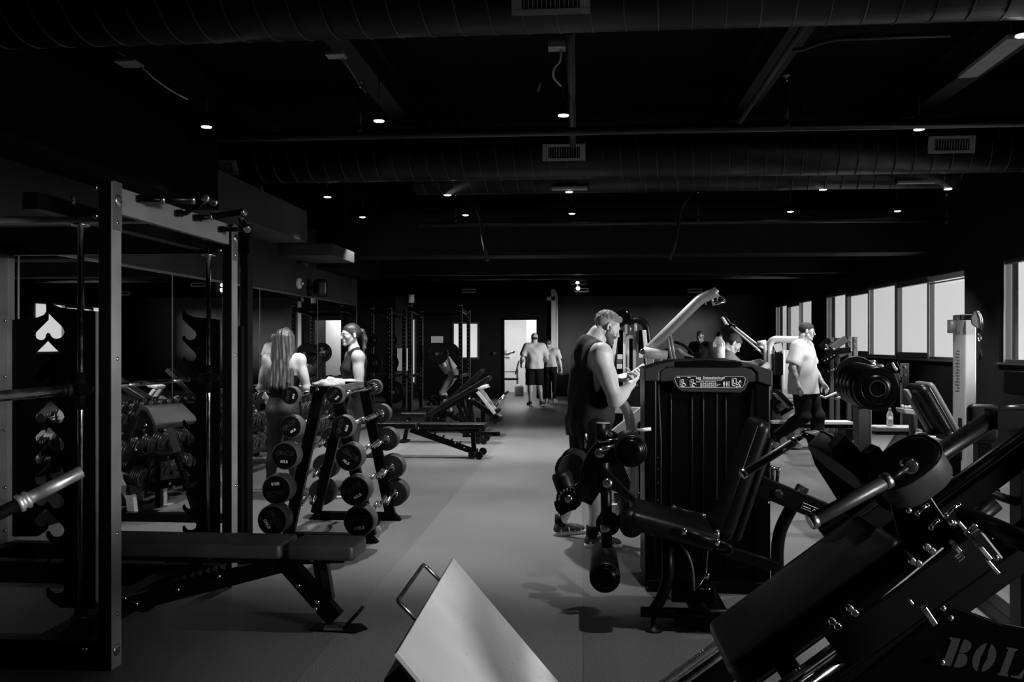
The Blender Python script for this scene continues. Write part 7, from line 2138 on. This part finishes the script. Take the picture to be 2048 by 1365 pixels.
    rod(s, 'cable', P(1411, 596), P(1412, 610), .007, 'steel')
    h = thing('triangle_grip', 'small triangular chrome cable handle hanging from the raised pulldown boom', 'grip', P(1436, 608))
    MB().tube([P(1434, 588), P(1424, 597), P(1426, 608)], .008, 10, fil=.02).tube([P(1434, 588), P(1448, 596), P(1449, 604)], .008, 10, fil=.02).build('handle_frame', 'chrome', h)
    MB().cyl(P(1425, 609), P(1450, 604), .012, n=12).build('handle_grip', 'steel', h)
    rod(h, 'handle_hook', P(1434, 590), P(1435, 603), .006, 'steel')
build_lat()

# ================================================================ cardio bars, white frame machine and others near the windows
def build_mid_right():
    Y = 10.6
    P = lambda px, py, dy=0: L_(px, py, Y + dy)
    # dark exercise bike by the far wall
    t = thing('exercise_bike', 'dark exercise bike console and handlebars between boom strut and bending man', 'exercise bike', P(1370, 900, 3).xy.to_3d())
    Q = lambda px, py: L_(px, py, 13.2)
    MB().tube([Q(1348, 684), Q(1366, 690), Q(1378, 700), Q(1388, 712)], .022, 10, fil=.05).build('handlebar', 'frame_black', t)
    MB().tube([Q(1354, 698), Q(1364, 706), Q(1376, 714), Q(1386, 716)], .035, 12, fil=.05).build('arm_rest', 'silver_paint', t)
    MB().tube([Q(1384, 712), Q(1398, 702), Q(1402, 704)], .026, 10).build('handlebar', 'frame_black', t)
    MB().prism([(Q(a, b).x, Q(a, b).z) for a, b in ((1330, 722), (1322, 702), (1338, 696), (1350, 704), (1352, 722))], .30, (0, 13.2, 0), X1, Z).build('console', 'shroud', t, .03, 3)
    bm(t, 'mast', Q(1376, 714), V((Q(1366, 800).x, 13.2, .1)), .12, .12); MB().b2((Q(1330, 0).x, 12.9, 0), (Q(1420, 0).x, 13.5, .25)).build('bike_body', 'shroud', t, .05)
    # stair rails
    t = thing('chinup_machine', 'black machine with slanting chrome rails rising left of the white frame', 'gym machine', P(1520, 900, 1.5).xy.to_3d())
    Q = lambda px, py, dy=0: L_(px, py, 13.6 + dy)
    for a, b, c in (((1462, 654), (1512, 696), (1530, 712)), ((1470, 655), (1515, 690), (1532, 700))):
        MB().tube([Q(*a), Q(*b), Q(*c)], .018, 10).build('slanting_rail', 'silver_paint', t)
    for p in ((1456, 649), (1460, 648)): MB().sphere(Q(*p), .018, 8).build('rail_end', 'chrome', t)
    MB().tube([Q(1444, 635), Q(1453, 649)], .028, 12).build('grip', 'vinyl_light', t)
    MB().tube([Q(1448, 632), Q(1460, 648), Q(1472, 652)], .022, 12).build('upper_arm', 'frame_black', t)
    MB().tube([Q(1515, 688), Q(1532, 686)], .045, 14).build('cross_arm', 'silver_paint', t)
    bm(t, 'rear_post', Q(1532, 700), V((Q(1536, 700).x, 13.6, .02)), .09, .09); MB().b2((Q(1500, 0).x, 13.4, 0), (Q(1560, 0).x, 13.8, .06)).build('base', 'frame_black', t)
    # white framed machine
    Y = 13.0
    P = lambda px, py, dy=0: L_(px, py, Y + dy)
    t = thing('cable_machine', 'white framed cable machine standing behind the man in the white tee shirt', 'gym machine', P(1560, 900).xy.to_3d())
    P = lambda px, py, dy=0: L_(px, py, Y + dy)
    MB().tube([P(1538, 800), P(1538, 690), P(1546, 679), P(1600, 680), P(1612, 690)], .05, 16, fil=.10).build('top_frame', 'white_paint', t)
    MB().tube([P(1532, 740), P(1531, 690)], .03, 12).build('inner_tube', 'silver_paint', t)
    rod(t, 'guide_rod', P(1548, 688), P(1548, 745), .008, 'steel'); rod(t, 'guide_rod', P(1560, 688), P(1560, 740), .008, 'steel')
    MB().prism([(P(a, b).x, P(a, b).z) for a, b in ((1545, 690), (1562, 686), (1565, 704), (1552, 705))], .05, (0, Y, 0), X1, Z).build('pulley_block', 'white_paint', t)
    MB().b2((P(1550, 0).x, Y - .1, P(0, 746).z), (P(1563, 0).x, Y + .1, P(0, 706).z)).build('weight_stack', 'gloss_black', t)
    MB().b2((P(1563, 0).x, Y - .05, .0), (P(1568, 0).x, Y + .05, P(0, 700).z)).build('front_post', 'silver_paint', t, .004)
    MB().b2((P(1569, 0).x, Y + .02, .0), (P(1590, 0).x, Y + .12, P(0, 700).z)).build('side_cover', 'silver_paint', t, .004)
    MB().b2((P(1538, 0).x - .04, Y - .04, 0), (P(1538, 0).x + .04, Y + .04, P(0, 700).z)).build('rear_post', 'gloss_black', t, .004)
    for py in (772, 790): MB().b2((P(1570, 0).x, Y - .08, P(0, py + 3).z), (P(1592, 0).x, Y - .05, P(0, py).z)).build('cover_strip', 'white_paint', t)
    MB().b2((P(1535, 0).x, Y - .35, 0.02), (P(1592, 0).x, Y + .2, .10)).build('base', 'silver_paint', t, .006)
    # low bench with a tilted pad and long pale frame rail
    Y = 12.9
    P = lambda px, py, dy=0: L_(px, py, Y + dy)
    t = thing('row_bench', 'low bench with a tilted chest pad just right of the leg extension machine', 'bench', P(1560, 900).xy.to_3d())
    P = lambda px, py, dy=0: L_(px, py, Y + dy)
    a, b = P(1553, 783), P(1580, 812); dd = (b - a).normalized()
    MB().pad((a + b) / 2, dd, Y1v, V((-dd.z, 0, dd.x)), (b - a).length + .04, .25, .07, .02, 4).build('chest_pad', 'vinyl', t)
    MB().frame_box((a + b) / 2 - V((-dd.z, 0, dd.x)) * .045, dd, Y1v, V((-dd.z, 0, dd.x)), (b - a).length, .2, .02).build('pad_trim', 'silver_paint', t)
    bm(t, 'pad_arm', P(1566, 800), P(1546, 812), .04, .04, 'frame_dark'); bm(t, 'pad_arm', P(1546, 812), P(1556, 828), .05, .06); bm(t, 'pad_arm', P(1585, 814), P(1560, 829), .05, .06)
    MB().b2((P(1540, 0).x, Y - .15, P(0, 836).z), (P(1700, 0).x, Y + .15, P(0, 831).z)).build('frame_top', 'silver_paint', t, .004)
    MB().b2((P(1540, 0).x, Y - .14, .30), (P(1700, 0).x, Y + .14, P(0, 836).z)).build('frame_beam', 'gloss_black', t, .004)
    for px in (1552, 1690): MB().b2((P(px, 0).x - .05, Y - .2, 0), (P(px, 0).x + .05, Y + .2, .30)).build('bench_foot', 'frame_black', t, .004)
    # plate loaded machines
    def loaded(label, Y, posts, arms, plates, pegs):
        base = L_(posts[0][0], 900, Y); t = thing('plate_loaded_machine', label, 'gym machine', (base.x, Y, 0))
        for (px, py, wd, m_) in posts:
            a = L_(px, py, Y); w_ = wd * Y / 1750
            u = MB().b2((a.x - w_ / 2, Y - .04, 0), (a.x + w_ / 2, Y + .04, a.z)).build('post', m_, t, .004)
            for k in (0, 1): MB().lathe(V((a.x, Y - .04, a.z - .05 - k * .10)), V((0, -1, 0)), [(.020, 0), (.018, .012)], 12).build('post_bolt', 'bolt', u)
        for (p, q, w_, m_) in arms: bm(t, 'arm', L_(*p, Y - .1), L_(*q, Y - .1), w_, w_, m_)
        for (px, py, r, dy) in plates:
            c = L_(px, py, Y + dy); R_ = r * (Y + dy) / 1750
            o = MB().lathe(c, V((-.25, -1, 0)), [(R_ * .97, -.02), (R_, -.015), (R_, .012), (R_ * .94, .018), (R_ * .88, .008), (R_ * .4, .008), (R_ * .35, .018), (R_ * .12, .018)], 40).build('loaded_plate', 'iron', t)
        for (px, py, rr) in pegs: MB().sphere(L_(px, py, Y - .16), rr, 10).build('knob', 'steel', t)
        x0 = min(L_(p[0], 0, Y).x for p in posts) - .4; x1 = max(L_(p[0], 0, Y).x for p in posts) + .1
        MB().b2((x0, Y - .4, 0), (x1, Y + .3, .07)).build('base', 'frame_black', t, .006)
        return t
    loaded('black plate loaded machine with bolted posts below the middle windows', 14.4,
           [(1710, 674, 8, 'upright_grey'), (1698, 675, 7, 'mid_paint'), (1675, 676, 7, 'mid_paint'), (1663, 676, 7, 'mid_paint')],
           [((1640, 696), (1658, 680), .09, 'frame_black'), ((1662, 698), (1692, 678), .10, 'mid_paint'), ((1655, 705), (1700, 700), .09, 'frame_black'), ((1676, 712), (1700, 700), .08, 'mid_paint'), ((1645, 725), (1672, 705), .10, 'frame_black')],
           [(1673, 765, 36, 0)], [(1652, 691, .022), (1651, 699, .022), (1668, 699, .018), (1649, 722, .012), (1655, 719, .012), (1662, 715, .012), (1668, 711, .012), (1703, 702, .015)])
    q = L_(1673, 765, 14.35); dirn = V((-.25, -1, 0)).normalized(); sx = V((1, -.25, 0)).normalized()
    pt = [o for o in scene.objects if o.name.startswith('plate_loaded_machine')][-1]
    for i, ch in enumerate('BARBELL'):
        a_ = R(125 - i * 12); rr = .21
        text_part(ch, .055, q + dirn * .035 + sx * rr * math.cos(a_) + Z * rr * math.sin(a_), sx * math.cos(a_ - math.pi / 2) + Z * math.sin(a_ - math.pi / 2), Z * math.cos(a_ - math.pi / 2) - sx * math.sin(a_ - math.pi / 2), 'letter', 'print_white', pt)
    MB().tube([L_(1640, 792, 11.6), L_(1650, 796, 11.6), L_(1673, 786, 11.6)], .016, 10).build('pale_handle', 'silver_paint', pt); MB().tube([L_(1669, 798, 11.6), L_(1688, 793, 11.6)], .014, 10).build('pale_handle', 'silver_paint', pt)
    loaded('black plate loaded machine with a bolted post right of the stacked plates, under the windows', 11.6,
           [(1809, 727, 13, 'mid_paint')],
           [((1740, 735), (1752, 724), .07, 'frame_black'), ((1770, 742), (1795, 732), .12, 'gloss_black'), ((1740, 742), (1765, 733), .06, 'mid_paint'), ((1785, 756), (1797, 753), .10, 'mid_paint'), ((1752, 760), (1802, 760), .08, 'frame_black')],
           [(1712, 752, 38, -.4)], [(1737, 724, .02), (1792, 739, .025), (1748, 730, .03)])
    ex = [o for o in scene.objects if o.name.startswith('plate_loaded_machine')][-1]
    for a, b in (((1739, 723), (1750, 723)), ((1754, 732), (1766, 732)), ((1784, 726), (1791, 739))): bm(ex, 'steel_tube_end', L_(*a, 11.3), L_(*b, 11.3), .02, .03, 'steel')
    # stacked plates on a post
    Y = 7.6
    t = thing('plate_tree', 'grey post carrying a thick stack of black plates in front of the windows', 'plate rack', (L_(1727, 900, Y).x, Y, 0))
    MB().b2((L_(1715, 0, Y).x, Y - .02, 0), (L_(1741, 0, Y).x, Y + .12, L_(0, 775, Y).z)).build('post', 'mid_paint', t, .004)
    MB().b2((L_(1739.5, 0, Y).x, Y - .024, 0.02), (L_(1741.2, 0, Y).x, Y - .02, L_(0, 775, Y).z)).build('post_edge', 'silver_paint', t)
    MB().b2((L_(1690, 0, Y).x, Y - .3, 0), (L_(1765, 0, Y).x, Y + .4, .06)).build('base', 'frame_black', t, .006)
    c = L_(1754, 778, Y - .28); ax = (L_(1716, 768, Y + .22) - c).normalized()
    MB().cyl(c + ax * .02, c + ax * .62, .025, n=16).build('plate_peg', 'steel', t)
    for k in range(5):
        o = c + ax * (.105 * k); R_ = .185 if k else .178
        p = thing('bumper_plate', ['frontmost black bumper plate of the stack on the grey post', 'second black bumper plate of the stack on the grey post', 'middle black bumper plate of the stack on the grey post', 'fourth black bumper plate of the stack on the grey post', 'rearmost black bumper plate of the stack on the grey post'][k], 'weight plate', o - V((0, 0, R_)), 'plates stacked on the grey post')
        MB().lathe(o, ax, [(R_ * .34, .012), (R_ * .36, -.012), (R_ * .44, -.012), (R_ * .62, -.004), (R_ * .66, .008), (R_ * .70, -.006), (R_ * .95, -.006), (R_, .002), (R_, .099), (R_ * .96, .104), (R_ * .4, .104)], 48).build('plate_body', 'gloss_black', p)
        _d, s_, u_ = frame_of(ax); MB().tube([o - ax * .012 + s_ * (R_ * .36 * math.cos(q)) + u_ * (R_ * .36 * math.sin(q)) for q in [math.pi * j / 16 for j in range(32)]], .006, 8, closed=True).build('hub_ring', 'iron', p)
    # bench by the windows with a bottle
    Y = 11.2
    t = thing('flat_bench', 'pale topped bench under the windows carrying a small water bottle', 'bench', (L_(1785, 0, Y).x, Y, 0))
    P = lambda px, py, dy=0: L_(px, py, Y + dy)
    zt = P(1785, 852).z
    MB().pad(V(((P(1740, 0).x + P(1828, 0).x) / 2, Y, zt - .03)), X1, Y1v, Z, P(1828, 0).x - P(1740, 0).x, .32, .055, .02, 4).build('bench_pad', 'vinyl_light', t)
    MB().b2((P(1744, 0).x, Y - .13, zt - .10), (P(1822, 0).x, Y + .13, zt - .06)).build('bench_board', 'frame_dark', t)
    bm(t, 'diagonal_leg', P(1806, 868), P(1772, 916), .08, .12, 'silver_paint'); bm(t, 'cross_bar', P(1783, 903), P(1815, 901), .05, .04, 'silver_paint')
    bm(t, 'bench_foot', V((P(1765, 0).x, Y - .2, .03)), V((P(1765, 0).x, Y + .2, .03)), .06, .06); bm(t, 'bench_foot', V((P(1820, 0).x, Y - .2, .03)), V((P(1820, 0).x, Y + .2, .03)), .06, .06); bm(t, 'rear_leg', V((P(1820, 0).x, Y, .03)), V((P(1820, 0).x, Y, zt - .1)), .06, .06, up=Y1v)
    c = V((P(1777, 0).x, Y - .05, zt - .002))
    b = thing('water_bottle', 'small clear water bottle with a white cap standing on the bench by the windows', 'bottle', c)
    MB().lathe(c, Z, [(.034, 0), (.038, .006), (.038, .06), (.034, .075), (.038, .09), (.038, .14), (.03, .165), (.014, .195), (.014, .205)], 24).build('bottle_body', 'bottle_plastic', b)
    MB().lathe(c, Z, [(.035, .003), (.035, .13), (.02, .131)], 20).build('water', 'clear_plastic', b)
    MB().lathe(c + V((0, 0, .205)), Z, [(.016, 0), (.016, .02), (.012, .022)], 16).build('bottle_cap', 'white_paint', b)
    # tray with small things
    t = thing('supply_tray', 'pale tray of small gear mounted behind the inclined backrest by the windows', 'tray', L_(1812, 830, 9.5))
    MB().prism([(L_(a, b, 9.5).x, L_(a, b, 9.5).z) for a, b in ((1799, 817), (1826, 819), (1824, 829), (1802, 826))][::-1], .25, (0, 9.5, 0), X1, Z).build('tray_body', 'silver_paint', t, .006)
    o = MB(); [o.sphere(L_(px, 815 - (px % 3), 9.5), .02, 8) for px in (1805, 1812, 1818, 1822)]; o.build('small_gear', 'white_paint', t)
    bm(t, 'tray_post', L_(1826, 822, 9.55), V((L_(1828, 0, 9.55).x, 9.55, 0)), .07, .07, 'mid_paint', up=Y1v)
    MB().b2((L_(1835, 0, 9.3).x, 9.25, 0), (L_(1841, 0, 9.3).x, 9.35, L_(0, 845, 9.3).z)).build('pale_post', 'silver_paint', t)
    # seat with inclined backrest
    Y = 6.9
    P = lambda px, py, dy=0: L_(px, py, Y + dy)
    t = thing('incline_seat', 'machine seat with a tall inclined backrest and white cushion right of the plate stack', 'machine seat', (P(1880, 0).x, Y, 0))
    a, b = P(1823, 772), P(1880, 872); dd = (b - a).normalized(); nn = V((-dd.z, 0, dd.x))
    MB().pad((a + b) / 2 + nn * .02, dd, Y1v, nn, (b - a).length, .34, .085, .04, 6, .006).build('back_pad', 'vinyl', t)
    MB().pad((a + b) / 2 - nn * .055, dd, Y1v, nn, (b - a).length * 1.0, .07, .03, .012, 5).build('back_shell', 'grey_paint', t)
    MB().pad((a + b) / 2 + nn * .085 + dd * .01, dd, Y1v, nn, (b - a).length * .98, .31, .05, .024, 6, .004).build('front_cushion', 'grey_vinyl', t)
    MB().tube([a + nn * .058 - V((0, .172, 0)) + dd * .04, b + nn * .058 - V((0, .172, 0)) - dd * .04], .0025, 6).build('piping', 'vinyl_light', t)
    MB().pad((P(1885, 872) + P(1948, 870)) / 2 + V((0, 0, -.02)), X1, Y1v, Z, .27, .36, .07, .03, 5).build('seat_pad', 'cloth_white', t)
    MB().pad(P(1858, 874), X1, Y1v, Z, .12, .3, .04, .015, 4).build('seat_rear', 'vinyl_light', t)
    bm(t, 'seat_post', P(1905, 880), V((P(1905, 0).x, Y, .02)), .09, .09, up=Y1v); MB().b2((P(1860, 0).x, Y - .3, 0), (P(1950, 0).x, Y + .3, .06)).build('base', 'frame_black', t, .006)
    bm(t, 'frame_arm', P(1875, 872, -.3), P(1918, 888, -.3), .05, .03, 'frame_dark')
    # cable column
    Y = 9.3
    xl = L_(1905, 700, Y).x
    t = thing('cable_column', 'tall pale cable column in front of the pier between the windows', 'gym machine', (xl + .15, Y, 0))
    x_l = L_(1930, 700, Y).x; x_r = L_(1953, 700, Y).x; zt = L_(1930, 629, Y).z; yb = PX(1905, 700, x_l).y
    MB().b2((x_l, Y, 0), (x_r, yb, zt)).build('column_body', 'silver_paint', t, .012, 3)
    MB().b2((x_l - .004, Y + .07, .30), (x_l + .0, Y + .16, .73)).build('column_slot', 'black_plastic', t)
    k = MB()
    for i in range(14): k.b2((x_l - .003, Y + .13, 1.42 - i * .032), (x_l, Y + .13 + (.10 if i % 3 else .07), 1.425 - i * .032 + .006))
    for i in range(5): k.b2((x_l - .003, Y + .10 + .02 * i, 1.60 + .012 * (i % 2)), (x_l, Y + .135 + .02 * i, 1.606 + .012 * (i % 2)))
    k.build('column_print', 'print_grey', t)
    MB().box((x_l - .002, Y + .04, .62), (.004, .05, .05)).build('sticker', 'white_paint', t)
    MB().b2((x_l - .1, Y - .3, 0), (x_r + .1, yb + .1, .06)).build('base', 'frame_black', t, .006)
    q = L_(1948, 643, Y - .1)
    pu = MB().prism([(.0, .10), (.03, .11), (.06, .06), (.075, 0), (.07, -.08), (.03, -.07), (-.02, -.03), (-.03, .03)][::-1], .03, q, X1, Z).build('pulley_cover', 'mid_paint', t, .004)
    MB().tube([q + V((.035, -.02, .105)), q + V((.068, -.02, .04)), q + V((.078, -.02, -.06))], .006, 8, fil=.04).tube([q + V((.02, -.02, .105)), q + V((.05, -.02, .04)), q + V((.06, -.02, -.07))], .006, 8, fil=.04).build('pulley_rim', 'steel', pu)
    MB().box(q + V((-.06, .05, .04)), (.10, .05, .05)).build('pulley_arm', 'frame_dark', t)
    o = L_(1905, 640, Y + .25); MB().cyl(o, o + V((0, 0, -.14)), .05, n=16).build('rear_pulley', 'silver_paint', t)
    h = thing('strap_handle', 'single cable handle hanging from the pulley of the pale column', 'cable handle', L_(1958, 722, Y - .12))
    W = lambda px, py: L_(px, py, Y - .12)
    MB().sphere(W(1960, 660), .022, 10).build('cable_ball', 'rubber', h)
    MB().tube([W(1957, 668), W(1956, 676), W(1957, 682), W(1960, 684), W(1962, 678), W(1960, 668)], .005, 8, closed=True).build('carabiner', 'chrome', h)
    MB().bar(W(1958, 684), W(1958, 700), .02, .012).build('strap', 'cloth_black', h); MB().cyl(W(1961, 699), W(1961, 720), .016, n=12).build('grip', 'rubber', h)
    MB().tube([W(1957, 698), W(1953, 712), W(1957, 723)], .008, 8, fil=.03).build('strap_loop', 'cloth_black', h)
    # far right black machine
    Y = 4.6
    t = thing('chest_press_machine', 'black machine with a small upright pad cut by the right edge', 'gym machine', (L_(1990, 0, Y).x, Y, 0))
    P = lambda px, py, dy=0: L_(px, py, Y + dy)
    MB().pad(P(1965, 848, .9), X1, Z, V((0, -1, 0)), .18, .24, .06, .025, 5).build('head_pad', 'vinyl', t); MB().sphere(P(1976, 837, .8), .018, 10).build('bolt', 'bolt', t)
    bm(t, 'pad_post', P(1965, 870, .95), V((P(1965, 0, .95).x, Y + .95, .02)), .08, .08, up=Y1v)
    MB().tube([P(2005, 833), P(2020, 826), P(2060, 824)], .04, 14).build('top_arm', 'frame_black', t)
    bm(t, 'main_post', P(2055, 830), V((P(2055, 0).x, Y, .02)), .12, .12, up=Y1v); bm(t, 'seat_beam', P(2035, 945), P(2075, 950), .03, .05, 'silver_paint'); rod(t, 'upright_rod', P(2037, 898), P(2035, 940), .008, 'frame_dark')
    bm(t, 'pale_rail', P(1932, 969), P(1970, 968), .05, .03, 'silver_paint'); bm(t, 'foot_beam', V((P(1965, 0, .95).x - .1, Y + .95, .04)), V((P(2055, 0).x, Y, .04)), .1, .08)
    MB().tube([P(1880, 954), P(1935, 972), P(2048, 1010)], .022, 12).build('pale_edge_tube', 'frame_dark', t)
    bm(t, 'pale_edge', P(1880, 952, -.1), P(1932, 971, -.1), .012, .02, 'silver_paint')
build_mid_right()
